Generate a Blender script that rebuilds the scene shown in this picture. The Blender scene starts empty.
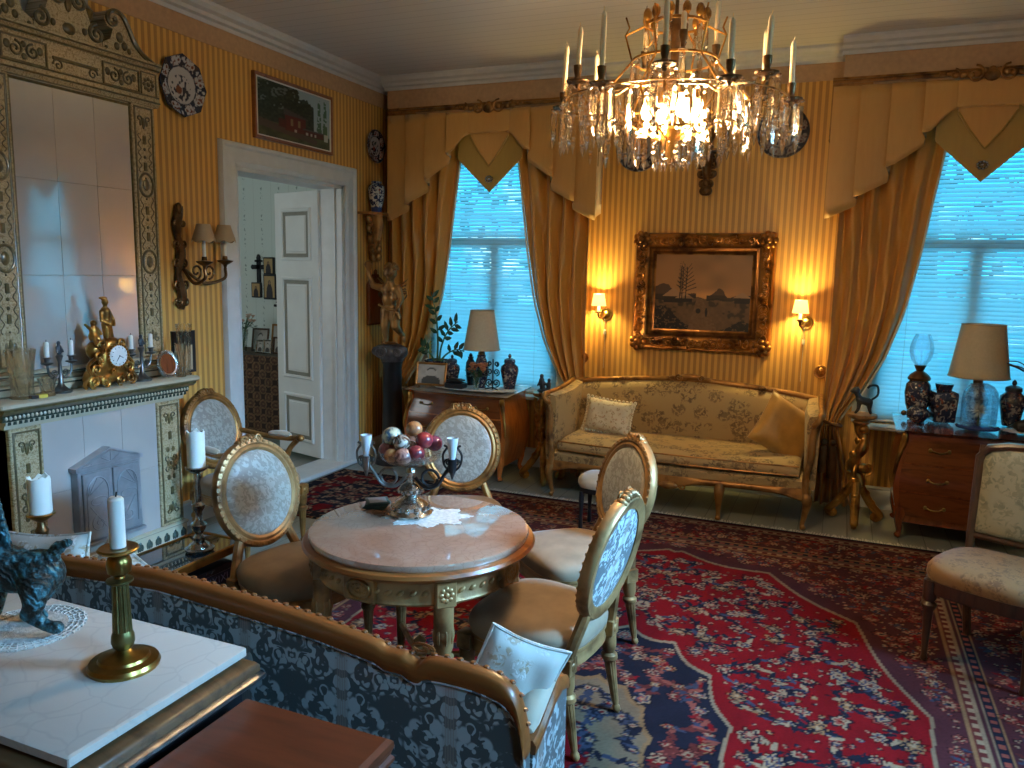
import bpy, bmesh, math, random
import numpy as np
from mathutils import Matrix, Vector
random.seed(7); rng = np.random.default_rng(7)
PI = math.pi; R = math.radians
sc = bpy.context.scene; COL = sc.collection
def S(a): return math.sin(a)
def Cc(a): return math.cos(a)

# ------------------------------------------------------------------ camera, world, daylight, exposure
XL, YB, ZC = -3.977, 6.465, 3.42          # left wall, back wall, ceiling
XR, YF = 2.05, -1.6                        # right wall, wall behind the camera
def make_camera():
    A, B, G, F = .3941, .1438, .0205, 781.1
    fw = Vector((-S(A)*Cc(B), Cc(A)*Cc(B), -S(B))); rt = Vector((Cc(A), S(A), 0)); up = rt.cross(fw)
    r = rt*Cc(G) + up*S(G); u = up*Cc(G) - rt*S(G)
    cd = bpy.data.cameras.new('camera'); cd.sensor_width = 36; cd.lens = F/1024*36; cd.clip_start = .02
    o = bpy.data.objects.new('camera', cd); COL.objects.link(o)
    o.matrix_world = Matrix(((r.x, u.x, -fw.x, 0), (r.y, u.y, -fw.y, 0), (r.z, u.z, -fw.z, 1.75), (0, 0, 0, 1)))
    sc.camera = o
make_camera()
wd = bpy.data.worlds.new('sky'); sc.world = wd; wd.use_nodes = True
bg = wd.node_tree.nodes['Background']; bg.inputs[1].default_value = 4.8
def sky_clouds():
    nt = wd.node_tree; tc = nt.nodes.new('ShaderNodeTexCoord'); n = nt.nodes.new('ShaderNodeTexNoise'); n.inputs['Scale'].default_value = 14; n.inputs['Detail'].default_value = 4
    r = nt.nodes.new('ShaderNodeValToRGB'); r.color_ramp.elements[0].position = .52; r.color_ramp.elements[0].color = (.022, .46, .70, 1); r.color_ramp.elements[1].position = .66; r.color_ramp.elements[1].color = (.55, .80, .85, 1)
    nt.links.new(tc.outputs['Generated'], n.inputs['Vector']); nt.links.new(n.outputs[0], r.inputs[0]); nt.links.new(r.outputs[0], bg.inputs[0])
sky_clouds()
def area(name, loc, rot, sx, sy, power, col, spread=PI):
    l = bpy.data.lights.new(name, 'AREA'); l.shape = 'RECTANGLE'; l.size = sx; l.size_y = sy; l.energy = power; l.color = col
    o = bpy.data.objects.new(name, l); o.location = loc; o.rotation_euler = rot; l.spread = spread; COL.objects.link(o); return o
# daylight falling through the two windows of the right wall
SKY = (.22, .56, 1.0)
for yy, pw in ((2.9, 560), (.4, 190)):
    area('daylight', (XR+1.5, yy, 3.40), (0, R(71), 0), 1.2, 1.7, pw, SKY, R(80))
sc.view_settings.view_transform = 'Standard'; sc.view_settings.look = 'None'
sc.view_settings.exposure = 0.0; sc.view_settings.gamma = 1; sc.view_settings.use_curve_mapping = False

# ------------------------------------------------------------------ mesh helpers
class MB:
    def __init__(s): s.v = []; s.f = []; s.M = None
    def add(s, vs, fs):
        o = len(s.v)
        if s.M is not None: vs = [s.M @ Vector(p) for p in vs]
        s.v += [(p[0], p[1], p[2]) for p in vs]; s.f += [tuple(i+o for i in f) for f in fs]; return s
    def skin(s, loops, closed=True, cap0=True, cap1=True, ring=False):
        n = len(loops[0]); vs = [p for l in loops for p in l]; fs = []; m = len(loops)
        for i in range(m if ring else m-1):
            a = i*n; b = ((i+1) % m)*n
            for j in range(n if closed else n-1):
                k = (j+1) % n; fs.append((a+j, a+k, b+k, b+j))
        if closed and not ring:
            if cap0: fs.append(tuple(range(n))[::-1])
            if cap1: fs.append(tuple(range((m-1)*n, m*n)))
        return s.add(vs, fs)
    def box(s, x0, x1, y0, y1, z0, z1, b=0):
        if b <= 0:
            return s.skin([[(x0,y0,z),(x1,y0,z),(x1,y1,z),(x0,y1,z)] for z in (z0, z1)])
        def lp(z, i): 
            c = b*.7
            X0, X1, Y0, Y1 = x0+i, x1-i, y0+i, y1-i
            return [(X0+c,Y0,z),(X1-c,Y0,z),(X1,Y0+c,z),(X1,Y1-c,z),(X1-c,Y1,z),(X0+c,Y1,z),(X0,Y1-c,z),(X0,Y0+c,z)]
        return s.skin([lp(z0, b), lp(z0+b, 0), lp(z1-b, 0), lp(z1, b)])
    def lathe(s, prof, n=16, c=(0,0,0), sx=1, sy=1):
        hollow = len(prof) > 3 and prof[0] == prof[-1]
        L = [[(c[0]+max(r,1e-4)*sx*Cc(2*PI*j/n), c[1]+max(r,1e-4)*sy*S(2*PI*j/n), c[2]+z) for j in range(n)] for r, z in (prof[:-1] if hollow else prof)]
        return s.skin(L, ring=hollow)
    def ell(s, c, r, n=10, m=7):
        return s.skin([[(c[0]+r[0]*S(a)*Cc(2*PI*j/n), c[1]+r[1]*S(a)*S(2*PI*j/n), c[2]-r[2]*Cc(a)) for j in range(n)]
                       for a in [max(.02, min(PI-.02, PI*i/m)) for i in range(m+1)]])
    def tube(s, pts, r, n=8, closed=False, flat=1.0, upv=(0,0,1)):
        P = [Vector(p) for p in pts]; m = len(P)
        rs = r if isinstance(r, (list, tuple)) else [r]*m
        loops = []; prev = None
        for i in range(m):
            t = (P[(i+1) % m]-P[i-1]) if closed else (P[min(i+1, m-1)]-P[max(i-1, 0)])
            if t.length < 1e-9: t = Vector((0,0,1))
            t.normalize()
            if prev is None:
                u = Vector(upv); 
                if abs(u.dot(t)) > .95: u = Vector((1,0,0)) if abs(t.x) < .9 else Vector((0,1,0))
                a = u.cross(t).normalized()
            else:
                a = prev-t*prev.dot(t)
                a = a.normalized() if a.length > 1e-6 else t.orthogonal().normalized()
            prev = a; b = t.cross(a)
            loops.append([tuple(P[i]+a*rs[i]*Cc(2*PI*j/n)+b*rs[i]*flat*S(2*PI*j/n)) for j in range(n)])
        return s.skin(loops, ring=closed)
    def prism(s, poly, d0, d1, fn):
        n = len(poly); vs = [fn(a, b, d0) for a, b in poly]+[fn(a, b, d1) for a, b in poly]
        fs = [tuple(range(n))[::-1], tuple(range(n, 2*n))]+[(i, (i+1) % n, n+(i+1) % n, n+i) for i in range(n)]
        return s.add(vs, fs)
    def grid(s, fn, nu, nv):
        vs = [fn(i/nu, j/nv) for j in range(nv+1) for i in range(nu+1)]
        fs = [(j*(nu+1)+i, j*(nu+1)+i+1, (j+1)*(nu+1)+i+1, (j+1)*(nu+1)+i) for j in range(nv) for i in range(nu)]
        return s.add(vs, fs)
    def rect_frame(s, w, h, prof, fn):
        """mitred rectangular moulding; prof = [(inset, height)]; fn(a,b,h)->3d"""
        loops = [[fn(-w/2+d, -h/2+d, e), fn(w/2-d, -h/2+d, e), fn(w/2-d, h/2-d, e), fn(-w/2+d, h/2-d, e)] for d, e in prof]
        return s.skin(loops, ring=True)
    def oval_frame(s, ra, rb, prof, fn, n=40, a0=0, a1=2*PI):
        full = abs(a1-a0-2*PI) < 1e-6
        k = n if full else n+1
        loops = [[fn((ra+d)*Cc(a0+(a1-a0)*j/n), (rb+d)*S(a0+(a1-a0)*j/n), e) for d, e in prof] for j in range(k)]
        return s.skin(loops, ring=full)
    def build(s, name, mat, parent=None, smooth=40, mods=None):
        me = bpy.data.meshes.new(name); me.from_pydata(s.v, [], s.f)
        bm = bmesh.new(); bm.from_mesh(me); bmesh.ops.recalc_face_normals(bm, faces=bm.faces); bm.to_mesh(me); bm.free()
        if smooth: me.shade_smooth(); me.set_sharp_from_angle(angle=R(smooth))
        me.materials.append(mat)
        o = bpy.data.objects.new(name, me); COL.objects.link(o)
        if parent is not None: o.parent = parent
        return o
def tag(o, label, cat, group=None):
    o['label'] = label; o['category'] = cat
    if group: o['group'] = group
    return o
def thing(name, label, cat, loc=(0,0,0), rotz=0, group=None):
    o = bpy.data.objects.new(name, None); o.empty_display_size = .1; COL.objects.link(o)
    o.location = loc; o.rotation_euler = (0, 0, rotz); return tag(o, label, cat, group)
def struct(o, label=None, cat=None):
    o['kind'] = 'structure'
    if label: o['label'] = label
    if cat: o['category'] = cat
    return o
def dup(root, loc=None, rotz=None, label=None, parent=None):
    r = root.copy(); COL.objects.link(r)
    if parent is not None: r.parent = parent
    if loc is not None: r.location = loc
    if rotz is not None: r.rotation_euler = (0, 0, rotz)
    if label: r['label'] = label
    for ch in list(root.children):
        c = ch.copy(); COL.objects.link(c); c.parent = r
        for g in ch.children:
            d = g.copy(); COL.objects.link(d); d.parent = c
    return r
def share(o, parent, loc=(0,0,0), rot=(0,0,0), scale=(1,1,1)):
    c = o.copy(); COL.objects.link(c); c.parent = parent; c.location = loc; c.rotation_euler = rot; c.scale = scale; return c
def at(o, loc, rot=(0,0,0)): o.location = loc; o.rotation_euler = rot; return o
def solid(o, t): m = o.modifiers.new('thick', 'SOLIDIFY'); m.thickness = t; m.offset = 0; return o
def figure(name, caps, mat, parent, voxel, smooth=4):
    """one continuous body grown from tapered limbs fused into a single surface"""
    mb = MB()
    for c in caps:
        if len(c) == 2: mb.ell(c[0], c[1] if isinstance(c[1], tuple) else (c[1],)*3, 14, 10)
        else:
            p, r0, q, r1 = c; P, Q = Vector(p), Vector(q)
            k = 6; pts = [P.lerp(Q, i/k) for i in range(k+1)]; rs = [r0+(r1-r0)*i/k for i in range(k+1)]
            mb.tube(pts, rs, 12); mb.ell(p, (r0,)*3, 12, 8); mb.ell(q, (r1,)*3, 12, 8)
    o = mb.build(name, mat, parent, smooth=None)
    m = o.modifiers.new('fuse', 'REMESH'); m.mode = 'VOXEL'; m.voxel_size = voxel; m.use_smooth_shade = True
    if smooth:
        s = o.modifiers.new('soft', 'SMOOTH'); s.iterations = smooth; s.factor = .5
    return o
def spiral(cx, cy, r0, r1, a0, turns, n=28):
    return [(cx+(r0+(r1-r0)*i/n)*Cc(a0+turns*2*PI*i/n), cy+(r0+(r1-r0)*i/n)*S(a0+turns*2*PI*i/n)) for i in range(n+1)]
def curve(pts, n=8):
    """Catmull-Rom through points"""
    P = [Vector(p) for p in pts]; P = [P[0]*2-P[1]]+P+[P[-1]*2-P[-2]]; out = []
    for i in range(1, len(P)-2):
        for k in range(n):
            t = k/n; a, b, c, d = P[i-1], P[i], P[i+1], P[i+2]
            out.append(.5*((2*b)+(c-a)*t+(2*a-5*b+4*c-d)*t*t+(3*b-a-3*c+d)*t**3))
    out.append(P[-2]); return out
FXZ = lambda y, s=1: (lambda a, b, e: (a, y-s*e, b))       # plane facing -Y (depth e towards the viewer)
def FYZ(x): return lambda a, b, e: (x+e, a, b)             # plane facing +X

# ------------------------------------------------------------------ material helpers
class NT:
    def __init__(s, name):
        s.mat = bpy.data.materials.new(name); s.mat.use_nodes = True; s.t = s.mat.node_tree
        s.b = s.t.nodes['Principled BSDF']; s._co = None
    def n(s, typ, attrs=None, out=0, **inp):
        nd = s.t.nodes.new('ShaderNode'+typ)
        for k, v in (attrs or {}).items(): setattr(nd, k, v)
        for k, v in inp.items():
            key = int(k[1:]) if k[0] == 'i' and k[1:].isdigit() else k.replace('_', ' ')
            s.put(nd.inputs[key], v)
        return nd.outputs[out]
    def put(s, sock, v):
        if isinstance(v, bpy.types.NodeSocket): s.t.links.new(v, sock)
        else:
            if isinstance(v, tuple) and len(v) == 3 and sock.type == 'RGBA': v = v+(1,)
            sock.default_value = v
    def co(s):
        if s._co is None: s._co = s.n('TexCoord', out=3)
        return s._co
    def xyz(s, v=None):
        nd = s.t.nodes.new('ShaderNodeSeparateXYZ'); s.t.links.new(v or s.co(), nd.inputs[0]); return nd.outputs
    def vec(s, x, y, z): return s.n('CombineXYZ', i0=x, i1=y, i2=z)
    def m(s, op, a, b=0.0, c=0.0, clamp=False): return s.n('Math', {'operation': op, 'use_clamp': clamp}, i0=a, i1=b, i2=c)
    def mix(s, f, a, b, mode='MIX'):
        nd = s.t.nodes.new('ShaderNodeMix'); nd.data_type = 'RGBA'; nd.blend_type = mode
        s.put(nd.inputs[0], f); s.put(nd.inputs[6], a); s.put(nd.inputs[7], b); return nd.outputs[2]
    def ramp(s, f, stops, interp='LINEAR'):
        nd = s.t.nodes.new('ShaderNodeValToRGB'); cr = nd.color_ramp; cr.interpolation = interp
        while len(cr.elements) < len(stops): cr.elements.new(.5)
        for e, (p, c) in zip(cr.elements, stops): e.position = p; e.color = (c+(1,)) if len(c) == 3 else c
        s.put(nd.inputs[0], f); return nd.outputs[0]
    def noise(s, scale, detail=3, v=None, rough=.5, dist=0, out=0):
        return s.n('TexNoise', out=out, Vector=v or s.co(), Scale=scale, Detail=detail, Roughness=rough, Distortion=dist)
    def vor(s, scale, v=None, feature='F1', out=0, rand=1.0):
        return s.n('TexVoronoi', {'feature': feature}, out=out, Vector=v or s.co(), Scale=scale, Randomness=rand)
    def step(s, v, a, b): 
        nd = s.t.nodes.new('ShaderNodeMapRange'); nd.interpolation_type = 'SMOOTHSTEP'; s.put(nd.inputs[0], v)
        nd.inputs[1].default_value = a; nd.inputs[2].default_value = b; return nd.outputs[0]
    def bump(s, h, strength=.3, dist=.01):
        nd = s.n('Bump', Height=h, Strength=strength, Distance=dist); s.put(s.b.inputs['Normal'], nd); return s
    def set(s, col=None, rough=None, metal=None, **kw):
        if col is not None: s.put(s.b.inputs['Base Color'], col)
        if rough is not None: s.put(s.b.inputs['Roughness'], rough)
        if metal is not None: s.put(s.b.inputs['Metallic'], metal)
        for k, v in kw.items(): s.put(s.b.inputs[k.replace('_', ' ')], v)
        return s
def plain(name, col, rough=.5, metal=0, var=.25, nscale=12, bump=0, bscale=60, **kw):
    t = NT(name); dk = tuple(c*(1-var) for c in col); lt = tuple(min(1, c*(1+var*.6)) for c in col)
    t.set(t.ramp(t.noise(nscale), [(.3, dk), (.7, lt)]), rough, metal, **kw)
    if bump: t.bump(t.noise(bscale), bump, .005)
    return t.mat
def painted(name, rough=.5, **kw):
    t = NT(name); t.set(t.n('Attribute', {'attribute_name': 'paint'}), rough, **kw); return t.mat
def wood(name, dark, light, rough=.25, axis='x', scale=1.0, coat=.3):
    t = NT(name); x = t.xyz(); st = {'x': (1.5, 14, 14), 'y': (14, 1.5, 14), 'z': (14, 14, 1.5)}[axis]
    v = t.vec(*[t.m('MULTIPLY', x[i], st[i]*scale) for i in range(3)])
    t.set(t.ramp(t.noise(1.6, 5, v, .6, .8), [(.25, dark), (.55, light), (.8, tuple(c*.75 for c in light))]), rough, Coat_Weight=coat, Coat_Roughness=.1)
    return t.mat
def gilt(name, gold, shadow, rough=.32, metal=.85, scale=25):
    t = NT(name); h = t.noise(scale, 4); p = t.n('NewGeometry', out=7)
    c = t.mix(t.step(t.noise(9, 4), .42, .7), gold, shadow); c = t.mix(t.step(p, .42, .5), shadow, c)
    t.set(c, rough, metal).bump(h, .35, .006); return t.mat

# ------------------------------------------------------------------ materials
def wallpaper(name, axis):
    t = NT(name); x = t.xyz(); s = t.m('MULTIPLY', x[axis], 2*PI/.048)
    w = t.m('SINE', s); w2 = t.m('SINE', t.m('MULTIPLY', s, 3.0))
    f = t.step(t.m('ADD', w, t.m('MULTIPLY', w2, .25)), -.45, .45)
    grain = t.noise(160, 2, t.vec(x[0], x[1], t.m('MULTIPLY', x[2], .06)))
    c = t.mix(f, (.42, .185, .040), (.70, .375, .080)); c = t.mix(t.m('MULTIPLY', grain, .22), c, (.85, .56, .22))
    t.set(c, .42, Specular_IOR_Level=.35).bump(f, .12, .002); return t.mat
M = {}
M['paperX'] = wallpaper('striped_wallpaper_back', 0); M['paperY'] = wallpaper('striped_wallpaper_left', 1)
M['border'] = plain('tan_border_paper', (.50, .30, .16), .6, var=.12, nscale=30)
def ceil_mat():
    t = NT('painted_ceiling_boards'); x = t.xyz(); s = t.m('FRACT', t.m('MULTIPLY', x[1], 1/.11))
    g = t.step(t.m('ABSOLUTE', t.m('SUBTRACT', s, .5)), .44, .49)
    t.set(t.mix(g, (.62, .58, .55), (.46, .42, .40)), .45).bump(t.m('SUBTRACT', 1.0, g), .25, .003); return t.mat
M['ceil'] = ceil_mat()
M['cornice'] = plain('cornice_paint', (.60, .58, .56), .45, var=.06)
M['cornice_dark'] = plain('shaded_cornice_paint', (.24, .21, .16), .45, var=.1)  # cornice paint darkened as if in shade, not another paint; unused
M['white'] = plain('white_gloss_paint', (.72, .73, .71), .3, var=.05, nscale=5)
M['offwhite'] = plain('grey_white_paint', (.62, .63, .61), .35, var=.06)
M['taupe'] = plain('taupe_moulding_paint', (.24, .23, .19), .4, var=.1)
def floor_mat():
    t = NT('grey_green_floor_paint'); x = t.xyz(); s = t.m('FRACT', t.m('MULTIPLY', x[0], 1/.16))
    g = t.step(t.m('ABSOLUTE', t.m('SUBTRACT', s, .5)), .47, .495)
    n = t.noise(3, 5); c = t.mix(n, (.15, .155, .125), (.26, .26, .21))
    t.set(t.mix(g, c, (.05, .05, .04)), .28).bump(t.m('SUBTRACT', 1.0, g), .4, .003); return t.mat
M['floor'] = floor_mat()
def hall_paper():
    t = NT('pale_sprigged_wallpaper'); x = t.xyz(); s = t.m('FRACT', t.m('MULTIPLY', t.m('ADD', x[0], x[1]), 1/.24))
    v = t.vec(t.m('MULTIPLY', s, .24), 0.0, x[2]); d = t.step(t.m('ABSOLUTE', t.m('SUBTRACT', s, .5)), .09, .02)
    leaf = t.m('MULTIPLY', d, t.step(t.noise(38, 3, v), .54, .6)); ln = t.step(t.m('ABSOLUTE', t.m('SUBTRACT', s, .05)), .02, .01)
    c = t.mix(leaf, (.62, .66, .60), (.26, .31, .27)); c = t.mix(t.m('MULTIPLY', ln, .5), c, (.45, .48, .42)); t.set(c, .6); return t.mat
M['hall'] = hall_paper()
M['gold'] = gilt('antique_gilding', (.52, .245, .052), (.13, .05, .012))
M['gold_dull'] = gilt('worn_gilt_wood', (.37, .17, .045), (.10, .04, .012), .40, .55)
M['gold_frame'] = gilt('picture_frame_gilding', (.46, .19, .04), (.08, .028, .008), .3, .8, 40)
M['champagne'] = gilt('champagne_gilt_wood', (.42, .225, .085), (.13, .06, .02), .42, .45)
M['brass'] = plain('aged_brass', (.36, .22, .06), .30, 1, var=.35, nscale=20)
M['brass_green'] = plain('greenish_brass', (.20, .165, .06), .38, .9, var=.4, nscale=30)
M['bronze'] = plain('dark_bronze', (.16, .085, .035), .35, .85, var=.5, nscale=20)
M['silver'] = plain('tarnished_silver', (.50, .48, .44), .22, 1, var=.4, nscale=35, bump=.4, bscale=90)
M['pewter'] = plain('darkened_pewter', (.20, .19, .18), .35, .9, var=.4, nscale=30)
M['iron'] = plain('blackened_iron', (.018, .018, .02), .4, .5, var=.3)
M['black'] = plain('black_lacquer', (.012, .011, .012), .3, var=.3)
M['dark_fig'] = plain('dark_patinated_figure', (.03, .035, .045), .35, .2, var=.4, nscale=25)
M['candle_ivory'] = plain('ivory_wax', (.82, .66, .42), .4, var=.03, Subsurface_Weight=.25, Subsurface_Radius=(.02, .015, .01))
M['candle'] = plain('white_wax', (.80, .78, .70), .4, var=.03, Subsurface_Weight=.25, Subsurface_Radius=(.02, .02, .015))
M['wick'] = plain('burnt_wick', (.02, .018, .015), .8)
M['mahogany'] = wood('polished_mahogany', (.07, .016, .006), (.22, .052, .013), .16, 'z', 1.0, .6)
M['mahogany_x'] = wood('polished_mahogany_along', (.055, .014, .005), (.17, .045, .012), .15, 'x', 1.0, .6)
M['orangewood'] = wood('orange_veneer', (.26, .062, .012), (.52, .155, .03), .2, 'z', .7, .5)
M['redwood'] = wood('red_brown_table_top', (.075, .018, .008), (.15, .036, .014), .3, 'x', .8, .25)
M['darkwood'] = wood('dark_walnut', (.030, .014, .008), (.085, .038, .018), .3, 'z', 1.2, .3)
M['oldwood'] = wood('dull_old_wood', (.05, .022, .009), (.14, .068, .027), .4, 'x', 1.0, .1)
M['railwood'] = wood('amber_show_wood', (.15, .042, .009), (.29, .088, .019), .34, 'x', 1.0, .15)
def marble(name, a, b, c, rough=.08, scale=3.0):
    t = NT(name); w = t.noise(scale, 6, None, .6, 1.2); v = t.vor(scale*9, t.n('VectorMath', {'operation': 'ADD'}, i0=t.co(), i1=t.n('VectorMath', {'operation': 'SCALE'}, i0=t.noise(6, 3, out=1), Scale=.12)), 'DISTANCE_TO_EDGE')
    col = t.mix(t.step(w, .35, .65), a, b); col = t.mix(t.m('MULTIPLY', t.step(v, .06, .0), .35), col, c); t.set(col, rough, IOR=(1.5 if 'white' in name else 2.2), Coat_Weight=.3, Coat_Roughness=.03); return t.mat
M['marble_pink'] = marble('pink_marble', (.34, .175, .11), (.41, .245, .17), (.22, .10, .06), .05)
M['marble_white'] = marble('white_marble', (.56, .49, .42), (.64, .575, .50), (.44, .39, .34), .18, 1.2)
M['marble_tan'] = marble('mottled_tan_marble', (.42, .30, .22), (.52, .40, .30), (.28, .18, .12), .15)
def damask(name, ground, figure_, stripe, per=.30, rough=.45, sw=.11, scale=1.0, stripes=True):
    t = NT(name); x = t.xyz(); u = t.m('ADD', x[0], x[1]); fr = t.m('FRACT', t.m('ADD', t.m('MULTIPLY', u, 1/per), .5))
    mu = t.m('ABSOLUTE', t.m('SUBTRACT', fr, .5)); v = t.vec(t.m('MULTIPLY', mu, per), t.m('MULTIPLY', x[2], .9), 0.0)
    a = t.noise(26*scale, 1.5, v, .4, 1.6); b = t.vor(34*scale, v)
    f = t.m('MULTIPLY', t.step(a, .47, .51), t.step(b, .78, .55)); f = t.m('MAXIMUM', f, t.m('MULTIPLY', t.step(b, .22, .16), .9))
    c = t.mix(f, ground, figure_)
    if stripes:
        sm = t.step(mu, sw*.5+.025, sw*.5-.025); thr = t.m('ADD', .55, t.m('MULTIPLY', t.m('SINE', t.m('MULTIPLY', u, 900.)), .2))
        c = t.mix(t.m('MULTIPLY', sm, thr), c, stripe)
    weave = t.n('TexWave', Vector=t.co(), Scale=220.0, Distortion=1.0)
    r = t.m('SUBTRACT', rough+.12, t.m('MULTIPLY', f, .2))
    t.set(c, r, Sheen_Weight=.3, Sheen_Roughness=.4).bump(t.m('ADD', t.m('MULTIPLY', weave, .1), f), .25, .002); return t.mat
M['damask'] = damask('silver_blue_damask', (.085, .095, .09), (.46, .51, .50), (.34, .27, .22), .30)
M['damask_chair'] = damask('pale_damask_stripe', (.23, .205, .17), (.33, .31, .26), (.42, .31, .22), .46, sw=.16, scale=1.3)
M['velvet'] = plain('beige_velvet', (.27, .18, .11), .8, var=.22, nscale=9, Sheen_Weight=.15, Sheen_Roughness=.3)
M['armpad'] = plain('cream_velvet', (.52, .42, .30), .7, var=.15, Sheen_Weight=.5)
def sprig(name, base, a, b, scale=14.0, cover=.33):
    t = NT(name); w = t.n('VectorMath', {'operation': 'ADD'}, i0=t.co(), i1=t.n('VectorMath', {'operation': 'SCALE'}, i0=t.noise(22, 2, out=1), Scale=.05))
    d = t.vor(scale, w); p = t.noise(scale*4.2, 2, None, .5, 1.0)
    f = t.m('MULTIPLY', t.step(d, cover+.12, cover-.05), t.step(p, .46, .53)); g = t.step(t.noise(scale*1.7, 2), .45, .55)
    col = t.mix(t.m('MULTIPLY', f, .9), base, t.mix(g, a, b)); th = t.noise(300, 1)
    t.set(t.mix(t.m('MULTIPLY', th, .06), col, (.9, .75, .5)), .65, Sheen_Weight=.1).bump(f, .2, .002); return t.mat
M['brocade'] = sprig('cream_floral_brocade', (.36, .225, .085), (.10, .05, .014), (.16, .09, .03), 9, .48)
M['pillow_floral'] = sprig('pale_floral_cushion', (.64, .55, .38), (.30, .22, .10), (.42, .20, .10), 34, .38)
M['pillow_gold'] = plain('gold_silk_cushion', (.42, .20, .03), .45, var=.25, nscale=10, Sheen_Weight=.4)
M['pillow_silver'] = sprig('silver_brocade_cushion', (.56, .54, .48), (.78, .78, .74), (.40, .28, .16), 16, .42)
M['brocade_tan'] = sprig('tan_cut_velvet', (.27, .135, .045), (.13, .055, .016), (.19, .09, .03), 15, .5)
M['tapestry'] = sprig('grey_green_tapestry', (.33, .29, .19), (.16, .16, .10), (.22, .20, .12), 9, .5)
def curtain(name, a, b):
    t = NT(name); x = t.xyz(); g = t.noise(40, 3, t.vec(x[0], x[1], t.m('MULTIPLY', x[2], .15)))
    t.set(t.mix(g, a, b), .42, Sheen_Weight=.3, Specular_IOR_Level=.5).bump(t.noise(180, 2), .05, .002); return t.mat
M['curtain'] = curtain('gold_silk_curtain', (.52, .23, .032), (.66, .315, .055))
M['valance'] = curtain('ochre_silk_valance', (.60, .295, .07), (.68, .355, .095))
M['pendant'] = curtain('olive_silk_pendant', (.42, .245, .045), (.50, .30, .06))
M['sheer'] = plain('pale_curtain_lining', (.70, .66, .52), .5, var=.05)
M['tassel'] = plain('brown_cord_tassel', (.20, .09, .03), .7, var=.3)
def slat_mat():
    t = NT('white_blind_slat'); nt = t.t; out = nt.nodes['Material Output']
    d = t.n('BsdfDiffuse', Color=(.80, .86, .88)); tr = t.n('BsdfTranslucent', Color=(.75, .90, .95))
    mx = t.n('MixShader', Fac=.75, i1=d, i2=tr); nt.links.new(mx, out.inputs[0]); return t.mat
M['slat'] = slat_mat()
def glass(name, tint=(1,1,1), clear=.6, rough=.02):
    t = NT(name); nt = t.t; out = nt.nodes['Material Output']
    tr = t.n('BsdfTransparent', Color=tint); gl = t.n('BsdfGlass', Color=tint, Roughness=rough, IOR=1.5)
    mx = t.n('MixShader', Fac=1-clear, i1=tr, i2=gl); nt.links.new(mx, out.inputs[0]); return t.mat
M['glass'] = glass('clear_glass', (.96, .98, .97), .55); M['crystal'] = glass('cut_crystal', (1, .97, .92), .45)
def pane():
    t = NT('window_pane'); nt = t.t; out = nt.nodes['Material Output']
    mx = t.n('MixShader', Fac=t.m('MULTIPLY', t.n('Fresnel', IOR=1.45), .8), i1=t.n('BsdfTransparent', Color=(.95, .98, 1)), i2=t.n('BsdfGlossy', Color=(1, 1, 1), Roughness=.02))
    nt.links.new(mx, out.inputs[0]); return t.mat
M['pane'] = pane()
M['frosted'] = plain('frosted_white_glass', (.78, .80, .80), .3, var=.05, Transmission_Weight=.35)
def porcelain(name, white=(.55, .55, .54), blue=(.025, .035, .10), rust=(.30, .07, .03), scale=22, dens=.5):
    t = NT(name); a = t.noise(scale, 3, None, .6, 1.5); v = t.vor(scale*1.1); b = t.noise(scale*.6, 3)
    c = t.mix(t.step(a, dens-.04, dens+.03), white, blue); c = t.mix(t.m('MULTIPLY', t.step(v, .28, .18), t.step(b, .45, .55)), c, rust)
    t.set(c, .12, Coat_Weight=.4); return t.mat
M['imari'] = porcelain('imari_porcelain'); M['imari_dark'] = porcelain('dark_imari_porcelain', (.34, .30, .27), (.02, .022, .05), (.22, .06, .03), 26, .42)
M['imari_tile'] = porcelain('blue_white_tile_porcelain', (.50, .48, .45), (.05, .05, .08), (.20, .09, .06), 48, .47)
M['blueband'] = plain('cobalt_band', (.03, .06, .22), .15, var=.2)
M['shade'] = plain('linen_lampshade', (.50, .42, .29), .8, var=.06, nscale=60, Transmission_Weight=.0)
M['shade_tan'] = plain('parchment_shade', (.42, .30, .18), .7, var=.1)
def shade_lit(name):
    t = NT(name); nt = t.t; out = nt.nodes['Material Output']
    mx = t.n('MixShader', Fac=.6, i1=t.n('BsdfDiffuse', Color=(.85, .72, .40)), i2=t.n('BsdfTranslucent', Color=(.95, .80, .42)))
    em = t.n('Emission', Color=(1, .88, .45), Strength=.55); nt.links.new(t.n('AddShader', i0=mx, i1=em), out.inputs[0]); return t.mat
def emit(name, col, st):
    t = NT(name); t.set((.9, .85, .7), .5, Emission_Color=col, Emission_Strength=st); return t.mat
M['bulb'] = emit('lit_bulb', (1, .72, .36), 60); M['lit_shade'] = shade_lit('lit_silk_shade'); M['lit_sleeve'] = emit('lit_candle_sleeve', (1, .74, .36), 1.1)
M['ivory'] = plain('glazed_ivory_tile', (.50, .42, .29), .18, var=.06, nscale=6, Coat_Weight=.5, Coat_Roughness=.05)
def ornate():
    t = NT('ivory_glaze_with_olive_scrolls'); x = t.xyz(); u = t.m('ADD', t.m('ABSOLUTE', t.m('SUBTRACT', t.m('FRACT', t.m('MULTIPLY', x[1], 6.0)), .5)), 0.0)
    v = t.vec(t.m('MULTIPLY', u, .17), x[2], 0.0); a = t.noise(46, 2, v, .5, 2.2); ln = t.step(t.m('ABSOLUTE', t.m('SUBTRACT', a, .5)), .055, .02); b = t.step(t.noise(70, 2, v), .56, .62)
    c = t.mix(t.m('MULTIPLY', t.m('MAXIMUM', ln, b), .6), (.50, .39, .23), (.15, .095, .03)); t.set(c, .2, Coat_Weight=.4).bump(ln, .2, .002); return t.mat
M['ornate'] = ornate()
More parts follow.
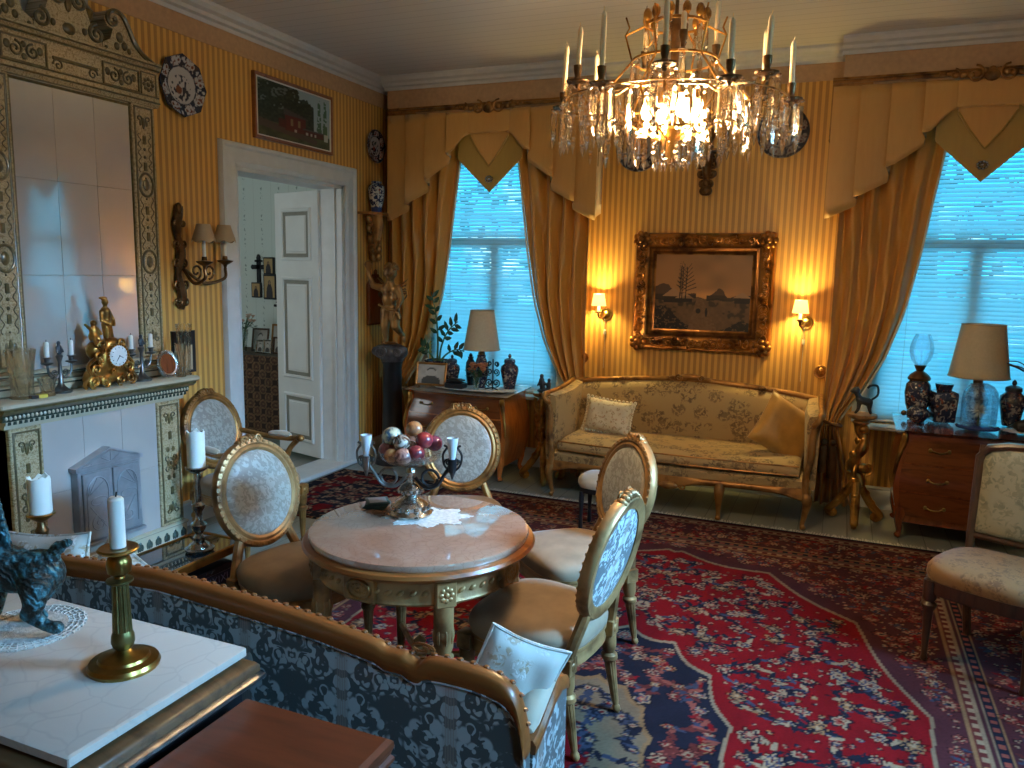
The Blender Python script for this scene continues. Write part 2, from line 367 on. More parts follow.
M['tile'] = plain('glazed_white_tile', (.52, .48, .44), .07, var=.03, nscale=5, IOR=3.2, Coat_Weight=0.0)
M['olive'] = plain('olive_glaze_ornament', (.13, .095, .035), .28, var=.45, nscale=40, Coat_Weight=.4)
M['green_glaze'] = plain('dark_green_glaze', (.045, .06, .045), .22, var=.4, nscale=30, Coat_Weight=.5)
M['castiron'] = plain('silver_grey_cast_iron', (.30, .30, .31), .4, .3, var=.2)
M['verdigris'] = plain('verdigris_bronze', (.06, .10, .10), .55, .35, var=.8, nscale=22, bump=.6, bscale=50)
def verdi():
    t = NT('blue_green_patina'); n = t.noise(28, 5, None, .65); w = t.n('TexWave', {'bands_direction': 'DIAGONAL'}, Vector=t.co(), Scale=22.0, Distortion=14.0, Detail=3.0)
    f = t.m('MULTIPLY', t.step(n, .42, .62), t.m('ADD', .4, t.m('MULTIPLY', w, .6)))
    t.set(t.mix(f, (.028, .028, .022), (.09, .30, .36)), .5, .4).bump(w, .6, .006); return t.mat
M['verdigris'] = verdi()
M['leaf'] = plain('dark_green_leaf', (.018, .060, .022), .35, var=.4); M['stem'] = plain('green_stem', (.06, .12, .04), .6)
M['flower_orange'] = plain('orange_petals', (.48, .17, .07), .7, var=.4, nscale=30); M['flower_pink'] = plain('peach_petals', (.62, .36, .25), .7, var=.3, nscale=30)
M['flower_white'] = plain('white_feathery_blossom', (.66, .62, .54), .8, var=.15)
M['lace'] = plain('white_crochet', (.66, .62, .56), .9, var=.25, nscale=60, bump=.8, bscale=120)
M['paint'] = painted('oil_paint', .45); M['paint_matt'] = painted('printed_paper', .7); M['rug'] = painted('wool_pile', .95, Specular_IOR_Level=.08); M['china'] = painted('painted_china', .14, Coat_Weight=.4)
M['cloth_dark'] = painted('dark_patterned_cover', .9)
M['paper'] = plain('cream_paper', (.70, .66, .56), .8, var=.05); M['book'] = plain('blue_black_book_cloth', (.03, .032, .07), .45); M['foil'] = plain('pale_blue_print', (.38, .38, .60), .5)
M['coaster'] = plain('dark_green_coaster', (.02, .05, .045), .4); M['yellow'] = plain('yellow_card', (.60, .47, .05), .6)
M['outside'] = plain('overcast_outside_foliage', (.03, .06, .04), .9, var=.6)

# ------------------------------------------------------------------ painting helper: a canvas coloured vertex by vertex
def canvas(name, nu, nv, fn3, img, mat, parent=None):
    """fn3(u,v)->(x,y,z); img: (nv+1, nu+1, 3) linear colours"""
    vs = [fn3(i/nu, j/nv) for j in range(nv+1) for i in range(nu+1)]
    fs = [(j*(nu+1)+i, j*(nu+1)+i+1, (j+1)*(nu+1)+i+1, (j+1)*(nu+1)+i) for j in range(nv) for i in range(nu)]
    me = bpy.data.meshes.new(name); me.from_pydata(vs, [], fs)
    a = me.color_attributes.new('paint', 'FLOAT_COLOR', 'POINT')
    buf = np.ones(((nv+1)*(nu+1), 4), dtype=np.float32); buf[:, :3] = img.reshape(-1, 3); a.data.foreach_set('color', buf.ravel())
    me.materials.append(mat); o = bpy.data.objects.new(name, me); COL.objects.link(o)
    if parent is not None: o.parent = parent
    return o
def vnoise(h, w, cells, seed=0):
    g = np.random.default_rng(seed).random((cells+2, cells+2)); y = np.linspace(0, cells, h); x = np.linspace(0, cells, w)
    yi = np.minimum(y.astype(int), cells); xi = np.minimum(x.astype(int), cells); fy = (y-yi)[:, None]; fx = (x-xi)[None]
    fy = fy*fy*(3-2*fy); fx = fx*fx*(3-2*fx)
    return g[yi][:, xi]*(1-fy)*(1-fx)+g[yi][:, xi+1]*(1-fy)*fx+g[yi+1][:, xi]*fy*(1-fx)+g[yi+1][:, xi+1]*fy*fx

# ================================================================== ROOM SHELL
WT = .24
DY0, DY1, DZ = 4.43, 5.73, 2.44             # doorway in the left wall
WINC = (-2.90, .88); WH = .64; WZ0, WZ1 = .66, 2.86
m = MB(); m.box(XL-3.6, XR+WT, YF-WT, YB+WT+.6, -.12, 0); struct(m.build('floor', M['floor'], smooth=None), 'grey-green painted board floor around the carpets', 'floor')
m = MB(); m.box(XL-WT, XR+WT, YF-WT, YB+WT, ZC, ZC+.1); struct(m.build('ceiling', M['ceil'], smooth=None), 'white painted board ceiling above the chandelier', 'ceiling')
m = MB()
m.box(XL-WT, XL, YF-WT, DY0, 0, ZC); m.box(XL-WT, XL, DY1, YB+WT, 0, ZC); m.box(XL-WT, XL, DY0, DY1, DZ, ZC)
wl = struct(m.build('wall_left', M['paperY'], smooth=None), 'left wall papered in narrow gold and tan stripes', 'wall')
def holed_wall(mb, fixed0, fixed1, a0, a1, holes, swap):
    """vertical wall from a0 to a1 with holes (c, half, z0, z1)"""
    def bx(p, q, z0, z1): mb.box(p, q, fixed0, fixed1, z0, z1) if not swap else mb.box(fixed0, fixed1, p, q, z0, z1)
    cur = a0
    for c, h, z0, z1 in sorted(holes):
        bx(cur, c-h, 0, ZC); bx(c-h, c+h, 0, z0); bx(c-h, c+h, z1, ZC); cur = c+h
    bx(cur, a1, 0, ZC)
m = MB(); holed_wall(m, YB, YB+WT, XL, XR+WT, [(c, WH, WZ0, WZ1) for c in WINC], False)
wb = struct(m.build('wall_back', M['paperX'], smooth=None), 'back wall papered in narrow gold stripes behind the sofa', 'wall')
RW = ((.4, .34), (2.9, .52))
m = MB(); holed_wall(m, XR, XR+WT, YF-WT, YB, [(c, h, .75, 2.8) for c, h in RW], True); struct(m.build('wall_right', M['paperY'], smooth=None))
m = MB(); m.box(XL, XR, YF-WT, YF, 0, ZC); struct(m.build('wall_front', M['paperX'], smooth=None))
# border paper below the cornice and plaster cornice
m = MB(); m.box(XL, XL+.006, YF, YB, 3.19, 3.33); struct(m.build('trim_1', M['border'], smooth=None), 'plain tan border strip below the cornice on the left wall', 'border')
CP = [(0, .0), (.012, 0), (.02, .022), (.05, .03), (.06, .05), (.095, .062), (.115, .085), (.115, .105), (0, .105)]
def crown(mb, kind, a0, a1, off):
    z = ZC-.105
    if kind == 'y': mb.prism(CP, a0, a1, lambda p, q, d: (off+p, d, z+q))
    elif kind == 'x': mb.prism(CP, a0, a1, lambda p, q, d: (d, off-p, z+q))
m = MB(); crown(m, 'y', YF, YB, XL); struct(m.build('trim_2', M['cornice'], smooth=30), 'white plaster cornice along the left wall', 'cornice')
m = MB(); m.box(-1.93, -.09, YB-.006, YB, 3.19, ZC-.1); struct(m.build('trim_10', M['border'], smooth=None), 'plain tan border strip below the cornice above the painting', 'border')
m = MB(); crown(m, 'x', -1.93, -.09, YB); struct(m.build('trim_3', M['cornice'], smooth=30), 'plaster cornice on the back wall between the two windows', 'cornice')
for k, c in enumerate(WINC):
    x0, x1 = (max(XL+.01, c-.975), min(XR-.01, c+.975))
    yb = YB-.19
    m = MB(); m.box(x0, x1, yb, YB, 3.16, ZC-.1, .004); o = m.build('trim_%d' % (4+2*k), M['border'], smooth=None)
    struct(o, ('tan boxed frieze above the left window', 'tan boxed frieze above the right window')[k], 'frieze')
    m = MB(); crown(m, 'x', x0-.02, x1+.02, yb); m.box(x0-.02, x1+.02, yb, YB, ZC-.104, ZC-.001); o = m.build('trim_%d' % (5+2*k), M['cornice'], smooth=30)
    struct(o, ('stepped cornice above the left window', 'stepped cornice above the right window')[k], 'cornice')
# baseboards
BP = [(0, 0), (.022, 0), (.022, .13), (.014, .145), (.018, .155), (.006, .17), (0, .17)]
m = MB(); m.prism(BP, YF, 4.27, lambda p, q, d: (XL+p, d, q)); m.prism(BP, 5.89, YB, lambda p, q, d: (XL+p, d, q)); struct(m.build('baseboard_left', M['offwhite'], smooth=30))
m = MB(); m.prism(BP, XL, XR, lambda p, q, d: (d, YB-p, q)); struct(m.build('baseboard_back', M['offwhite'], smooth=30))
m = MB(); m.prism(BP, YF, YB, lambda p, q, d: (XR-p, d, q)); struct(m.build('baseboard_right', M['offwhite'], smooth=30))
# the room behind the door
HX, HY = -7.1, 7.05
m = MB(); m.box(HX, XL-WT, HY, HY+.1, 0, ZC); m.box(HX-.1, HX, 2.6, HY+.1, 0, ZC); struct(m.build('wall_hall', M['hall'], smooth=None), 'pale sprigged wallpaper of the room behind the door', 'wall')
m = MB(); m.box(HX-.1, XL-WT, 2.5, 2.6, 0, ZC); struct(m.build('wall_hall_front', M['offwhite'], smooth=None))
m = MB(); m.box(HX-.1, XL-WT, 2.5, HY+.1, ZC, ZC+.1); struct(m.build('ceiling_hall', M['offwhite'], smooth=None))
area('hall_fill_lamp', (-6.2, 2.75, 1.9), (R(-90), 0, PI), 1.4, 1.8, 26, (.86, .96, 1.0))  # added area lamp standing in for daylight on the hall wall; no window built
# door casing (architrave) with stepped profile, jamb lining, threshold
AP = [(0, 0), (0, .022), (.03, .034), (.045, .026), (.115, .024), (.128, .038), (.15, .038), (.16, .012), (.16, 0)]   # (outwards from opening, proud of wall)
m = MB()
for d0, z1 in ((DY0, None), (DY1, None)):
    sg = -1 if d0 == DY0 else 1
    lo = [[(XL+e, d0+sg*p, 0) for p, e in AP], [(XL+e, d0+sg*p, DZ+p) for p, e in AP]]
    m.skin(lo)
m.skin([[(XL+e, DY0-p, DZ+p) for p, e in AP], [(XL+e, DY1+p, DZ+p) for p, e in AP]])
m.box(XL-WT-.01, XL, DY0, DY0+.03, 0, DZ); m.box(XL-WT-.01, XL, DY1-.03, DY1, 0, DZ); m.box(XL-WT-.01, XL, DY0, DY1, DZ-.03, DZ)
m.box(XL-.08, XL-.06, DY0+.03, DY0+.045, 0, DZ-.03); m.box(XL-.08, XL-.06, DY1-.045, DY1-.03, 0, DZ-.03)
o = m.build('trim_8', M['offwhite'], smooth=30); struct(o, 'white painted architrave and lining of the open doorway', 'door casing')
m = MB(); m.box(XL-WT-.02, XL+.05, DY0-.14, DY1+.14, 0, .035, .008); struct(m.build('trim_9', M['offwhite'], smooth=None), 'worn pale wooden threshold of the doorway', 'threshold')
# door leaf swung into the other room
def door_leaf():
    hx, hy = XL-WT+.02, DY1-.035; ang = math.atan2(.17, -.60)
    d = thing('door_1', 'white panelled door leaf with grey moulded panels, standing open into the next room', 'door', (hx, hy, .04), ang); d['kind'] = 'structure'
    W, Hh, T = .62, 2.36, .045
    m = MB(); m.box(0, W, -T/2, T/2, 0, Hh, .004); b = m.build('leaf', M['white'], d, 30)
    for z0, z1 in ((.12, .56), (.70, 1.62), (1.76, 2.22)):
        for sg in (1, -1):
            fn = lambda a, b_, e, z0=z0, z1=z1, sg=sg: (W/2+a, sg*(T/2+e), (z0+z1)/2+b_)
            m = MB(); m.rect_frame(W-.19, z1-z0, [(0, -.004), (0, .008), (.012, .016), (.026, .012), (.032, -.004)], fn); mo = m.build('panel_moulding', M['white'], d, 30)
            m = MB(); m.rect_frame(W-.255, z1-z0-.065, [(0, -.003), (0, .004), (.03, .006), (.034, -.003)], fn); m.build('grey_panel_border', M['taupe'], mo, 30)
            m = MB(); pw, ph = (W-.335)/2, (z1-z0-.145)/2
            m.skin([[fn(-pw, -ph, -.003), fn(pw, -ph, -.003), fn(pw, ph, -.003), fn(-pw, ph, -.003)], [fn(-pw+.01, -ph+.01, .006), fn(pw-.01, -ph+.01, .006), fn(pw-.01, ph-.01, .006), fn(-pw+.01, ph-.01, .006)]]); m.build('raised_panel', M['white'], mo, 30)
    for z in (.35, 1.2, 2.05):
        m = MB(); m.lathe([(.009, 0), (.009, .09), (.004, .10)], 8, (0, -T/2-.006, z)); m.build('hinge', M['iron'], d)
    m = MB(); m.lathe([(.02, 0), (.02, .004), (.008, .008), (.008, .03), (.024, .045), (.024, .055), (.01, .066)], 12); h = m.build('door_knob', M['brass'], d); at(h, (W-.06, -T/2, .98), (R(90), 0, 0))
door_leaf()

# ------------------------------------------------------------------ windows, blinds
slat_me = None
def window(k, c):
    global slat_me
    w = thing('window_%d' % (k+1), ('tall blue-lit window behind the left commode, lower part split by a mullion', 'wide blue-lit window behind the right commode lamps')[k], 'window', (c, YB, 0)); w['kind'] = 'structure'
    f = MB(); h = WH
    f.box(-h, -h+.075, .05, .15, WZ0, WZ1, .006); f.box(h-.075, h, .05, .15, WZ0, WZ1, .006); f.box(-h+.07, h-.07, .05, .15, WZ0, WZ0+.07, .006); f.box(-h+.07, h-.07, .05, .15, WZ1-.07, WZ1, .006)
    f.build('window_frame', M['white'], w)
    f = MB(); f.box(-h+.07, h-.07, .05, .14, 1.955, 2.035, .008); f.build('transom', M['white'], w)
    f = MB(); f.box(-.04, .04, .05, .14, WZ0+.06, 1.96, .008); f.build('mullion', M['white'], w)
    for x0, x1, z0, z1 in ((-h+.07, -.04, WZ0+.06, 1.96), (.04, h-.07, WZ0+.06, 1.96), (-h+.07, h-.07, 2.03, WZ1-.06)):
        f = MB(); f.box(x0, x1, .095, .101, z0, z1); f.build('pane', M['pane'], w, None)
    f = MB(); f.box(-h-.05, h+.05, -.10, .10, WZ0-.04, WZ0-.001, .01); f.build('window_sill', M['white'], w)
    f = MB()
    for s in (-1, 1): f.box(min(s*h, s*(h+.1)), max(s*h, s*(h+.1)), -.02, 0, WZ0, WZ1+.1, .004)
    f.box(-h-.1, h+.1, -.02, 0, WZ1, WZ1+.1, .004); f.build('casing', M['white'], w)
    b = thing('venetian_blind', ('closed white venetian blind in the left window, glowing cyan', 'closed white venetian blind in the right window, glowing cyan')[k], 'blind', (c, YB+.012, 0), 0, 'venetian blinds')
    f = MB(); f.box(-h+.01, h-.01, -.02, .03, WZ1-.045, WZ1-.002, .004); f.build('head_rail', M['white'], b)
    f = MB(); f.box(-h+.012, h-.012, -.012, .02, WZ0+.012, WZ0+.03, .004); f.build('bottom_rail', M['white'], b)
    n = 0; z = WZ0+.055
    while z < WZ1-.06:
        if slat_me is None:
            f = MB(); a = R(50); hw = .020
            f.skin([[(-h+.015, -hw*Cc(a)*t+e*S(a)*0, -hw*S(a)*t+e) for t, e in ((-1, 0), (0, .002), (1, 0), (1, -.0008), (0, .0012), (-1, -.0008))], [(h-.015, -hw*Cc(a)*t, -hw*S(a)*t+e) for t, e in ((-1, 0), (0, .002), (1, 0), (1, -.0008), (0, .0012), (-1, -.0008))]])
            o = f.build('slat', M['slat'], b, 60); slat_me = o
        else: o = share(slat_me, b)
        o.location = (0, .004, z); o.rotation_euler = (R(random.uniform(-9, 6)), 0, 0); z += .032
    for x in (-.42, .42):
        f = MB(); f.tube([(x, -.018, WZ0+.02), (x, -.018, WZ1-.04)], .0016, 5); f.build('ladder_cord', M['white'], b)
for k, c in enumerate(WINC): window(k, c)
for k, (c, h) in enumerate(RW):
    w = thing('window_%d' % (k+3), ('narrow plain window in the right wall nearest the camera', 'wide plain window in the right wall facing the stove')[k], 'window', (XR, c, 0)); w['kind'] = 'structure'
    f = MB()
    for a0, a1, z0, z1 in ((-h, -h+.07, .75, 2.8), (h-.07, h, .75, 2.8), (-h+.06, h-.06, .75, .82), (-h+.06, h-.06, 2.73, 2.8), (-h+.06, h-.06, 1.96, 2.03), (-.035, .035, .8, 1.97)): f.box(.06, .15, a0, a1, z0, z1, .005)
    f.build('window_frame', M['white'], w)
# garden beyond the back windows: a loose leafy tree in front of each
def tree(name, loc, seed, label):
    r = random.Random(seed); t = thing(name, label, 'tree', loc, 0, 'trees outside the windows')
    f = MB(); f.tube(curve([(0, 0, -.6), (.05, .05, 1), (-.05, 0, 2.2), (.1, .1, 3.6)], 4), [.12]*4+[.1]*5+[.05]*4, 8); f.build('trunk', M['darkwood'], t)
    f = MB()
    for i in range(420):
        a = r.uniform(0, 2*PI); rr = 1.35*math.sqrt(r.random()); z = r.uniform(1.2, 4.6); q = Vector((rr*Cc(a), rr*S(a)*.7, z))
        d = Vector((r.uniform(-1, 1), r.uniform(-1, 1), r.uniform(-1, 1))).normalized()*.12; e = d.orthogonal().normalized()*.055
        f.add([q-d, q+e, q+d, q-e], [(0, 1, 2, 3)])
    o = f.build('foliage', M['outside'], t, None); o['kind'] = 'stuff'
tree('garden_tree', (-3.6, 9.6, 0), 3, 'leafy garden tree dimly seen outside the left window')
tree('garden_tree', (.9, 9.9, 0), 5, 'leafy garden tree dimly seen outside the right window')

# ------------------------------------------------------------------ pelmets, valances, curtains
def pelmet(c, label):
    p = thing('pelmet', label, 'pelmet', (c, YB, 0), 0, 'gilt window pelmets'); Y = -.215
    f = MB(); f.prism([(0, 0), (.028, 0), (.034, .014), (.028, .024), (.014, .03), (.01, .045), (0, .045)], -.985, .985, lambda a, b, d: (d, Y+.02-a, 3.115+b)); f.build('moulding', M['gold_dull'], p, 30)
    f = MB(); f.box(-.975, .975, Y+.02, -.001, 3.10, 3.16); f.build('board', M['border'], p, None)
    for s in (-1, 1):
        f = MB()
        pts = [(s*.985, 3.12), (s*.985, 2.76), (s*.955, 2.76), (s*.952, 2.95), (s*.93, 3.0), (s*.90, 3.04), (s*.85, 3.06), (s*.72, 3.075), (s*.72, 3.12)]
        f.prism(pts, Y+.0, Y+.025, lambda a, b, d: (a, d, b)); f.box(min(s*.985, s*.965), max(s*.985, s*.965), Y+.02, -.002, 2.76, 3.12); st = f.build('side_stile', M['gold_dull'], p, 30)
        f = MB(); f.lathe([(.004, -.16), (.004, -.05), (.012, -.045), (.016, -.03), (.010, -.015), (.014, 0)], 8, (s*.97, Y+.01, 2.76)); f.build('finial', M['brass'], st)
    f = MB(); r = random.Random(4)
    for i in range(-7, 8):
        f.ell((i*.042, Y-.012, 3.125+.012*Cc(i*.9)), (.026, .016, .016+.012*max(0, 1-abs(i)/7)), 8, 5)
    for s in (-1, 1):
        f.tube([(s*(a), Y-.02, 3.115+b) for a, b in spiral(.10, 0, .06, .012, PI/2, 1.3, 18)], .008, 6)
        f.tube([(s*(a), Y-.018, 3.125+b) for a, b in spiral(.22, 0, .035, .008, PI/2, 1.2, 14)], .006, 6)
    f.ell((0, Y-.02, 3.105), (.05, .02, .04), 10, 6); f.build('carved_crest', M['gold_dull'], p)
pelmet(WINC[0]+.04, 'gilt pelmet with carved crest over the left window'); pelmet(WINC[1]-.06, 'gilt pelmet with carved crest over the right window')
def valance(c, label):
    v = thing('valance', label, 'valance', (c, YB, 0), 0, 'silk window valances'); Y = -.235
    cols = [(0, .19, 2.905, 2.900), (.19, .37, 2.895, 2.745), (.37, .58, 2.66, 2.52), (.58, .775, 2.42, 2.32), (.775, .955, 2.26, 2.17)]
    def side(s):
        P = []
        for i, (a, b, za, zb) in enumerate(cols):
            for k in range(7):
                t = k/6; x = a+(b-a)*t+(.018 if k == 6 and i else 0)
                zz = za+(zb-za)*(t*t*(3-2*t) if i == 1 else t)
                P.append((s*x, Y+.005-.030*(t if i else 0)-.006*S(t*PI), zz))
            if i and i < len(cols)-1: P.append((s*(b-.012), Y+.016, cols[i+1][2]+.05)); P.append((s*(b-.004), Y+.014, cols[i+1][2]+.01))
        P.append((s*.957, Y+.05, 2.20)); P.append((s*.955, -.03, 2.24))
        return P
    L = side(-1)[::-1]; Rr = side(1)[1:]; P = L+Rr; nv = 10
    f = MB(); f.grid(lambda u, t: (lambda p: (p[0], p[1]*1.0+(.012*(1-t)), 3.09+(p[2]-3.09)*t))(P[round(u*(len(P)-1))]), len(P)-1, nv)
    solid(f.build('pleated_swag', M['valance'], v, 35), .005)
    f = MB()
    pts = [(s_*x, z) for s_, x, z in ()]
    tri = [(-.30, 3.05), (-.30, 2.70), (-.265, 2.665), (0, 2.415), (.265, 2.665), (.30, 2.70), (.30, 3.05)]
    f.prism(tri, Y+.045, Y+.052, lambda a, b, d: (a, d, b)); f.build('pointed_pendant', M['pendant'], v, None)
    f = MB(); tri = [(-.18, 3.0), (-.175, 2.88), (-.10, 2.76), (0, 2.635), (.10, 2.76), (.175, 2.88), (.18, 3.0)]
    f.prism(tri, Y+.030, Y+.036, lambda a, b, d: (a, d, b)); fl = f.build('inner_flap', M['valance'], v, None)
    f = MB(); f.tube([(a, Y+.03, b) for a, b in tri[1:6]], .008, 6); f.build('flap_piping', M['pendant'], fl)
    f = MB()
    for i in range(9):
        a = 2*PI*i/9; f.ell((.03*Cc(a), Y+.036, 2.525+.024*S(a)), (.013, .008, .009), 6, 4)
    f.ell((0, Y+.032, 2.525), (.016, .01, .012), 8, 5); f.build('brooch', M['silver'], v)
valance(WINC[0]+.04, 'pleated ochre silk valance with pointed pendant over the left window'); valance(WINC[1]-.06, 'pleated ochre silk valance with pointed pendant over the right window')
def lerp_tab(tab, z):
    for (z0, a0), (z1, a1) in zip(tab, tab[1:]):
        if z1 <= z <= z0: 
            t = (z0-z)/(z0-z1); return a0+(a1-a0)*t
    return tab[-1][1]
def drape(c, s, label, tie=.66):
    """one curtain of window c; s = side (+1 right)"""
    d = thing('curtain', label, 'curtain', (c, YB-.12, 0), 0, 'gold silk curtains')
    inner = [(3.05, .25), (2.7, .28), (2.3, .335), (1.9, .385), (1.5, .455), (1.15, .56), (.9, .68), (tie+.08, .80), (tie, .835), (tie-.1, .81), (.3, .74), (.02, .70)]
    outer = [(3.05, .945), (2.0, .94), (1.2, .935), (.9, .945), (tie, .935), (tie-.15, .95), (.02, .955)]
    def fn(u, v):
        z = 3.05+(.02-3.05)*v; xi, xo = lerp_tab(inner, z), lerp_tab(outer, z); w = xo-xi
        q = u+.10*S(PI*u)*S(z*1.7); x = xi+w*u
        amp = .034 if z > tie+.3 else (.034*max(.35, min(1, (abs(z-tie)+.12)/.42)))
        y = 1.25*amp*S(2*PI*4.6*q+.7*S(z*1.1)) + .010*S(2*PI*8.3*u+z*1.3)
        pull = math.exp(-((z-tie)/.25)**2)
        y -= .02*pull*S(PI*u)*3
        return (s*x, y, z)
    f = MB(); f.grid(fn, 96, 46); solid(f.build('fabric', M['curtain'], d, 180), .004)
    f = MB(); f.tube([(s*(lerp_tab(inner, 3.05+(.68-3.05)*i/24)-.006), .006, 3.05+(.68-3.05)*i/24) for i in range(25)], .009, 6); f.build('lining_edge', M['sheer'], d)
    f = MB(); pts = [(s*(.885+.075*Cc(a)), -.02+.062*S(a), tie+.02*Cc(a)) for a in [2*PI*i/20 for i in range(20)]]
    f.tube(pts, .013, 8, closed=True); f.tube([(s*.93, .03, tie), (s*.90, .09, tie+.2), (s*.885, .112, 1.0)], .006, 6); tb = f.build('tieback_cord', M['tassel'], d)
    for i, (dx, ln) in enumerate(((-.035, .30), (.03, .26))):
        f = MB(); x = s*(.885+dx); y = -.10
        f.tube([(x, -.075, tie), (x, y, tie-.05), (x, y, tie-.12)], .004, 6)
        f.lathe([(.004, 0), (.02, -.012), (.024, -.035), (.014, -.05), (.026, -.06), (.030, -.08), (.034, -ln+.02), (.036, -ln)], 10, (x, y, tie-.11)); f.build('tassel', M['tassel'], d)
    return d
drape(WINC[0], -1, 'gathered gold silk curtain beside the corner, left of the left window')
drape(WINC[0], 1, 'gathered gold silk curtain between the left window and the sofa')
drape(WINC[1], -1, 'gathered gold silk curtain between the sofa and the right window')
drape(WINC[1], 1, 'gathered gold silk curtain at the far right of the right window')
for x, lb in ((-2.01, 'round gilt curtain holdback on the wall above the left end of the sofa'), (-.10, 'round gilt curtain holdback on the wall above the right end of the sofa')):
    h = thing('curtain_holdback', lb, 'holdback', (x, YB, 1.03)); f = MB()
    f.lathe([(.012, 0), (.012, .045), (.046, .05), (.052, .058), (.046, .068), (.034, .062), (.028, .07), (.0, .075)], 18); o = f.build('rosette', M['gold_dull'], h); at(o, (0, 0, 0), (R(90), 0, 0))
    f = MB(); f.ell((0, -.073, 0), (.02, .008, .02), 10, 6); f.build('boss', M['gold'], h)

# ================================================================== CARPETS
RED, DRED, NAVY, IVO, BLU, PNK, TAN, GRN, MAR = [np.array(c) for c in ((.125,.003,.005),(.05,.005,.006),(.009,.008,.014),(.21,.135,.08),(.028,.030,.048),(.16,.040,.028),(.16,.082,.036),(.035,.05,.03),(.075,.014,.012))]
class Painter:
    def __init__(s, w, h, res, base):
        s.nx, s.ny, s.res = round(w/res)+1, round(h/res)+1, res
        s.X, s.Y = np.meshgrid(np.arange(s.nx)*res, np.arange(s.ny)*res); s.I = np.empty((s.ny, s.nx, 3)); s.I[:] = base
    def win(s, x, y, r):
        i0, i1 = max(0, int((x-r)/s.res)), min(s.nx, int((x+r)/s.res)+2); j0, j1 = max(0, int((y-r)/s.res)), min(s.ny, int((y+r)/s.res)+2)
        return (slice(j0, j1), slice(i0, i1)) if i1 > i0 and j1 > j0 else None
    def rosette(s, x, y, r, p, cols, a0=0, ex=1.0):
        w = s.win(x, y, r*1.3)
        if w is None: return
        dx, dy = s.X[w]-x, (s.Y[w]-y)/ex; d = np.hypot(dx, dy); a = np.arctan2(dy, dx)+a0; e = r*(.80+.20*np.cos(p*a)); I = s.I[w]
        I[d < e*1.22] = I[d < e*1.22]*.45
        for k, c in zip((1, .80, .55, .30), cols): I[d < e*k] = c
    def leaf(s, x, y, l, wd, a, c):
        w = s.win(x, y, l*1.2)
        if w is None: return
        dx, dy = s.X[w]-x, s.Y[w]-y; u = dx*math.cos(a)+dy*math.sin(a); v = -dx*math.sin(a)+dy*math.cos(a)
        s.I[w][(np.abs(v) < wd*(1-(u/l)**2)) & (np.abs(u) < l)] = c
    def line(s, pts, t, c):
        for x, y in pts:
            w = s.win(x, y, t)
            if w is not None: s.I[w][np.hypot(s.X[w]-x, s.Y[w]-y) < t] = c
def flora(P, inside, n, rmin, rmax, mind, pal, vine, seed, vines=True):
    r = np.random.default_rng(seed); pts = []; W, Hh = (P.nx-1)*P.res, (P.ny-1)*P.res
    A_ = np.full((n, 2), 99.)
    for _ in range(n*40):
        x, y = r.random()*W, r.random()*Hh
        if len(pts) >= n: break
        if inside(x, y) and ((A_[:len(pts)+1]-(x, y))**2).sum(1).min() > mind**2: A_[len(pts)] = (x, y); pts.append((x, y))
    if vines:
        for i, (x, y) in enumerate(pts):
            ds = sorted(pts, key=lambda q: (q[0]-x)**2+(q[1]-y)**2)[1:3]
            for (a, b) in ds:
                k = r.uniform(-.35, .35); L = []
                for t in np.linspace(0, 1, 60):
                    px, py = x+(a-x)*t-(b-y)*k*math.sin(PI*t), y+(b-y)*t+(a-x)*k*math.sin(PI*t)
                    if inside(px, py): L.append((px, py))
                P.line(L, .005, vine)
                for t in (.25, .5, .75):
                    px, py = x+(a-x)*t-(b-y)*k*math.sin(PI*t), y+(b-y)*t+(a-x)*k*math.sin(PI*t)
                    if inside(px, py): P.leaf(px, py, .035, .012, r.uniform(0, PI), pal[r.integers(len(pal))][1])
    for x, y in pts:
        c = pal[r.integers(len(pal))]; P.rosette(x, y, r.uniform(rmin, rmax), int(r.integers(5, 11)), c, r.uniform(0, 6), r.uniform(.65, 1.3))
def mirror4(I): 
    t = np.concatenate([I[:, :0:-1], I], 1); return np.concatenate([t[:0:-1], t], 0)
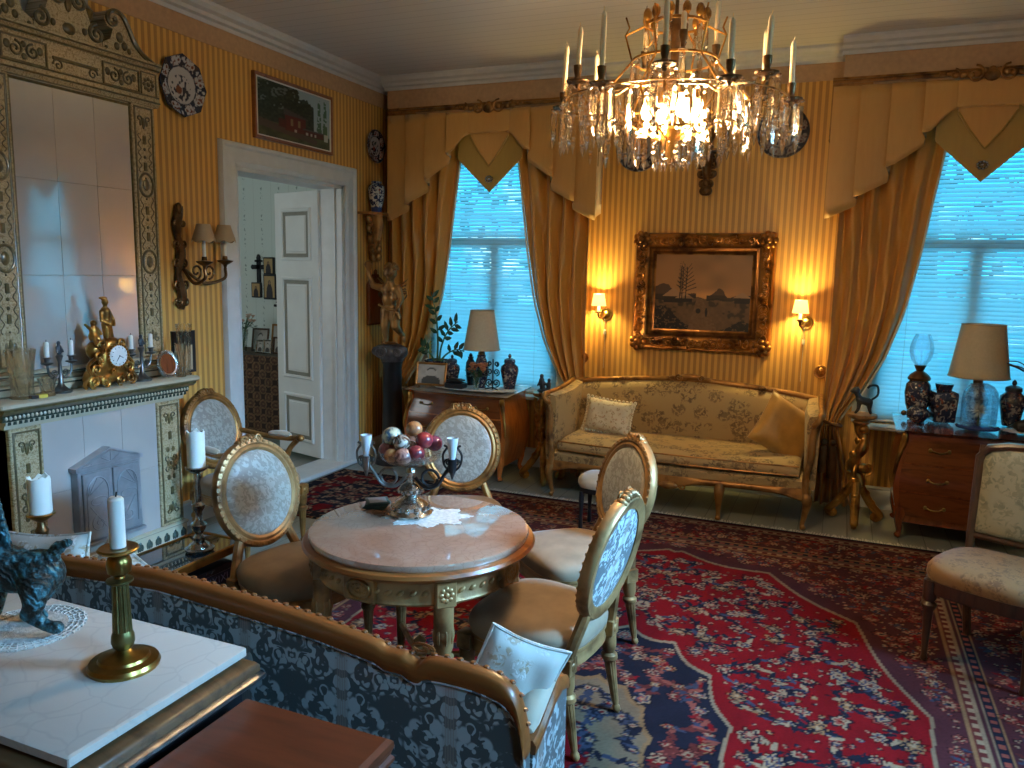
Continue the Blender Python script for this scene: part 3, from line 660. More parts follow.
def main_carpet():
    A, B = 2.0, 3.048; P = Painter(A, B, .008, DRED); X, Y = P.X, P.Y
    ang = np.arctan2(Y/2.3, X/1.36)
    fr = ((X/1.36)**2.3+(Y/2.30)**2.3)**(1/2.3)*(1+.05*np.abs(np.sin(8*ang+.25)))       # red field boundary
    ma = np.arctan2(Y/1.12, X/.62); mr = np.hypot(X/.62, Y/1.12)*(1+.07*np.abs(np.sin(8*ma))); bx = np.maximum(X-1.43, Y-2.48)
    P.I[:] = NAVY*.55+MAR*.55; P.I[fr < 1.012] = IVO*.7; P.I[fr < 1.0] = RED
    P.I[mr < 1.025] = IVO*.8; P.I[mr < 1.0] = NAVY; P.I[mr < .55] = TAN; P.I[mr < .52] = IVO*.6; P.I[mr < .22] = RED
    P.I[bx > 0] = NAVY*.6+MAR*.5
    at_ = lambda F: (lambda x, y: F[min(P.ny-1, int(y/.008)), min(P.nx-1, int(x/.008))])
    fF, fM, fB = at_(fr), at_(mr), at_(bx)
    palR = [(IVO, NAVY, PNK, IVO), (NAVY, IVO, PNK, RED), (IVO, BLU, IVO, MAR), (TAN, NAVY, TAN, IVO), (PNK, NAVY, IVO, BLU)]
    palN = [(IVO, MAR, IVO, NAVY), (PNK, MAR, IVO, RED), (TAN, RED, IVO, BLU), (IVO, BLU, PNK, IVO), (MAR, PNK, IVO, NAVY)]
    flora(P, lambda x, y: fF(x, y) < .97 and fM(x, y) > 1.1, 120, .028, .054, .108, palR, IVO*.55, 3)
    flora(P, lambda x, y: fF(x, y) < .97 and fM(x, y) > 1.1, 330, .009, .017, .046, palR, IVO*.6, 13, False)
    flora(P, lambda x, y: fF(x, y) > 1.06 and fB(x, y) < -.03, 190, .026, .048, .088, palN, IVO*.6, 4)
    flora(P, lambda x, y: fF(x, y) > 1.06 and fB(x, y) < -.03, 420, .009, .017, .040, palN, IVO*.6, 14, False)
    flora(P, lambda x, y: .57 < fM(x, y) < .95, 60, .022, .042, .075, palN, BLU*1.6+IVO*.3, 5)
    flora(P, lambda x, y: fM(x, y) < .5, 36, .018, .036, .062, [(BLU, NAVY, IVO, RED), (NAVY, BLU, IVO, PNK)], BLU*1.3, 6)
    # border: guard stripes with small beads, main border of rosettes
    for d0, d1, base, bead in ((0, .012, TAN, None), (.012, .05, MAR, IVO), (.05, .062, IVO*.8, None), (.075, .087, IVO*.7, None), (.087, .125, NAVY, PNK), (.125, .137, TAN, None),
                               (.43, .442, IVO*.7, None), (.442, .485, MAR, IVO), (.485, .497, IVO*.7, None), (.535, .60, NAVY*.8, None)):
        mk = (bx >= d0) & (bx < d1); P.I[mk] = base
        if bead is not None:
            s = np.where((X-1.43) > (Y-2.48), Y, X); P.I[mk & (np.mod(s, .06) < .026) & (np.abs(bx-(d0+d1)/2) < .012)] = bead
    flora(P, lambda x, y: .16 < fB(x, y) < .41, 130, .028, .050, .092, palN, IVO*.55, 8)
    flora(P, lambda x, y: .15 < fB(x, y) < .42, 330, .009, .018, .042, palN, IVO*.55, 18, False)
    img = mirror4(P.I); h, w, _ = img.shape
    img = img*(.82+.36*vnoise(h, w, 60, 2)[..., None])*(.9+.2*rng.random((h, w))[..., None]); img = np.clip(img, 0, 1)
    t = thing('persian_carpet', 'large red Persian carpet with navy medallion and floral border under the round table', 'carpet', (-.85, 2.5, 0))
    nu, nv = w-1, h-1
    f3 = lambda u, v: ((u*2-1)*A, (v*2-1)*B, .0125 if 0 < u < 1 and 0 < v < 1 else .001)
    canvas('pile', nu, nv, f3, img, M['rug'], t)
    f = MB(); r = random.Random(1)
    for s in (-1, 1):
        x = -A
        while x < A:
            y0 = s*B; dx = r.uniform(-.02, .02); ln = r.uniform(.05, .085)
            f.add([(x, y0, .008), (x+.007, y0, .008), (x+.007+dx, y0+s*ln, .003), (x+dx, y0+s*ln, .003)], [(0, 1, 2, 3)]); x += .011
    o = f.build('fringe', M['lace'], t, None); o['kind'] = 'stuff'
main_carpet()
def small_rug():
    A, B = .50, .62; P = Painter(A, B, .01, RED*.8); X, Y = P.X, P.Y; bx = np.maximum(X-.36, Y-.48)
    mr = np.hypot(X/.24, Y/.34)*(1+.08*np.abs(np.sin(7*np.arctan2(Y, X)))); P.I[mr < 1] = NAVY; P.I[mr < .5] = PNK*.6; P.I[bx > 0] = NAVY*.8; P.I[(bx > 0) & (bx < .012)] = IVO*.6; P.I[bx > .12] = MAR
    pal = [(NAVY, IVO, RED, NAVY), (IVO, NAVY, PNK, IVO), (PNK, NAVY, IVO, RED)]
    flora(P, lambda x, y: True, 26, .025, .05, .10, pal, NAVY, 21)
    img = mirror4(P.I); h, w, _ = img.shape; img = np.clip(img*(.8+.4*vnoise(h, w, 20, 5)[..., None]), 0, 1)
    o = canvas('rug', w-1, h-1, lambda u, v: ((u*2-1)*A, (v*2-1)*B, .010 if 0 < u < 1 and 0 < v < 1 else .001), img, M['rug'])
    o.location = (-3.40, 4.97, 0); tag(o, 'small red rug lying in front of the doorway threshold', 'rug')
small_rug()

# ================================================================== TILED STOVE
SY = 3.0
def stove():
    t = thing('tiled_stove', 'tall ivory tiled stove with olive ornament, mantel shelf and scrolled crest', 'stove', (XL, SY, 0))
    UX, LX, MX = .20, .32, .42; du = .03
    iv, dk, orn = M['ivory'], M['olive'], M['ornate']
    # --- lower body
    m = MB(); m.box(.005, LX-.012, -.53, .53, .0, .96); m.build('core', iv, t, None)
    m = MB(); m.box(.005, LX+.05, -.58, .58, 0, .075, .01); m.box(.005, LX+.02, -.56, .56, .165, .185, .006); m.build('plinth', iv, t)
    m = MB(); m.box(.005, LX+.012, -.55, .55, .075, .165); fr = m.build('leaf_frieze', iv, t, None)
    m = MB()
    for i in range(17):
        y = -.52+i*.065
        m.ell((LX+.012, y, .115), (.006, .014, .03), 8, 5)
        for s in (-1, 1): m.ell((LX+.012, y+s*.014, .108), (.005, .010, .022), 6, 4)
    m.build('leaf_relief', M['green_glaze'], fr)
    def tiles(x, y0, y1, z0, z1, nc, nr, name='tile'):
        w, h = (y1-y0)/nc, (z1-z0)/nr; src = None
        for j in range(nr):
            for i in range(nc):
                if src is None:
                    mm = MB(); mm.box(-.006, .006, -w/2+.0005, w/2-.0005, -h/2+.0005, h/2-.0005, .0012); src = mm.build(name, M['tile'], t); o = src
                else: o = share(src, t)
                o.location = (x, y0+w*(i+.5), z0+h*(j+.5)); o.rotation_euler = (0, R(random.uniform(-.12, .12)), R(random.uniform(-.12, .12)))
    tiles(LX-.006, -.36, .36, .185, .945, 3, 2)
    def orn_pilaster(x, yc, w, z0, z1, upper):
        m = MB(); m.box(.005, x+.012, yc-w/2, yc+w/2, z0, z1, .006); p = m.build('pilaster', orn, t)
        fn = lambda a, b, e: (x+.012+e, yc+a, (z0+z1)/2+b)
        m = MB(); H = z1-z0
        m.rect_frame(w-.03, H-.04, [(0, -.002), (0, .004), (.006, .006), (.010, .004), (.010, -.002)], fn)
        cz = lambda z: z-(z0+z1)/2
        def ringo(z, ra, rb):
            m.oval_frame(ra, rb, [(0, -.002), (0, .006), (.008, .008), (.014, .004), (.014, -.002)], lambda a, b, e: fn(a, cz(z)+b, e), 20); m.ell(fn(0, cz(z), .002), (.008, ra*.55, rb*.6), 10, 6)
        def bar(z, h): m.box(x+.010, x+.018, yc-.011, yc+.011, z-h/2, z+h/2, .003)
        def dot(z, r=.010): m.ell((x+.012, yc, z), (.007, r, r), 8, 5)
        def sprig_(z, k):
            m.ell((x+.012, yc, z+.012*k), (.007, .012, .032), 8, 5)
            for s in (-1, 1):
                m.tube([fn(s*a, cz(z)+b*k, .003) for a, b in spiral(.030, -.012, .022, .006, PI*.6, .9, 10)], .0045, 5)
                m.ell((x+.012, yc+s*.022, z+.008*k), (.006, .010, .020), 6, 4)
        def squig(za, zb):
            for s in (-1, 1): m.tube([fn(s*(.036+.010*S(q*9*PI)), cz(za+(zb-za)*q), .002) for q in [i/28 for i in range(29)]], .0032, 4)
        if upper:
            zc = [z0+.12, z0+.56, z0+1.0, z1-.10]
            for i, z in enumerate(zc):
                if i in (1, 2): ringo(z, .042, .058)
                else: sprig_(z, 1 if i == 0 else -1)
            for a, b in zip(zc, zc[1:]):
                mid = (a+b)/2; bar(mid+.075, .05); dot(mid+.022); dot(mid-.022); bar(mid-.075, .05); squig(a+.07, b-.07)
                for s in (-1, 1): dot(mid+s*.14, .006)
        else:
            sprig_(z0+.10, 1); sprig_(z1-.10, -1); bar(z0+.21, .05); bar(z1-.21, .05)
            mid = (z0+z1)/2
            for s in (-1, 1):
                for q in (-1, 1):
                    m.tube([fn(s*a, cz(mid)+q*b, .003) for a, b in spiral(.026, .035, .024, .005, PI, 1.1, 12)], .0055, 5)
                    m.ell((x+.012, yc+s*.02, mid+q*.085), (.006, .014, .018), 6, 4)
            ringo(mid, .016, .022)
            for s in (-1, 1):
                for q in (z0+.035, z1-.035): m.ell((x+.012, yc+s*(w/2-.03), q), (.005, .007, .007), 6, 4)
        m.build('pilaster_ornament', dk, p)
    for s in (-1, 1): orn_pilaster(LX, s*.445, .17, .185, .945, False)
    # --- mantel shelf with stepped mouldings and beaded rows
    m = MB(); m.prism([(0, .945), (LX+.015, .945), (LX+.02, .965), (LX+.03, .968), (LX+.034, .985), (0, .985)], -.555, .555, lambda a, b, d: (a, d, b)); m.build('bed_moulding', iv, t, 30)
    m = MB(); m.prism([(0, .985), (LX+.036, .985), (LX+.044, 1.0), (LX+.046, 1.018), (LX+.06, 1.022), (0, 1.022)], -.575, .575, lambda a, b, d: (a, d, b)); m.build('dark_moulding', M['green_glaze'], t, 30)
    m = MB(); m.prism([(0, 1.022), (LX+.062, 1.022), (LX+.085, 1.04), (LX+.088, 1.052), (0, 1.052)], -.595, .595, lambda a, b, d: (a, d, b)); m.build('cove_moulding', M['olive'], t, 30)
    m = MB(); m.box(.005, MX, -.615, .615, 1.052, 1.083, .008); m.build('mantel_shelf', iv, t)
    m = MB()
    for i in range(52): m.ell((LX+.046, -.56+i*.022, 1.004), (.006, .008, .010), 6, 4)
    m.build('bead_row', iv, t)
    m = MB()
    for i in range(40): m.box(LX+.022, LX+.036, -.545+i*.028, -.531+i*.028, .968, .984)
    m.build('dentil_row', M['green_glaze'], t, None)
    # --- upper body
    m = MB(); m.box(.005, UX-.012, -.515+du, .515+du, 1.083, 2.70); m.build('upper_core', iv, t, None)
    m = MB(); m.box(.005, UX+.05, -.55+du, .55+du, 1.083, 1.14, .008); m.box(.005, UX+.03, -.535+du, .535+du, 1.14, 1.165, .006); m.box(.005, UX+.045, -.545+du, .545+du, 1.165, 1.20, .01); m.build('upper_plinth', iv, t)
    m = MB(); m.box(UX+.02, UX+.052, -.551+du, .551+du, 1.118, 1.128, .003); m.box(UX+.02, UX+.047, -.546+du, .546+du, 1.175, 1.185, .003); m.build('plinth_line', M['green_glaze'], t)
    tiles(UX-.006, -.355+du, .355+du, 1.20, 2.64, 3, 3)
    for s in (-1, 1): orn_pilaster(UX, s*.435+du, .16, 1.20, 2.655, True)
    m = MB()
    for s in (-1, 1): m.tube([(UX, s*.352+du, 1.2), (UX, s*.352+du, 2.63)], .008, 6)
    m.tube([(UX, -.352+du, 2.63), (UX, .352+du, 2.63)], .008, 6); m.build('panel_moulding', M['olive'], t)
    # entablature
    prof = [(0, 2.645), (UX+.02, 2.645), (UX+.035, 2.665), (UX+.03, 2.685), (UX+.03, 2.84), (UX+.045, 2.85), (UX+.06, 2.872), (UX+.06, 2.885), (0, 2.885)]
    m = MB(); m.prism(prof, -.54+du, .54+du, lambda a, b, d: (a, d, b)); en = m.build('entablature', orn, t, 30)
    m = MB(); X = UX+.032
    fn = lambda y, z, e: (X+e, y+du, z)
    m.box(X-.002, X+.006, -.13+du, .13+du, 2.757, 2.775, .002)
    for s in (-1, 1):
        m.rect_frame(.24, .12, [(0, -.002), (0, .006), (.008, .006), (.008, -.002)], lambda a, b, e, s=s: fn(s*.28+a, 2.762+b, e))
        for q in (-1, 1):
            m.tube([fn(s*.28+q*a, 2.762+b, .002) for a, b in spiral(.045, 0, .038, .006, PI/2, 1.4, 18)], .006, 5)
            m.ell(fn(s*.28+q*.085, 2.775, 0), (.007, .018, .022), 8, 5); m.ell(fn(s*.28, 2.762+q*.028, 0), (.007, .016, .016), 8, 5)
        for a in range(8): m.ell(fn(s*.465+.03*Cc(a*PI/4), 2.762+.03*S(a*PI/4), 0), (.007, .012, .012), 6, 4)
        m.ell(fn(s*.465, 2.762, 0), (.010, .014, .014), 8, 5); m.rect_frame(.11, .13, [(0, -.002), (0, .005), (.006, .005), (.006, -.002)], lambda a, b, e, s=s: fn(s*.465+a, 2.762+b, e))
        m.tube([fn(s*a, 2.735+b, .002) for a, b in spiral(.10, 0, .03, .005, 0, 1.3, 14)], .005, 5)
    for z, e in ((2.668, .006), (2.70, .0), (2.845, .012), (2.868, .03)): m.tube([fn(-.535, z, e), fn(.535, z, e)], .0055, 6)
    m.build('entablature_ornament', dk, en)
    # scrolled crest
    cr = MB(); X0 = .05
    def slab(poly, d0=X0, d1=UX): cr.prism(poly, d0, d1, lambda a, b, d: (d, a+du, b))
    for s in (-1, 1):
        top = [(.53, 2.885), (.50, 2.905), (.44, 2.935), (.395, 2.985), (.365, 3.045), (.33, 3.10), (.28, 3.118), (.235, 3.10), (.215, 3.055), (.235, 3.02), (.27, 3.015)]
        poly = [(s*a, b) for a, b in top]+[(s*.25, 2.96), (s*.2, 2.93), (s*.2, 2.885)]
        slab(poly if s > 0 else poly[::-1])
    slab([(-.20, 2.885), (.20, 2.885), (.19, 2.95), (.13, 3.0), (.10, 3.08), (.06, 3.16), (0, 3.20), (-.06, 3.16), (-.10, 3.08), (-.13, 3.0), (-.19, 2.95)])
    c = cr.build('crest', orn, t, 30)
    m = MB()
    for s in (-1, 1):
        m.tube([(UX+.008, s*p.x+du, p.y) for p in curve([(.53, 2.89), (.45, 2.93), (.40, 2.98), (.365, 3.045), (.33, 3.095), (.28, 3.11), (.24, 3.09), (.235, 3.05), (.265, 3.035), (.285, 3.055), (.275, 3.075)], 4)], .013, 6)
        m.tube([(UX+.006, s*a+du, 2.955+b) for a, b in spiral(.16, 0, .05, .008, PI/2, 1.5, 20)], .009, 6)
        m.tube([(UX+.006, s*a+du, 3.09+b) for a, b in spiral(.065, 0, .05, .008, PI/2, 1.5, 20)], .009, 6)
        for a, b, rr in ((.34, 2.94, .02), (.31, 2.98, .024), (.37, 2.92, .014), (.29, 2.93, .018), (.09, 2.95, .016), (.22, 2.905, .012)): m.ell((UX, s*a+du, b), (.012, rr, rr*1.2), 8, 5)
    m.ell((UX, du, 3.07), (.014, .022, .05), 8, 6); m.ell((UX, du, 2.94), (.012, .04, .03), 8, 5)
    m.tube([(UX+.004, -.53+du, 2.897), (UX+.004, .53+du, 2.897)], .006, 6); m.build('crest_ornament', dk, c)
    for s in (-1, 1):
        m = MB(); y = s*.46+du
        m.lathe([(.052, 0), (.052, .012), (.04, .02), (.044, .04), (.036, .05), (.03, .075), (.014, .10), (.02, .112), (.022, .125), (.012, .14), (.0, .146)], 12, (.13, y, 2.885)); m.build('finial', M['olive'], t)
    m = MB(); m.lathe([(.05, 0), (.05, .02), (.03, .03), (.06, .07), (.075, .11), (.05, .14), (.02, .16), (.028, .18), (0, .20)], 12, (.11, .135+du, 2.97)); m.build('urn', M['olive'], t)
    m = MB(); m.box(.005, .045, -.50, .28, 2.885, ZC); m.build('flue_block', M['tile'], t, None)
    # cast-iron fire doors
    FX = LX
    m = MB(); fy, fw, fh, fz = -.01, .40, .40, .26
    m.box(FX-.004, FX+.05, fy-fw/2, fy+fw/2, fz, fz+fh, .006); m.prism([(-fw/2-.012, fz+fh), (fw/2+.012, fz+fh), (fw/2+.012, fz+fh+.02), (0, fz+fh+.10), (-fw/2-.012, fz+fh+.02)], FX-.004, FX+.058, lambda a, b, d: (d, fy+a, b)); m.box(FX-.004, FX+.065, fy-fw/2-.012, fy+fw/2+.012, fz-.02, fz, .004)
    fd = m.build('fire_door_frame', M['castiron'], t, 30)
    m = MB(); m.tube([(FX+.058, fy-fw/2+.02, fz+fh+.022), (FX+.058, fy, fz+fh+.085), (FX+.058, fy+fw/2-.02, fz+fh+.022)], .004, 5, True)
    for a in (-2, -1, 0, 1, 2): m.tube([(FX+.058, fy, fz+fh+.02), (FX+.058, fy+a*.06, fz+fh+.082-abs(a)*.028)], .0035, 5)
    m.build('pediment_tracery', M['castiron'], fd)
    for s in (-1, 1):
        m = MB(); y0 = fy+s*.094; w = .17
        m.box(FX+.045, FX+.062, y0-w/2, y0+w/2, fz+.015, fz+fh-.015, .004); lf = m.build('fire_door', M['castiron'], t)
        m = MB(); X = FX+.064
        arch = [(X, y0+.065*Cc(a), fz+.27+.085*S(a)) for a in [PI*i/12 for i in range(13)]]
        m.tube([(X, y0+.065, fz+.05)]+arch+[(X, y0-.065, fz+.05)], .0045, 5)
        for a in (.25, .5, .75): m.tube([(X, y0+s*.06, fz+.26), (X, y0+.06*Cc(PI*a), fz+.27+.08*S(PI*a))], .003, 5)
        m.tube([(X, y0+a, fz+.22+b*.5) for a, b in spiral(0, 0, .06, .03, 0, .9, 16)], .0035, 5)
        m.tube([(X, y0+a, fz+.10+b) for a, b in spiral(0, 0, .05, .008, PI/2, 1.4, 18)], .0035, 5); m.tube([(X, y0-s*.05, fz+.06), (X, y0+s*.05, fz+.20)], .003, 5)
        m.build('door_tracery', M['castiron'], lf)
        m = MB(); m.lathe([(.006, 0), (.006, .015), (.012, .02), (.0, .03)], 8); k = m.build('knob', M['brass'], lf); at(k, (FX+.062, fy+s*.018, fz+.2), (0, R(90), 0))
stove()

# ================================================================== FURNITURE
CZ = .013                                   # top of the carpet pile
def sup(a, b, n, e=3.0, cx=0, cy=0, z=0, taper=0):
    L = []
    for j in range(n):
        t = 2*PI*j/n; c, s = Cc(t), S(t); x = math.copysign(abs(c)**(2/e), c)*a; y = math.copysign(abs(s)**(2/e), s)*b
        L.append((cx+x*(1+taper*y/b), cy+y, z))
    return L
def turned_leg(h, r0, r1, cap=.05, fl=10):
    """fluted tapering leg from floor to h"""
    P = [(r0*.75, 0), (r0*1.15, .01), (r0*1.15, .022), (r0*.8, .03), (r0, .045), (r1*.92, h-cap-.06), (r1*1.25, h-cap-.05), (r1*1.25, h-cap-.035), (r1*.85, h-cap-.025), (r1*1.15, h-cap), (r1*1.2, h)]
    n = fl*4; L = []
    for i, (r, z) in enumerate(P):
        flute = .12 if 4 <= i <= 5 else 0
        L.append([(r*(1-flute*(j % 4 == 0))*Cc(2*PI*j/n), r*(1-flute*(j % 4 == 0))*S(2*PI*j/n), z) for j in range(n)])
    return L
def oval_chair(name, label, arms, wood_, loc, face, group='oval-backed salon chairs', backmat=None, frontmat=None):
    t = thing(name, label, 'armchair' if arms else 'chair', loc, face-PI/2, group)
    w, d = (.27, .255) if arms else (.245, .235)
    m = MB(); m.skin([sup(w*k, d*k, 36, 3.2, 0, 0, z, .07) for k, z in ((.99, .385), (1.01, .40), (1.02, .425), (.99, .445), (.90, .462), (.7, .474), (.4, .48), (.05, .482))]); m.build('seat', M['velvet'], t, 60)
    m = MB(); m.skin([sup(w*k, d*k, 36, 3.2, 0, 0, z, .07) for k, z in ((.97, .318), (.99, .322), (.985, .335), (.97, .342), (.97, .368), (1.0, .376), (1.0, .386), (.9, .386))]); m.build('seat_rail', wood_, t, 40)
    # carved blocks over the legs
    src = None
    for x, y in ((-w*.86, d*.86), (w*.86, d*.86), (-w*.76, -d*.88), (w*.76, -d*.88)):
        m = MB(); rear = y < 0
        m.M = Matrix.Translation((x, y, 0)) @ (Matrix.Rotation(R(7 if rear else 0), 4, 'X') if 0 else Matrix.Identity(4))
        L = turned_leg(.32, .014, .026)
        if rear: L = [[(p[0], p[1]-.05*(1-q[0][2]/.32)**1.5, p[2]) for p in q] for q in L]
        m.skin(L); m.box(-.030, .030, -.030, .030, .318, .384, .004); m.ell((0, .030 if not rear else -.030, .35), (.018, .006, .018), 8, 5); m.build('leg', wood_, t, 40)
    # oval back, leaning
    lean = R(13); T = Matrix.Translation((0, -d+.02, .40)) @ Matrix.Rotation(lean, 4, 'X')
    ra, rb, cz = .186, .206, .322
    fn = lambda a, b, e: T @ Vector((a, e, cz+b))
    prof = [(-.012, -.018), (-.012, .020), (.0, .027), (.012, .020), (.02, .026), (.036, .022), (.042, .008), (.042, -.012), (.03, -.024), (.01, -.022)]
    m = MB(); m.oval_frame(ra, rb, prof, fn, 48); bf = m.build('back_frame', wood_, t, 50)
    m = MB()
    for i in range(44):
        a = 2*PI*i/44; m.ell(fn((ra+.028)*Cc(a), (rb+.028)*S(a), .022), (.010, .007, .008), 6, 4)
    m.build('beading', wood_, bf)
    m = MB()
    for i in range(-4, 5): m.ell(fn(i*.020, rb+.042-.0022*i*i, .0), (.016, .024, .018+.004*(4-abs(i))/4), 8, 5)
    for s in (-1, 1): m.tube([fn(s*a, rb+.040+b, .018) for a, b in spiral(.035, 0, .024, .005, PI, 1.3, 14)], .006, 5)
    m.build('carved_crest', wood_, bf)
    def pad(front, mat, nm, bulge):
        m = MB(); L = []
        for k, e in ((1.0, 0), (.97, .35), (.88, .7), (.65, .92), (.35, 1.0), (.03, 1.02)):
            L.append([fn(ra*k*Cc(2*PI*j/40), rb*k*S(2*PI*j/40), (.004+bulge*e) if front else -(.008+bulge*e)) for j in range(40)])
        m.skin(L, cap0=False); return m.build(nm, mat, t, 60)
    pad(True, frontmat or M['damask_chair'], 'back_pad', .030); pad(False, backmat or M['damask'], 'back_cover', .010)
    for s in (-1, 1):
        m = MB(); p0 = Vector((s*w*.74, -d*.90, .34)); p1 = fn(s*.125, -rb*.88, -.002)
        m.tube(curve([p0, p0+Vector((0, -.005, .05)), p1+Vector((s*.012, .004, -.03)), p1], 5), [.026]*5+[.022]*5+[.022]*6, 8); m.build('stile', wood_, t)
    if arms:
        for s in (-1, 1):
            m = MB(); a0 = fn(s*(ra+.02), -.03, 0)
            m.tube(curve([a0, Vector((s*.26, -.10, .655)), Vector((s*.29, .06, .65)), Vector((s*.295, .145, .662))], 6), [.017]*12+[.018]*6+[.022], 8)
            m.ell((s*.295, .155, .66), (.026, .028, .022), 10, 6)
            m.tube(curve([Vector((s*.292, .135, .65)), Vector((s*.285, .07, .58)), Vector((s*.262, .05, .48)), Vector((s*.255, .09, .375))], 6), [.018]*8+[.022]*11, 8); ar = m.build('arm', wood_, t)
            m = MB(); m.tube(curve([Vector((s*.268, -.085, .672)), Vector((s*.285, 0, .675)), Vector((s*.293, .075, .672))], 5), [.016, .024, .026, .027, .027, .027, .027, .026, .024, .022, .012], 10, flat=.8); m.build('arm_pad', M['armpad'], ar)
    return t
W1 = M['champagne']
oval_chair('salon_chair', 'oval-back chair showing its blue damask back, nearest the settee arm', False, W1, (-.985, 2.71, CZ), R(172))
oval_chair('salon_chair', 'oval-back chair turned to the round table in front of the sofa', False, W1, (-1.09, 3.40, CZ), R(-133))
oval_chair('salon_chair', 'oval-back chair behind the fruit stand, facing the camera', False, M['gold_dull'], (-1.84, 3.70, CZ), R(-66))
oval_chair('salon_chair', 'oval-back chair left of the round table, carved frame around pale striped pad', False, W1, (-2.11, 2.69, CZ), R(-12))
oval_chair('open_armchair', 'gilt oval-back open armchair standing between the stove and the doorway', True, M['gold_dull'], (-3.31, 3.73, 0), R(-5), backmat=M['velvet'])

# ---- round marble table
def round_table():
    t = thing('round_table', 'round gilt table with pink marble top and fluted legs', 'table', (-1.46, 2.60, CZ))
    r = .425
    m = MB(); m.lathe([(r-.02, .708), (r, .712), (r+.004, .724), (r, .735), (r-.012, .739), (.05, .7392), (.01, .7392)], 64); m.build('marble_top', M['marble_pink'], t, 40)
    m = MB(); m.lathe([(.36, .672), (r+.0, .674), (r+.018, .682), (r+.028, .694), (r+.022, .706), (r+.006, .711), (r-.03, .711), (.3, .711)], 64); m.build('gilt_rim', M['railwood'], t, 40)
    m = MB(); m.lathe([(r-.055, .575), (r-.035, .575), (r-.030, .583), (r-.036, .59), (r-.038, .655), (r-.030, .662), (r-.026, .674), (r-.06, .674)], 64); ap = m.build('apron', M['champagne'], t, 40)
    m = MB()
    for i in range(56):
        a = 2*PI*i/56
        if min(abs((a-R(x)+PI) % (2*PI)-PI) for x in (-48, -138, 132, 42, -93, 87, -3, 177)) < .13: continue
        m.M = Matrix.Rotation(a, 4, 'Z') @ Matrix.Translation((r-.036, 0, .623)) @ Matrix.Rotation(R(35), 4, 'X'); m.ell((0, 0, 0), (.010, .016, .009), 8, 5)
    m.M = None; m.build('guilloche', M['champagne'], ap)
    for a in (-93, 87, -3, 177):
        m = MB(); m.M = Matrix.Rotation(R(a), 4, 'Z') @ Matrix.Translation((r-.034, 0, .624))
        fn = lambda p, q, e: (e, p, q)
        m.box(-.012, .010, -.065, .065, -.046, .046, .004); m.oval_frame(.044, .030, [(0, 0), (0, .014), (.006, .017), (.010, .012), (.010, 0)], fn, 24)
        for k in range(10): m.ell((.010, .026*Cc(k*PI/5), .017*S(k*PI/5)), (.006, .010, .007), 6, 4)
        m.ell((.012, 0, 0), (.006, .008, .008), 8, 5); m.build('patera_plaque', M['gold_dull'], t)
    for a in (-48, -138, 132, 42):
        m = MB(); m.M = Matrix.Rotation(R(a), 4, 'Z') @ Matrix.Translation((r-.045, 0, 0))
        m.skin(turned_leg(.575, .016, .030, .16)); m.lathe([(.02, .42), (.034, .44), (.038, .47), (.028, .51), (.022, .52), (.032, .54), (.033, .575)], 16)
        for k in range(8): m.ell((.033*Cc(k*PI/4), .033*S(k*PI/4), .46), (.008, .008, .030), 6, 5)
        m.box(-.036, .040, -.036, .036, .574, .672, .005)
        for k in range(8): m.ell((.040, .019*Cc(k*PI/4), .623+.022*S(k*PI/4)), (.006, .010, .010), 6, 4)
        m.ell((.042, 0, .623), (.007, .010, .010), 8, 5); m.build('leg', M['champagne'], t, 40)
    m = MB()
    for a in (-48, 42):
        d = Vector((Cc(R(a)), S(R(a)), 0)); q = [d*(.375*s)+Vector((0, 0, .16+.05*(1-abs(s))**2)) for s in (-1, -.6, -.3, 0, .3, .6, 1)]; m.tube(curve(q, 4), .013, 8)
    m.lathe([(.0, .19), (.03, .195), (.034, .22), (.02, .24), (.026, .26), (0, .285)], 12); m.build('stretcher', M['champagne'], t)
round_table()

# ---- small glossy table between settee and stove with books on its shelf
def low_table():
    t = thing('low_table', 'low table with mirror-glossy top and gilt edge in front of the stove', 'table', (-2.66, 2.50, CZ))
    a, b = .135, .29
    m = MB(); m.box(-a, a, -b, b, .44, .448); m.build('glass_top', M['black_gloss'], t, None)
    m = MB(); m.rect_frame(2*a+.03, 2*b+.03, [(0, .415), (0, .45), (.006, .455), (.015, .452), (.015, .425)], lambda p, q, e: (p, q, e)); m.build('gilt_edge', M['gold'], t)
    m = MB(); m.box(-a+.01, a-.01, -b+.01, b-.01, .26, .275, .004); m.build('shelf', M['black'], t)
    for x in (-1, 1):
        for y in (-1, 1): m = MB(); m.lathe([(.012, 0), (.014, .02), (.010, .05), (.014, .2), (.012, .3), (.016, .42)], 10, (x*(a-.015), y*(b-.015), 0)); m.build('leg', M['black'], t)
M['black_gloss'] = plain('black_mirror_glass', (.02, .025, .03), .04, var=.1, Coat_Weight=1.0, Coat_Roughness=.02)
low_table()
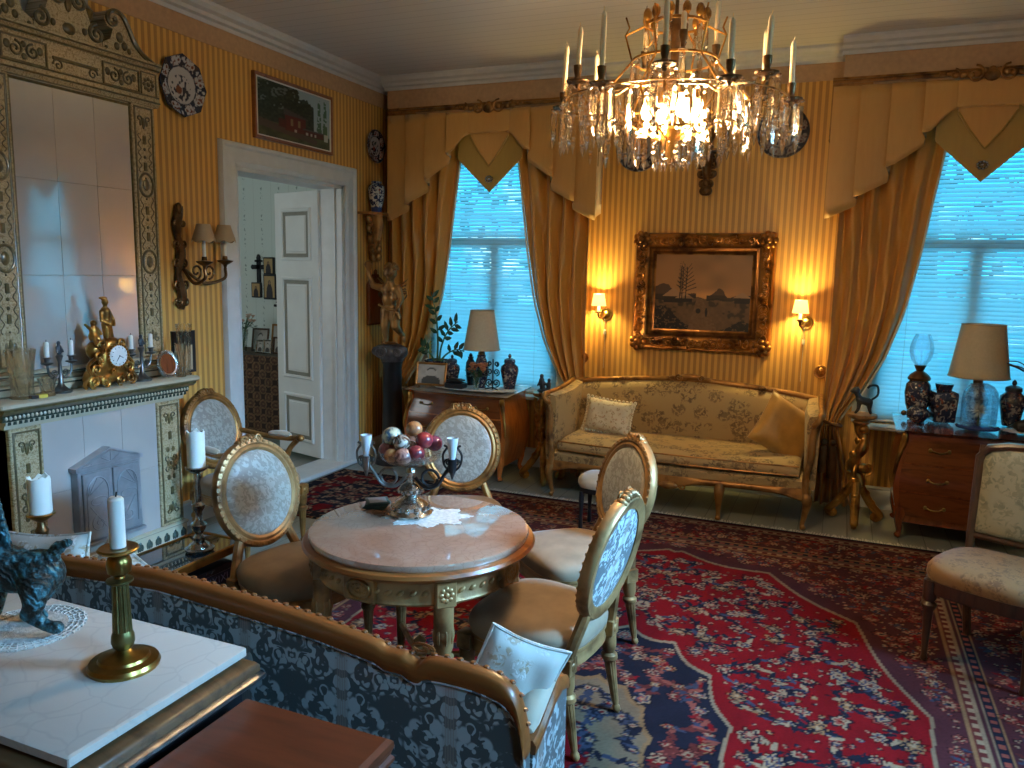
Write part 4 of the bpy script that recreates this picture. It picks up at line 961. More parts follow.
for k, (z, h, lb) in enumerate(((.275, .06, 'thick dark blue book with pale zigzag print on its spine, under the glossy table'), (.335, .035, 'slim black book with silver flourish lying on the dark blue book'))):
    b = thing('book', lb, 'book', (-2.655, 2.58, z+CZ), R(2-4*k), 'books on the low table shelf')
    m = MB(); m.box(-.11, .112, -.16, .16, 0, h, .003); m.build('cover', M['book'] if k == 0 else M['black'], b)
    m = MB(); m.box(-.112, .08, -.155, .161, .006, h-.006); m.build('pages', M['paper'], b, None)
    m = MB()
    if k == 0:
        for i in range(5):
            y = -.12+i*.055; z0, z1 = .014, h-.014
            m.tube([(.1125, y-.015, z0), (.1125, y+.012, z1)], .0022, 4); m.tube([(.1125, y+.012, z0), (.1125, y-.015, z1)], .0022, 4); m.tube([(.1125, y+.026, z0), (.1125, y+.026, z1)], .0022, 4)
        m.build('spine_print', M['foil'], b)
    else:
        m.tube([(.1125, -.06+a, h/2+c) for a, c in spiral(0, 0, .012, .003, 0, 1.6, 16)], .0015, 4); m.tube([(.1125, .0+.05*q, h/2+.007*S(q*9)) for q in [i/12 for i in range(13)]], .0015, 4); m.build('spine_print', M['silver'], b)

# ---- settee in the foreground, seen from behind
def settee():
    x0, x1, yb, yf = -2.74, -.578, 1.50, 2.14; xc = (x0+x1)/2
    t = thing('settee', 'blue damask settee with amber wooden top rail, seen from behind in the foreground', 'settee', (xc, yb, CZ)); Hw = (x1-x0)/2
    half = [(0, .958), (.15, .950), (.35, .938), (.50, .927), (.62, .912), (.69, .902), (.72, .890), (.765, .889), (.785, .880), (.81, .876), (.84, .892), (.95, .893), (1.02, .880), (1.055, .850), (1.072, .80), (Hw, .745)]
    half = [(p.x, p.y-.042) for p in curve([(a, b, 0) for a, b in half], 3)]
    top = [(-a, b-CZ) for a, b in half[::-1]]+[(a, b-CZ) for a, b in half[1:]]
    # back panel
    m = MB(); poly = [(a, b-.04) for a, b in top]; n = len(poly)
    vs = []; 
    for y in (.006, .042): vs += [(a, y, b) for a, b in poly]+[(a, y, .20) for a, b in poly]
    fs = []
    for k in range(n-1):
        fs += [(k, k+1, n+k+1, n+k), (2*n+k, 3*n+k, 3*n+k+1, 2*n+k+1), (k, 2*n+k, 2*n+k+1, k+1), (n+k, n+k+1, 3*n+k+1, 3*n+k)]
    fs += [(0, n, 3*n, 2*n), (n-1, 3*n-1, 4*n-1, 2*n-1)]
    m.add(vs, fs); m.build('back_panel', M['damask'], t, 40)
    # top rail following the outline
    m = MB(); L = []
    sec = [(.0, -.046), (-.005, -.024), (-.003, -.006), (.004, 0), (.022, .003), (.036, .0), (.044, -.012), (.044, -.04)]
    for a, b in top: L.append([(a, p, b+q) for p, q in sec])
    m.skin(L); rl = m.build('top_rail', M['railwood'], t, 50)
    m = MB()
    P = [Vector((a, .032, b+.002)) for a, b in top]; acc = 0
    for p, q in zip(P, P[1:]):
        sg = (q-p).length; s = -acc
        while s < sg:
            if s >= 0: m.ell(p.lerp(q, s/sg), (.010, .008, .005), 6, 4)
            s += .034
        acc = (acc+sg) % .034
    for s in (-1, 1): m.tube([(s*(.80+a), .04, .842+b*.4) for a, b in spiral(0, 0, .035, .01, 0, 1.2, 16)], .004, 5)
    m.build('carved_beading', M['railwood'], rl)['kind'] = 'stuff'
    m = MB(); m.tube([(a, .003, b-.05) for a, b in top], .0035, 6); m.build('gimp_braid', M['damask'], rl)
    # sides, arm pads
    for s in (-1, 1):
        m = MB(); X = s*Hw; xi = X-s*.075
        def zt(y): return .745-CZ-.10+ (.075*min(1, max(0, (y-.08)/.16)))-.03*max(0, (y-.22)/.08)
        ys = [.06, .09, .12, .16, .20, .25, .30]
        L = [[(xi, y, .2), (X, y, .2), (X, y, zt(y)), (xi, y, zt(y))] for y in ys]; m.skin(L); m.build('side_panel', M['damask'], t, 40)
        m = MB(); m.skin([[(xi-s*.006, y, zt(y)), (X+s*.006, y, zt(y)), (X+s*.008, y, zt(y)+.022), (X, y, zt(y)+.034), (xi, y, zt(y)+.034), (xi-s*.008, y, zt(y)+.022)] for y in ys]); m.ell((X-s*.037, .305, zt(.3)+.005), (.045, .02, .03), 10, 6); m.build('arm_rail', M['railwood'], t, 40)
        m = MB(); m.tube([(X-s*.037, y, zt(y)+.036) for y in [.075, .085, .11, .15, .20, .24, .265, .275]], [.012, .028, .034, .035, .035, .033, .026, .010], 12, flat=.8); m.build('arm_pad', M['armpad'], t)
    def plan(ins, z, zi=0):
        P = [(-Hw+ins, .01+zi, z)]+[((-1+2*i/24)*(Hw-ins), .30-ins+.32*(1-abs(-1+2*i/24)**4), z) for i in range(25)]+[(Hw-ins, .01+zi, z)]; return P
    m = MB(); m.skin([plan(.085, .30, .06), plan(.078, .34, .055), plan(.08, .42, .055), plan(.11, .455, .06)]); m.build('seat', M['damask_chair'], t)
    m = MB(); m.skin([plan(.006, .19), plan(0, .20), plan(0, .29), plan(.006, .30)]); m.build('seat_rail', M['railwood'], t)
    for x in (-Hw+.05, -.35, .35, Hw-.05):
        for y in (.05, .57 if abs(x) < .5 else .25): m = MB(); m.M = Matrix.Translation((x, y, 0)); m.skin(turned_leg(.20, .016, .026, .03)); m.build('leg', M['railwood'], t, 40)
settee()
def pillow(name, label, w, h, th, mat, M4, group=None, ruffle=False, tassels=False):
    t = bpy.data.objects.new(name, None); COL.objects.link(t); t.matrix_world = M4; tag(t, label, 'cushion', group); t.empty_display_size = .05
    m = MB(); n = 18
    def fn(sg): 
        def g(u, v):
            a, b = u*2-1, v*2-1; k = max(0, (1-a**4))**.5*max(0, (1-b**4))**.5
            px, pz = a*w/2*(1-.10*(1-abs(b))*abs(a)**6*0-.07*(1-b*b)*abs(a)), b*h/2*(1-.07*(1-a*a)*abs(b))
            return (px, sg*(th/2*k+.004*S(a*7+b*4)*k), pz)
        return g
    m.grid(fn(1), n, n); m.grid(fn(-1), n, n)
    o = m.build('cushion_cover', mat, t, 180)
    edge = [(a, b) for a, b in [(-1+2*i/12, -1) for i in range(12)]+[(1, -1+2*i/12) for i in range(12)]+[(1-2*i/12, 1) for i in range(12)]+[(-1, 1-2*i/12) for i in range(12)]]
    m = MB(); pts = [(a*w/2*(1-.07*(1-b*b)), 0, b*h/2*(1-.07*(1-a*a))) for a, b in edge]
    if ruffle:
        for i, p in enumerate(pts):
            q = Vector(p); m.ell(q*1.02, (.016, .008+.006*(i % 2), .016), 6, 4)
    else: m.tube(pts, .005, 6, True)
    m.build('ruffle' if ruffle else 'piping', mat, t)
    return t
def place(loc, rx=0, ry=0, rz=0): return Matrix.Translation(loc) @ Matrix.Rotation(R(rz), 4, 'Z') @ Matrix.Rotation(R(rx), 4, 'X') @ Matrix.Rotation(R(ry), 4, 'Y')
pillow('cushion', 'silver brocade cushion leaning in the right corner of the settee', .21, .36, .085, M['pillow_silver'], place((-.70, 1.655, .70), 3, 24, 30))
pillow('cushion', 'silver brocade cushion with raised corner at the left end of the settee', .36, .36, .11, M['pillow_silver'], place((-2.03, 1.70, .655), -14, 24, 4))
pillow('cushion', 'silver and orange cushion lying back beside the brocade one on the settee', .36, .38, .11, M['pillow_silver'], place((-2.40, 1.70, .66), -16, -6, 6))

# ---- sofa against the back wall
def sofa():
    t = thing('sofa', 'cream floral brocade sofa with carved gilt frame under the painting', 'sofa', (-1.06, 5.98, 0)); Hw = .97; yf, yb = -.36, .34
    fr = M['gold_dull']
    # seat rail, scalloped
    m = MB(); n = 48
    def zlow(u): a = abs(u); return .235-.035*math.exp(-(a/.12)**2)-.030*math.exp(-((a-.95)/.10)**2)+.02*S(a*PI)
    L = []
    for i in range(n+1):
        u = -1+2*i/n; x = u*Hw; z = zlow(u); bow = -.05*(1-u*u)
        L.append([(x, yf+bow, z), (x, yf+bow-.012, z+.012), (x, yf+bow-.010, z+.035), (x, yf+bow+.004, .30), (x, yf+bow+.05, .30), (x, yf+bow+.05, z)])
    m.skin(L); m.ell((0, yf-.06, .225), (.07, .018, .03), 10, 6)
    for s in (-1, 1):
        m.tube([(s*(.07+a), yf-.058, .228+b) for a, b in spiral(.03, 0, .026, .006, PI, 1.2, 14)], .007, 5)
        m.box(min(s*Hw, s*(Hw-.04)), max(s*Hw, s*(Hw-.04)), yf, yb, .22, .30, .008)
    m.box(-Hw, Hw, yb-.05, yb, .22, .30); m.build('seat_rail', fr, t, 50)
    # border upholstery + cushion
    m = MB(); L = []
    for i in range(n+1):
        u = -1+2*i/n; x = u*(Hw-.012); bow = -.05*(1-u*u); L.append([(x, yf+bow+.004, .285), (x, yf+bow-.002, .35), (x, yf+bow+.02, .365), (x, yb-.05, .365), (x, yb-.05, .285)])
    m.skin(L); m.build('seat_base', M['brocade'], t, 50)
    m = MB(); L = []
    for i in range(n+1):
        u = -1+2*i/n; e = max(0, (abs(u)-.95)/.05); x = u*(Hw-.085); bow = -.05*(1-u*u); k = 1-.25*e
        L.append([(x, yf+bow+.03, .366), (x, yf+bow-.006, .385), (x, yf+bow-.008, .43*k+.37*(1-k)), (x, yf+bow+.02, .462*k+.37*(1-k)), (x, yf+.2, .478*k+.37*(1-k)), (x, yb-.10, .47*k+.37*(1-k)), (x, yb-.10, .366)])
    m.skin(L); cu = m.build('seat_cushion', M['brocade'], t, 60)
    m = MB()
    for zz, yy in ((.388, -.007), (.45, .004)): m.tube([((-1+2*i/24)*(Hw-.09), yf-.05*(1-(-1+2*i/24)**2)+yy, zz) for i in range(25)], .006, 6)
    m.build('piping', M['gold_dull'], cu)
    # back
    def ztop(u): a = abs(u); return .935-.075*a**1.6-.03*max(0, a-.8)
    m = MB(); L = []
    for i in range(n+1):
        u = -1+2*i/n; x = u*(Hw-.03); z = ztop(u)-.03; L.append([(x, yb-.02, .3), (x, yb-.115, .36), (x, yb-.14, .50), (x, yb-.115, z-.06), (x, yb-.07, z), (x, yb-.0, z), (x, yb, .3)])
    m.skin(L); m.build('back_upholstery', M['brocade'], t, 60)
    m = MB(); P = [((-1+2*i/60)*(Hw-.02), yb-.05, ztop(-1+2*i/60)-.018) for i in range(61)]; m.tube(P, .024, 8)
    m.ell((0, yb-.065, .938), (.085, .028, .03), 12, 6)
    for s in (-1, 1):
        m.tube([(s*(.06+a), yb-.085, .936+b) for a, b in spiral(.03, 0, .03, .006, PI, 1.3, 16)], .008, 6); m.ell((s*.56, yb-.07, ztop(.58)-.012), (.03, .02, .016), 8, 5); m.ell((s*.13, yb-.07, .928), (.04, .02, .018), 8, 5)
    m.build('carved_back_rail', fr, t, 50)
    for s in (-1, 1):
        # winged side, sloping forward
        m = MB(); L = []
        for k in range(11):
            q = k/10; y = yb-.03+(yf+.03-(yb-.03))*q; z = .86-.05*q-.02*S(q*PI); th = .075+.015*S(q*PI)
            X = s*(Hw+.0+.03*q)
            L.append([(X-s*.01, y, .29), (X, y, z-.02), (X-s*.02, y, z), (X-s*th, y, z-.012), (X-s*(th+.012), y, z-.06), (X-s*(th-.01), y, .29)])
        m.skin(L); m.build('side_wing', M['brocade'], t, 60)
        m = MB()
        m.tube([(s*(Hw+.008+.03*q), yb-.04+(yf-yb+.06)*q, .862-.05*q-.02*S(q*PI)) for q in [i/12 for i in range(13)]], .020, 8)
        Y = yf+.015; X = s*(Hw-.005)
        m.tube(curve([Vector((X+s*.03, Y+.04, .81)), Vector((X+s*.035, Y-.02, .812)), Vector((X+s*.02, Y-.055, .785)), Vector((X-s*.005, Y-.04, .755)), Vector((X+s*.0, Y-.01, .74))], 5), [.022]*11+[.02]*10, 8)
        m.tube(curve([Vector((X+s*.02, Y-.01, .79)), Vector((X-s*.01, Y-.005, .66)), Vector((X-s*.015, Y-.01, .50)), Vector((X-s*.035, Y-.015, .38)), Vector((X-s*.03, Y-.02, .27))], 6), [.026]*12+[.024]*13, 8)
        m.build('arm_frame', fr, t, 50)
    # cabriole legs
    for x, y in ((-.93, yf+.02), (-.30, yf-.03), (.36, yf-.03), (.93, yf+.02), (-.92, yb-.05), (.92, yb-.05)):
        f = -1 if y < 0 else 1; sx = math.copysign(1, x) if abs(x) > .5 else 0
        m = MB(); m.tube(curve([Vector((x, y, .27)), Vector((x+sx*.018, y+f*.02, .20)), Vector((x+sx*.006, y+f*.008, .10)), Vector((x-sx*.004, y, .04)), Vector((x+sx*.008, y+f*.018, .012))], 5), [.036, .037, .038, .038, .036, .034, .03, .027, .024, .022, .02, .018, .017, .017, .016, .016, .017, .019, .021, .02, .012], 8)
        m.ell((x+sx*.02, y+f*.02, .215), (.022, .016, .03), 8, 5); m.build('leg', fr, t, 50)
sofa()
pillow('cushion', 'pale floral cushion with ruffled edge on the left end of the sofa', .40, .27, .12, M['pillow_floral'], place((-1.66, 6.03, .605), -14, 4, -6), ruffle=True)
pillow('cushion', 'plain gold silk cushion propped in the right corner of the sofa', .44, .42, .15, M['pillow_gold'], place((-.30, 5.98, .635), -20, 34, 30))

# ---- bombe commodes
def commode(label, loc, W, D, H, front, side, top, group='bombe commodes'):
    t = thing('commode', label, 'commode', loc, 0, group)
    def bul(z): q = z/H; return .055*S(PI*min(1, max(0, (q-.12)/.80)))**1.3+.018*max(0, q-.86)/.14
    def prof(z, ins=0):
        L = []; b = bul(z); n = 24
        for i in range(n+1):
            u = -1+2*i/n; x = u*(W/2-.06+b*1.0); y = -D/2+.05-b*.9-.035*(Cc(u*PI/2)**.8 if abs(u) < 1 else 0); L.append((x, y-ins, z))
        return L
    nz = 14; zs = [.12+(H-.15-.0)*i/nz*1.0 for i in range(nz+1)]; zs = [min(H-.03, z) for z in zs]
    # carcass (front face slightly recessed between drawers)
    m = MB(); L = []
    for z in zs:
        p = prof(z, -.008); L.append(p+[(p[-1][0], D/2, z), (p[0][0], D/2, z)])
    m.skin(L); m.build('carcass', side, t, 50)
    # drawers
    ed = [.16, .345, .535, H-.045]
    for a, b in zip(ed, ed[1:]):
        m = MB(); k = 6; L = []
        zz = [a+.006+(b-a-.012)*i/k for i in range(k+1)]
        F = [[(x*.935, y, z) for x, y, z in prof(z, .004)] for z in zz]; Bk = [[(x*.935, y+.025, z) for x, y, z in prof(z)] for z in zz]
        loops = [f+bk[::-1] for f, bk in zip(F, Bk)]; m.skin(loops); dr = m.build('drawer', front, t, 50)
        zc = (a+b)/2; yy = lambda x: -D/2+.05-bul(zc)*.9-.035*Cc(min(1, abs(x)/(W/2-.06))*PI/2)**.8-.006
        for s in (-1, 1):
            m = MB(); x = s*W*.27
            m.tube([(x+q, yy(x)-.022 if abs(q) < .045 else yy(x)-.004, zc-.012*Cc(q/.055*PI/2)) for q in (-.055, -.045, -.025, 0, .025, .045, .055)], .0045, 6); m.ell((x-.055, yy(x)-.004, zc), (.012, .006, .014), 8, 5); m.ell((x+.055, yy(x)-.004, zc), (.012, .006, .014), 8, 5); m.build('handle', M['brass'], dr)
        m = MB(); m.oval_frame(.010, .016, [(0, 0), (0, .005), (.005, .006), (.008, 0)], lambda p, q, e: (p, yy(0)-e, zc+q), 12); m.build('escutcheon', M['brass'], dr)
    # scalloped apron
    m = MB(); P = [(u*(W/2-.06), .17-.03-.045*math.exp(-(u/.25)**2)-.03*abs(u)**4) for u in [-1+i/12 for i in range(25)]]
    L = [[(x, -D/2+.052-.035*Cc(u*PI/2), .175), (x, -D/2+.052-.035*Cc(u*PI/2), z), (x, -D/2+.075-.03*Cc(u*PI/2), z), (x, -D/2+.075-.03*Cc(u*PI/2), .175)] for (x, z), u in zip(P, [-1+i/12 for i in range(25)])]; m.skin(L); m.build('apron', side, t)
    # corner mounts and legs
    for s in (-1, 1):
        m = MB(); pts = [(s*(abs(prof(z)[0][0])+.002), prof(z)[0][1]-.002, z) for z in [H-.05-(H-.05-.40)*i/10 for i in range(11)]]; m.tube(pts, [.014, .02, .022, .018, .014, .012, .011, .010, .009, .008, .006], 7); m.ell((pts[1][0], pts[1][1]-.012, pts[1][2]), (.022, .016, .04), 8, 6); m.build('corner_mount', M['gold'], t)
        for y in (-1, 1):
            m = MB(); x = s*(W/2-.075); y0 = y*(D/2-.06)
            m.tube(curve([Vector((x, y0, .22)), Vector((x+s*.012, y0+y*.01, .13)), Vector((x+s*.004, y0, .05)), Vector((x+s*.02, y0+y*.015, .012))], 5), [.045, .043, .040, .037, .034, .030, .026, .023, .021, .019, .018, .018, .02, .022, .022, .012], 8); m.build('leg', side, t)
    # top
    m = MB(); L = []
    for z, g in ((H-.03, -.015), (H-.022, .004), (H-.008, .012), (H, .004)):
        p = [(x*(1+(.045+g)/(W/2)), y-.022-g, z) for x, y, z in prof(H-.03)]; L.append(p+[(p[-1][0], D/2, z), (p[0][0], D/2, z)])
    m.skin(L); m.build('top', top, t, 40); return t
commode('bombe mahogany commode under the left window, red-brown with orange side', (-2.93, 6.05, 0), .96, .56, .755, M['mahogany_x'], M['orangewood'], M['marble_tan'])
commode('bombe walnut commode under the right window, dark drawers and marbled top', (.98, 5.99, 0), 1.14, .58, .785, M['mahogany_x'], M['mahogany'], M['mahogany_x'])

# ---- side chair at the right with rectangular upholstered back
def side_chair():
    t = thing('side_chair', 'dark wooden side chair with tan cut-velvet seat and tapestry back at the right edge', 'chair', (.735, 3.95, CZ+.003), R(-116)-PI/2)
    w, d, wd = .235, .225, M['darkwood']
    m = MB(); m.skin([sup(w*k, d*k, 36, 3.6, 0, 0, z, .08) for k, z in ((1.0, .385), (1.03, .41), (1.02, .44), (.95, .465), (.75, .48), (.4, .487), (.05, .488))]); m.build('seat', M['brocade_tan'], t, 60)
    m = MB(); m.skin([sup(w*k, d*k, 36, 3.6, 0, 0, z, .08) for k, z in ((.98, .325), (1.0, .335), (1.0, .375), (1.02, .388), (.9, .39))]); m.build('seat_rail', wd, t, 40)
    for x, y in ((-.2, .185), (.2, .185)):
        m = MB(); m.lathe([(.013, 0), (.016, .01), (.012, .025), (.021, .24), (.030, .255), (.034, .27), (.022, .285), (.030, .30), (.030, .385)], 14, (x, y, 0)); m.build('leg', wd, t)
    for s in (-1, 1):
        m = MB(); m.tube(curve([Vector((s*.17, -.27, .0)), Vector((s*.175, -.225, .2)), Vector((s*.18, -.205, .42)), Vector((s*.185, -.24, .70)), Vector((s*.185, -.285, .95))], 6), .020, 8); m.build('leg', wd, t)
    T = Matrix.Translation((0, -.205, .42)) @ Matrix.Rotation(R(8), 4, 'X'); fn = lambda a, b, e: T @ Vector((a, e, b))
    out = [(-.19, .10), (.19, .10), (.195, .48), (.16, .525), (.08, .545), (0, .55), (-.08, .545), (-.16, .525), (-.195, .48)]
    m = MB(); m.tube([fn(a, b, 0) for a, b in out], .021, 8, True); m.build('back_frame', wd, t)
    m = MB(); k = 11; ins = [((a)*.93, .325+(b-.325)*.93) for a, b in out]
    m.skin([[fn(a*q, .325+(b-.325)*q, e) for a, b in ins] for q, e in ((1, -.016), (1, .008), (.9, .022), (.6, .03), (.05, .033))]); m.build('back_pad', M['tapestry'], t, 60)
side_chair()
# ---- little stool half hidden behind the table chairs
def stool():
    t = thing('stool', 'small black-legged stool with cream cushion, mostly hidden behind the oval-back chair', 'stool', (-1.40, 5.02, CZ))
    m = MB(); m.skin([sup(.16*k, .14*k, 24, 3, 0, 0, z) for k, z in ((.95, .30), (1.03, .325), (1.0, .36), (.8, .38), (.1, .386))]); m.build('seat', M['armpad'], t, 60)
    m = MB(); m.skin([sup(.15, .13, 24, 3, 0, 0, z) for z in (.265, .30)]); m.build('seat_rail', M['black'], t)
    for x in (-1, 1):
        for y in (-1, 1): m = MB(); m.lathe([(.012, 0), (.016, .02), (.012, .1), (.018, .22), (.016, .27)], 10, (x*.12, y*.10, 0)); m.build('leg', M['black'], t)
stool()
# ---- marble-topped cabinet and the brown table beside it, nearest the camera
def cabinet():
    t = thing('marble_top_cabinet', 'dark cabinet with thick white marble top in the lower left foreground', 'cabinet', (-1.80, 1.14, CZ)); a, b = .56, .235
    m = MB(); m.box(-a, a, -b, b, .815, .84, .004); m.build('marble_slab', M['marble_white'], t)
    m = MB(); m.rect_frame(2*a+.04, 2*b+.04, [(0, .775), (0, .79), (.008, .80), (.022, .806), (.05, .815), (.3, .815), (.3, .775)], lambda p, q, e: (p, q, e)); m.build('wooden_cornice', M['oldwood'], t)
    m = MB(); m.rect_frame(2*a+.06, 2*b+.06, [(.02, .74), (0, .758), (0, .766), (.012, .776), (.2, .776), (.2, .74)], lambda p, q, e: (p, q, e)); m.build('silvered_moulding', M['pewter'], t)
    m = MB(); m.box(-a+.01, a-.01, -b+.01, b-.005, .06, .745, .006); m.build('carcass', M['black'], t)
    m = MB(); m.box(-a-.01, a+.01, -b-.01, b, 0, .07, .008); m.build('plinth', M['black'], t)
    for s in (-1, 1):
        m = MB(); m.box(min(s*.02, s*(a-.03)), max(s*.02, s*(a-.03)), -b-.008, -b+.012, .10, .71, .006); dr = m.build('door', M['darkwood'], t)
        m = MB(); m.lathe([(.006, 0), (.006, .014), (.013, .02), (0, .03)], 10); k = m.build('knob', M['brass'], dr); at(k, (s*.05, -b-.008, .42), (R(90), 0, 0))
cabinet()
def brown_table():
    t = thing('side_table', 'small red-brown wooden table with rounded moulded edge at the bottom of the picture', 'table', (-1.01, 1.02, CZ)); a, b = .20, .315
    m = MB(); m.skin([[(-a+d, -b+d, z), (a-d, -b+d, z), (a-d, b-d, z), (-a+d, b-d, z)] for d, z in [(.012, .685), (0, .692), (.0, .70), (.006, .708), (.004, .716), (.0, .724), (.002, .738), (.012, .746)]]); m.build('top', M['redwood'], t, 35)
    m = MB(); m.box(-a+.02, a-.02, -b+.02, b-.02, .59, .686, .004); m.build('apron', M['redwood'], t)
    for x in (-1, 1):
        for y in (-1, 1): m = MB(); m.skin([[(x*(a-.035)+p*k, y*(b-.035)+q*k, z) for p, q in ((-1, -1), (1, -1), (1, 1), (-1, 1))] for k, z in ((.012, 0), (.018, .59), (.018, .6))]); m.build('leg', M['redwood'], t, None)
brown_table()

# ================================================================== LAMPS
def point(name, loc, power, col, rad):
    l = bpy.data.lights.new(name, 'POINT'); l.energy = power; l.color = col; l.shadow_soft_size = rad
    o = bpy.data.objects.new(name, l); o.location = loc; COL.objects.link(o); return o
WARM = (1.0, .73, .40)
def chandelier():
    C0 = Vector((-.69, 3.30, 0)); t = thing('chandelier', 'gilt crystal chandelier with hanging prisms and glowing bulbs under the ceiling', 'chandelier', (C0.x, C0.y, 2.17)); zo = 2.17
    g = M['gold']
    m = MB(); m.lathe([(.008, 2.2-zo), (.008, ZC-zo-.03)], 8); m.lathe([(.012, 2.33-zo), (.03, 2.36-zo), (.02, 2.40-zo), (.026, 2.46-zo), (.014, 2.52-zo), (.02, 2.70-zo), (.03, 2.74-zo), (.012, 2.78-zo)], 14); m.build('stem', M['bronze'], t)
    m = MB(); m.lathe([(.012, -.10), (.05, -.05), (.065, -.01), (.065, 0)], 16, (0, 0, ZC-zo)); m.build('ceiling_rose', g, t)
    def ring(r, z, h, name):
        m = MB(); h *= .55; m.lathe([(r-.003, z-zo-h/2), (r+.003, z-zo-h/2), (r+.004, z-zo), (r+.003, z-zo+h/2), (r-.003, z-zo+h/2), (r-.004, z-zo), (r-.003, z-zo-h/2)], 48); o = m.build(name, g, t); return o
    # pierced crown
    cr = ring(.115, 2.74, .018, 'crown_ring'); m = MB()
    for k in range(12):
        a = 2*PI*k/12; q = Vector((.12*Cc(a), .12*S(a), 2.77-zo)); m.ell(q, (.018, .018, .028), 8, 5); m.ell(q*1.0+Vector((0, 0, -.03)), (.01, .01, .02), 6, 4)
    m.build('crown_leaves', g, cr)
    ring(.17, 2.60, .016, 'upper_ring'); ring(.30, 2.45, .014, 'middle_ring'); ring(.14, 2.33, .016, 'basket_ring'); ring(.45, 2.43, .008, 'outer_ring')
    for k in range(6):
        a = 2*PI*k/6+.3; d = Vector((Cc(a), S(a), 0)); m = MB()
        P = lambda r, z: d*r+Vector((0, 0, z-zo))
        m.tube([P(.115, 2.74), P(.20, 2.70), P(.17, 2.60), P(.30, 2.45), P(.45, 2.43)], .005, 6); m.tube([P(.30, 2.45), P(.22, 2.39), P(.14, 2.33), P(.03, 2.29)], .005, 6)
        m.tube([P(.20, 2.70), P(.185, 2.73), P(.20, 2.77)], .004, 5); m.build('frame_strut', g, t)
    m = MB(); m.lathe([(.002, -.09), (.02, -.06), (.04, 0), (.055, .03), (.03, .05), (.015, .06)], 12, (0, 0, 2.30-zo)); m.build('acanthus_boss', g, t)
    # crystals: one prism mesh, many drops
    m = MB(); m.lathe([(.001, 0), (.007, -.005), (.007, -.010), (.001, -.016)], 6); n = 6
    m.lathe([(.002, -.018), (.0075, -.026), (.0085, -.10), (.004, -.108), (.0085, -.116), (.006, -.128), (.0005, -.150)], 4); src = m.build('crystal_prism', M['crystal'], t, None)
    first = [True]
    def drop(r, a, z, s=1.0):
        if first[0]: o = src; first[0] = False
        else: o = share(src, t)
        o.location = (r*Cc(a), r*S(a), z-zo); o.rotation_euler = (R(random.uniform(-3, 3)), R(random.uniform(-3, 3)), random.uniform(0, PI)); o.scale = (1.45*s**.3, 1.45*s**.3, s)
    cup = None; K = 12; outer = []
    for k in range(K):
        a = 2*PI*k/K+.12; out = .455 if k % 2 == 0 else .41; z = 2.455 if k % 2 == 0 else 2.51
        m = MB(); d = Vector((Cc(a), S(a), 0))
        m.tube(curve([d*.30+Vector((0, 0, 2.45-zo)), d*(.30+out)/2+Vector((0, 0, 2.41-zo)), d*out+Vector((0, 0, z-.04-zo))], 5), .0055, 6); arm = m.build('candle_arm', g, t)
        m = MB(); q = d*out; m.lathe([(.006, -.045), (.012, -.03), (.042, -.022), (.046, -.016), (.016, -.010), (.011, .0), (.016, .02), (.017, .042), (.013, .042), (.012, .01)], 14, (q.x, q.y, z-zo)); m.build('drip_pan', M['bronze'], arm)
        c = thing('candle', 'slender ivory candle standing in an outer arm of the chandelier', 'candle', (C0.x+q.x, C0.y+q.y, z+.012), a, 'candles in the chandelier'); outer.append((q.x*.92+q.y*.38, c))
        h = random.uniform(.17, .24); tl = random.uniform(-.05, .05)
        m = MB(); m.skin([[(.0105*r_*Cc(2*PI*j/10)+tl*zz, .0105*r_*S(2*PI*j/10), zz) for j in range(10)] for r_, zz in ((1, 0), (1, h-.02), (.7, h-.005), (.2, h))]); m.build('wax', M['candle_ivory'], c)
        m = MB(); m.tube([(tl*h, 0, h-.004), (tl*h+.003, 0, h+.014)], .0016, 5); m.build('wick', M['candle_ivory'], c)
        for j in range(6):
            b = 2*PI*j/6; rr = .043; x, y = q.x+rr*Cc(b), q.y+rr*S(b); drop(math.hypot(x, y), math.atan2(y, x), z-.018, random.uniform(.95, 1.45))
    for i, (_, c) in enumerate(sorted(outer, key=lambda e: e[0])):
        c['label'] = 'slender ivory candle, %s of the outer chandelier candles counted from the left' % ('leftmost second third fourth fifth sixth seventh eighth ninth tenth eleventh rightmost'.split()[i])
    for k in range(3):
        a = (-1.2, 2.6, .5)[k]; q = Vector((.17*Cc(a), .17*S(a), 0)); z = 2.63
        m = MB(); m.lathe([(.02, -.03), (.008, -.02), (.010, .0), (.016, .02), (.017, .042), (.013, .042), (.012, .01)], 12, (q.x, q.y, z-zo)); m.build('candle_socket', M['bronze'], t)
        c = thing('candle', ('short ivory candle in the inner ring of the chandelier beside its stem', 'tall ivory candle in the inner ring of the chandelier, left of its stem', 'tall ivory candle in the inner ring of the chandelier, right of its stem')[k], 'candle', (C0.x+q.x, C0.y+q.y, z+.012), 0, 'inner chandelier candles')
        h = (.10, .2, .2)[k]; m = MB(); m.lathe([(.0105, 0), (.0105, h-.01), (.006, h-.002), (.001, h)], 10); m.build('wax', M['candle_ivory'], c); m = MB(); m.tube([(0, 0, h-.004), (.002, 0, h+.012)], .0016, 5); m.build('wick', M['wick'], c)
    for k in range(36): drop(.45, 2*PI*k/36+.05, 2.425, random.uniform(.9, 1.35))
    for k in range(26): drop(.30, 2*PI*k/26, 2.445, random.uniform(1.0, 1.4))
    for k in range(18): drop(.225, 2*PI*k/18, 2.50, 1.1)
    for k in range(16): drop(.17, 2*PI*k/16, 2.595, 1.0)
    for k in range(12): drop(.118, 2*PI*k/12, 2.73, .75)
    for k in range(18): drop(.14, 2*PI*k/18+.2, 2.325, .95)
    for k in range(8): drop(.06, 2*PI*k/8, 2.30, .85)
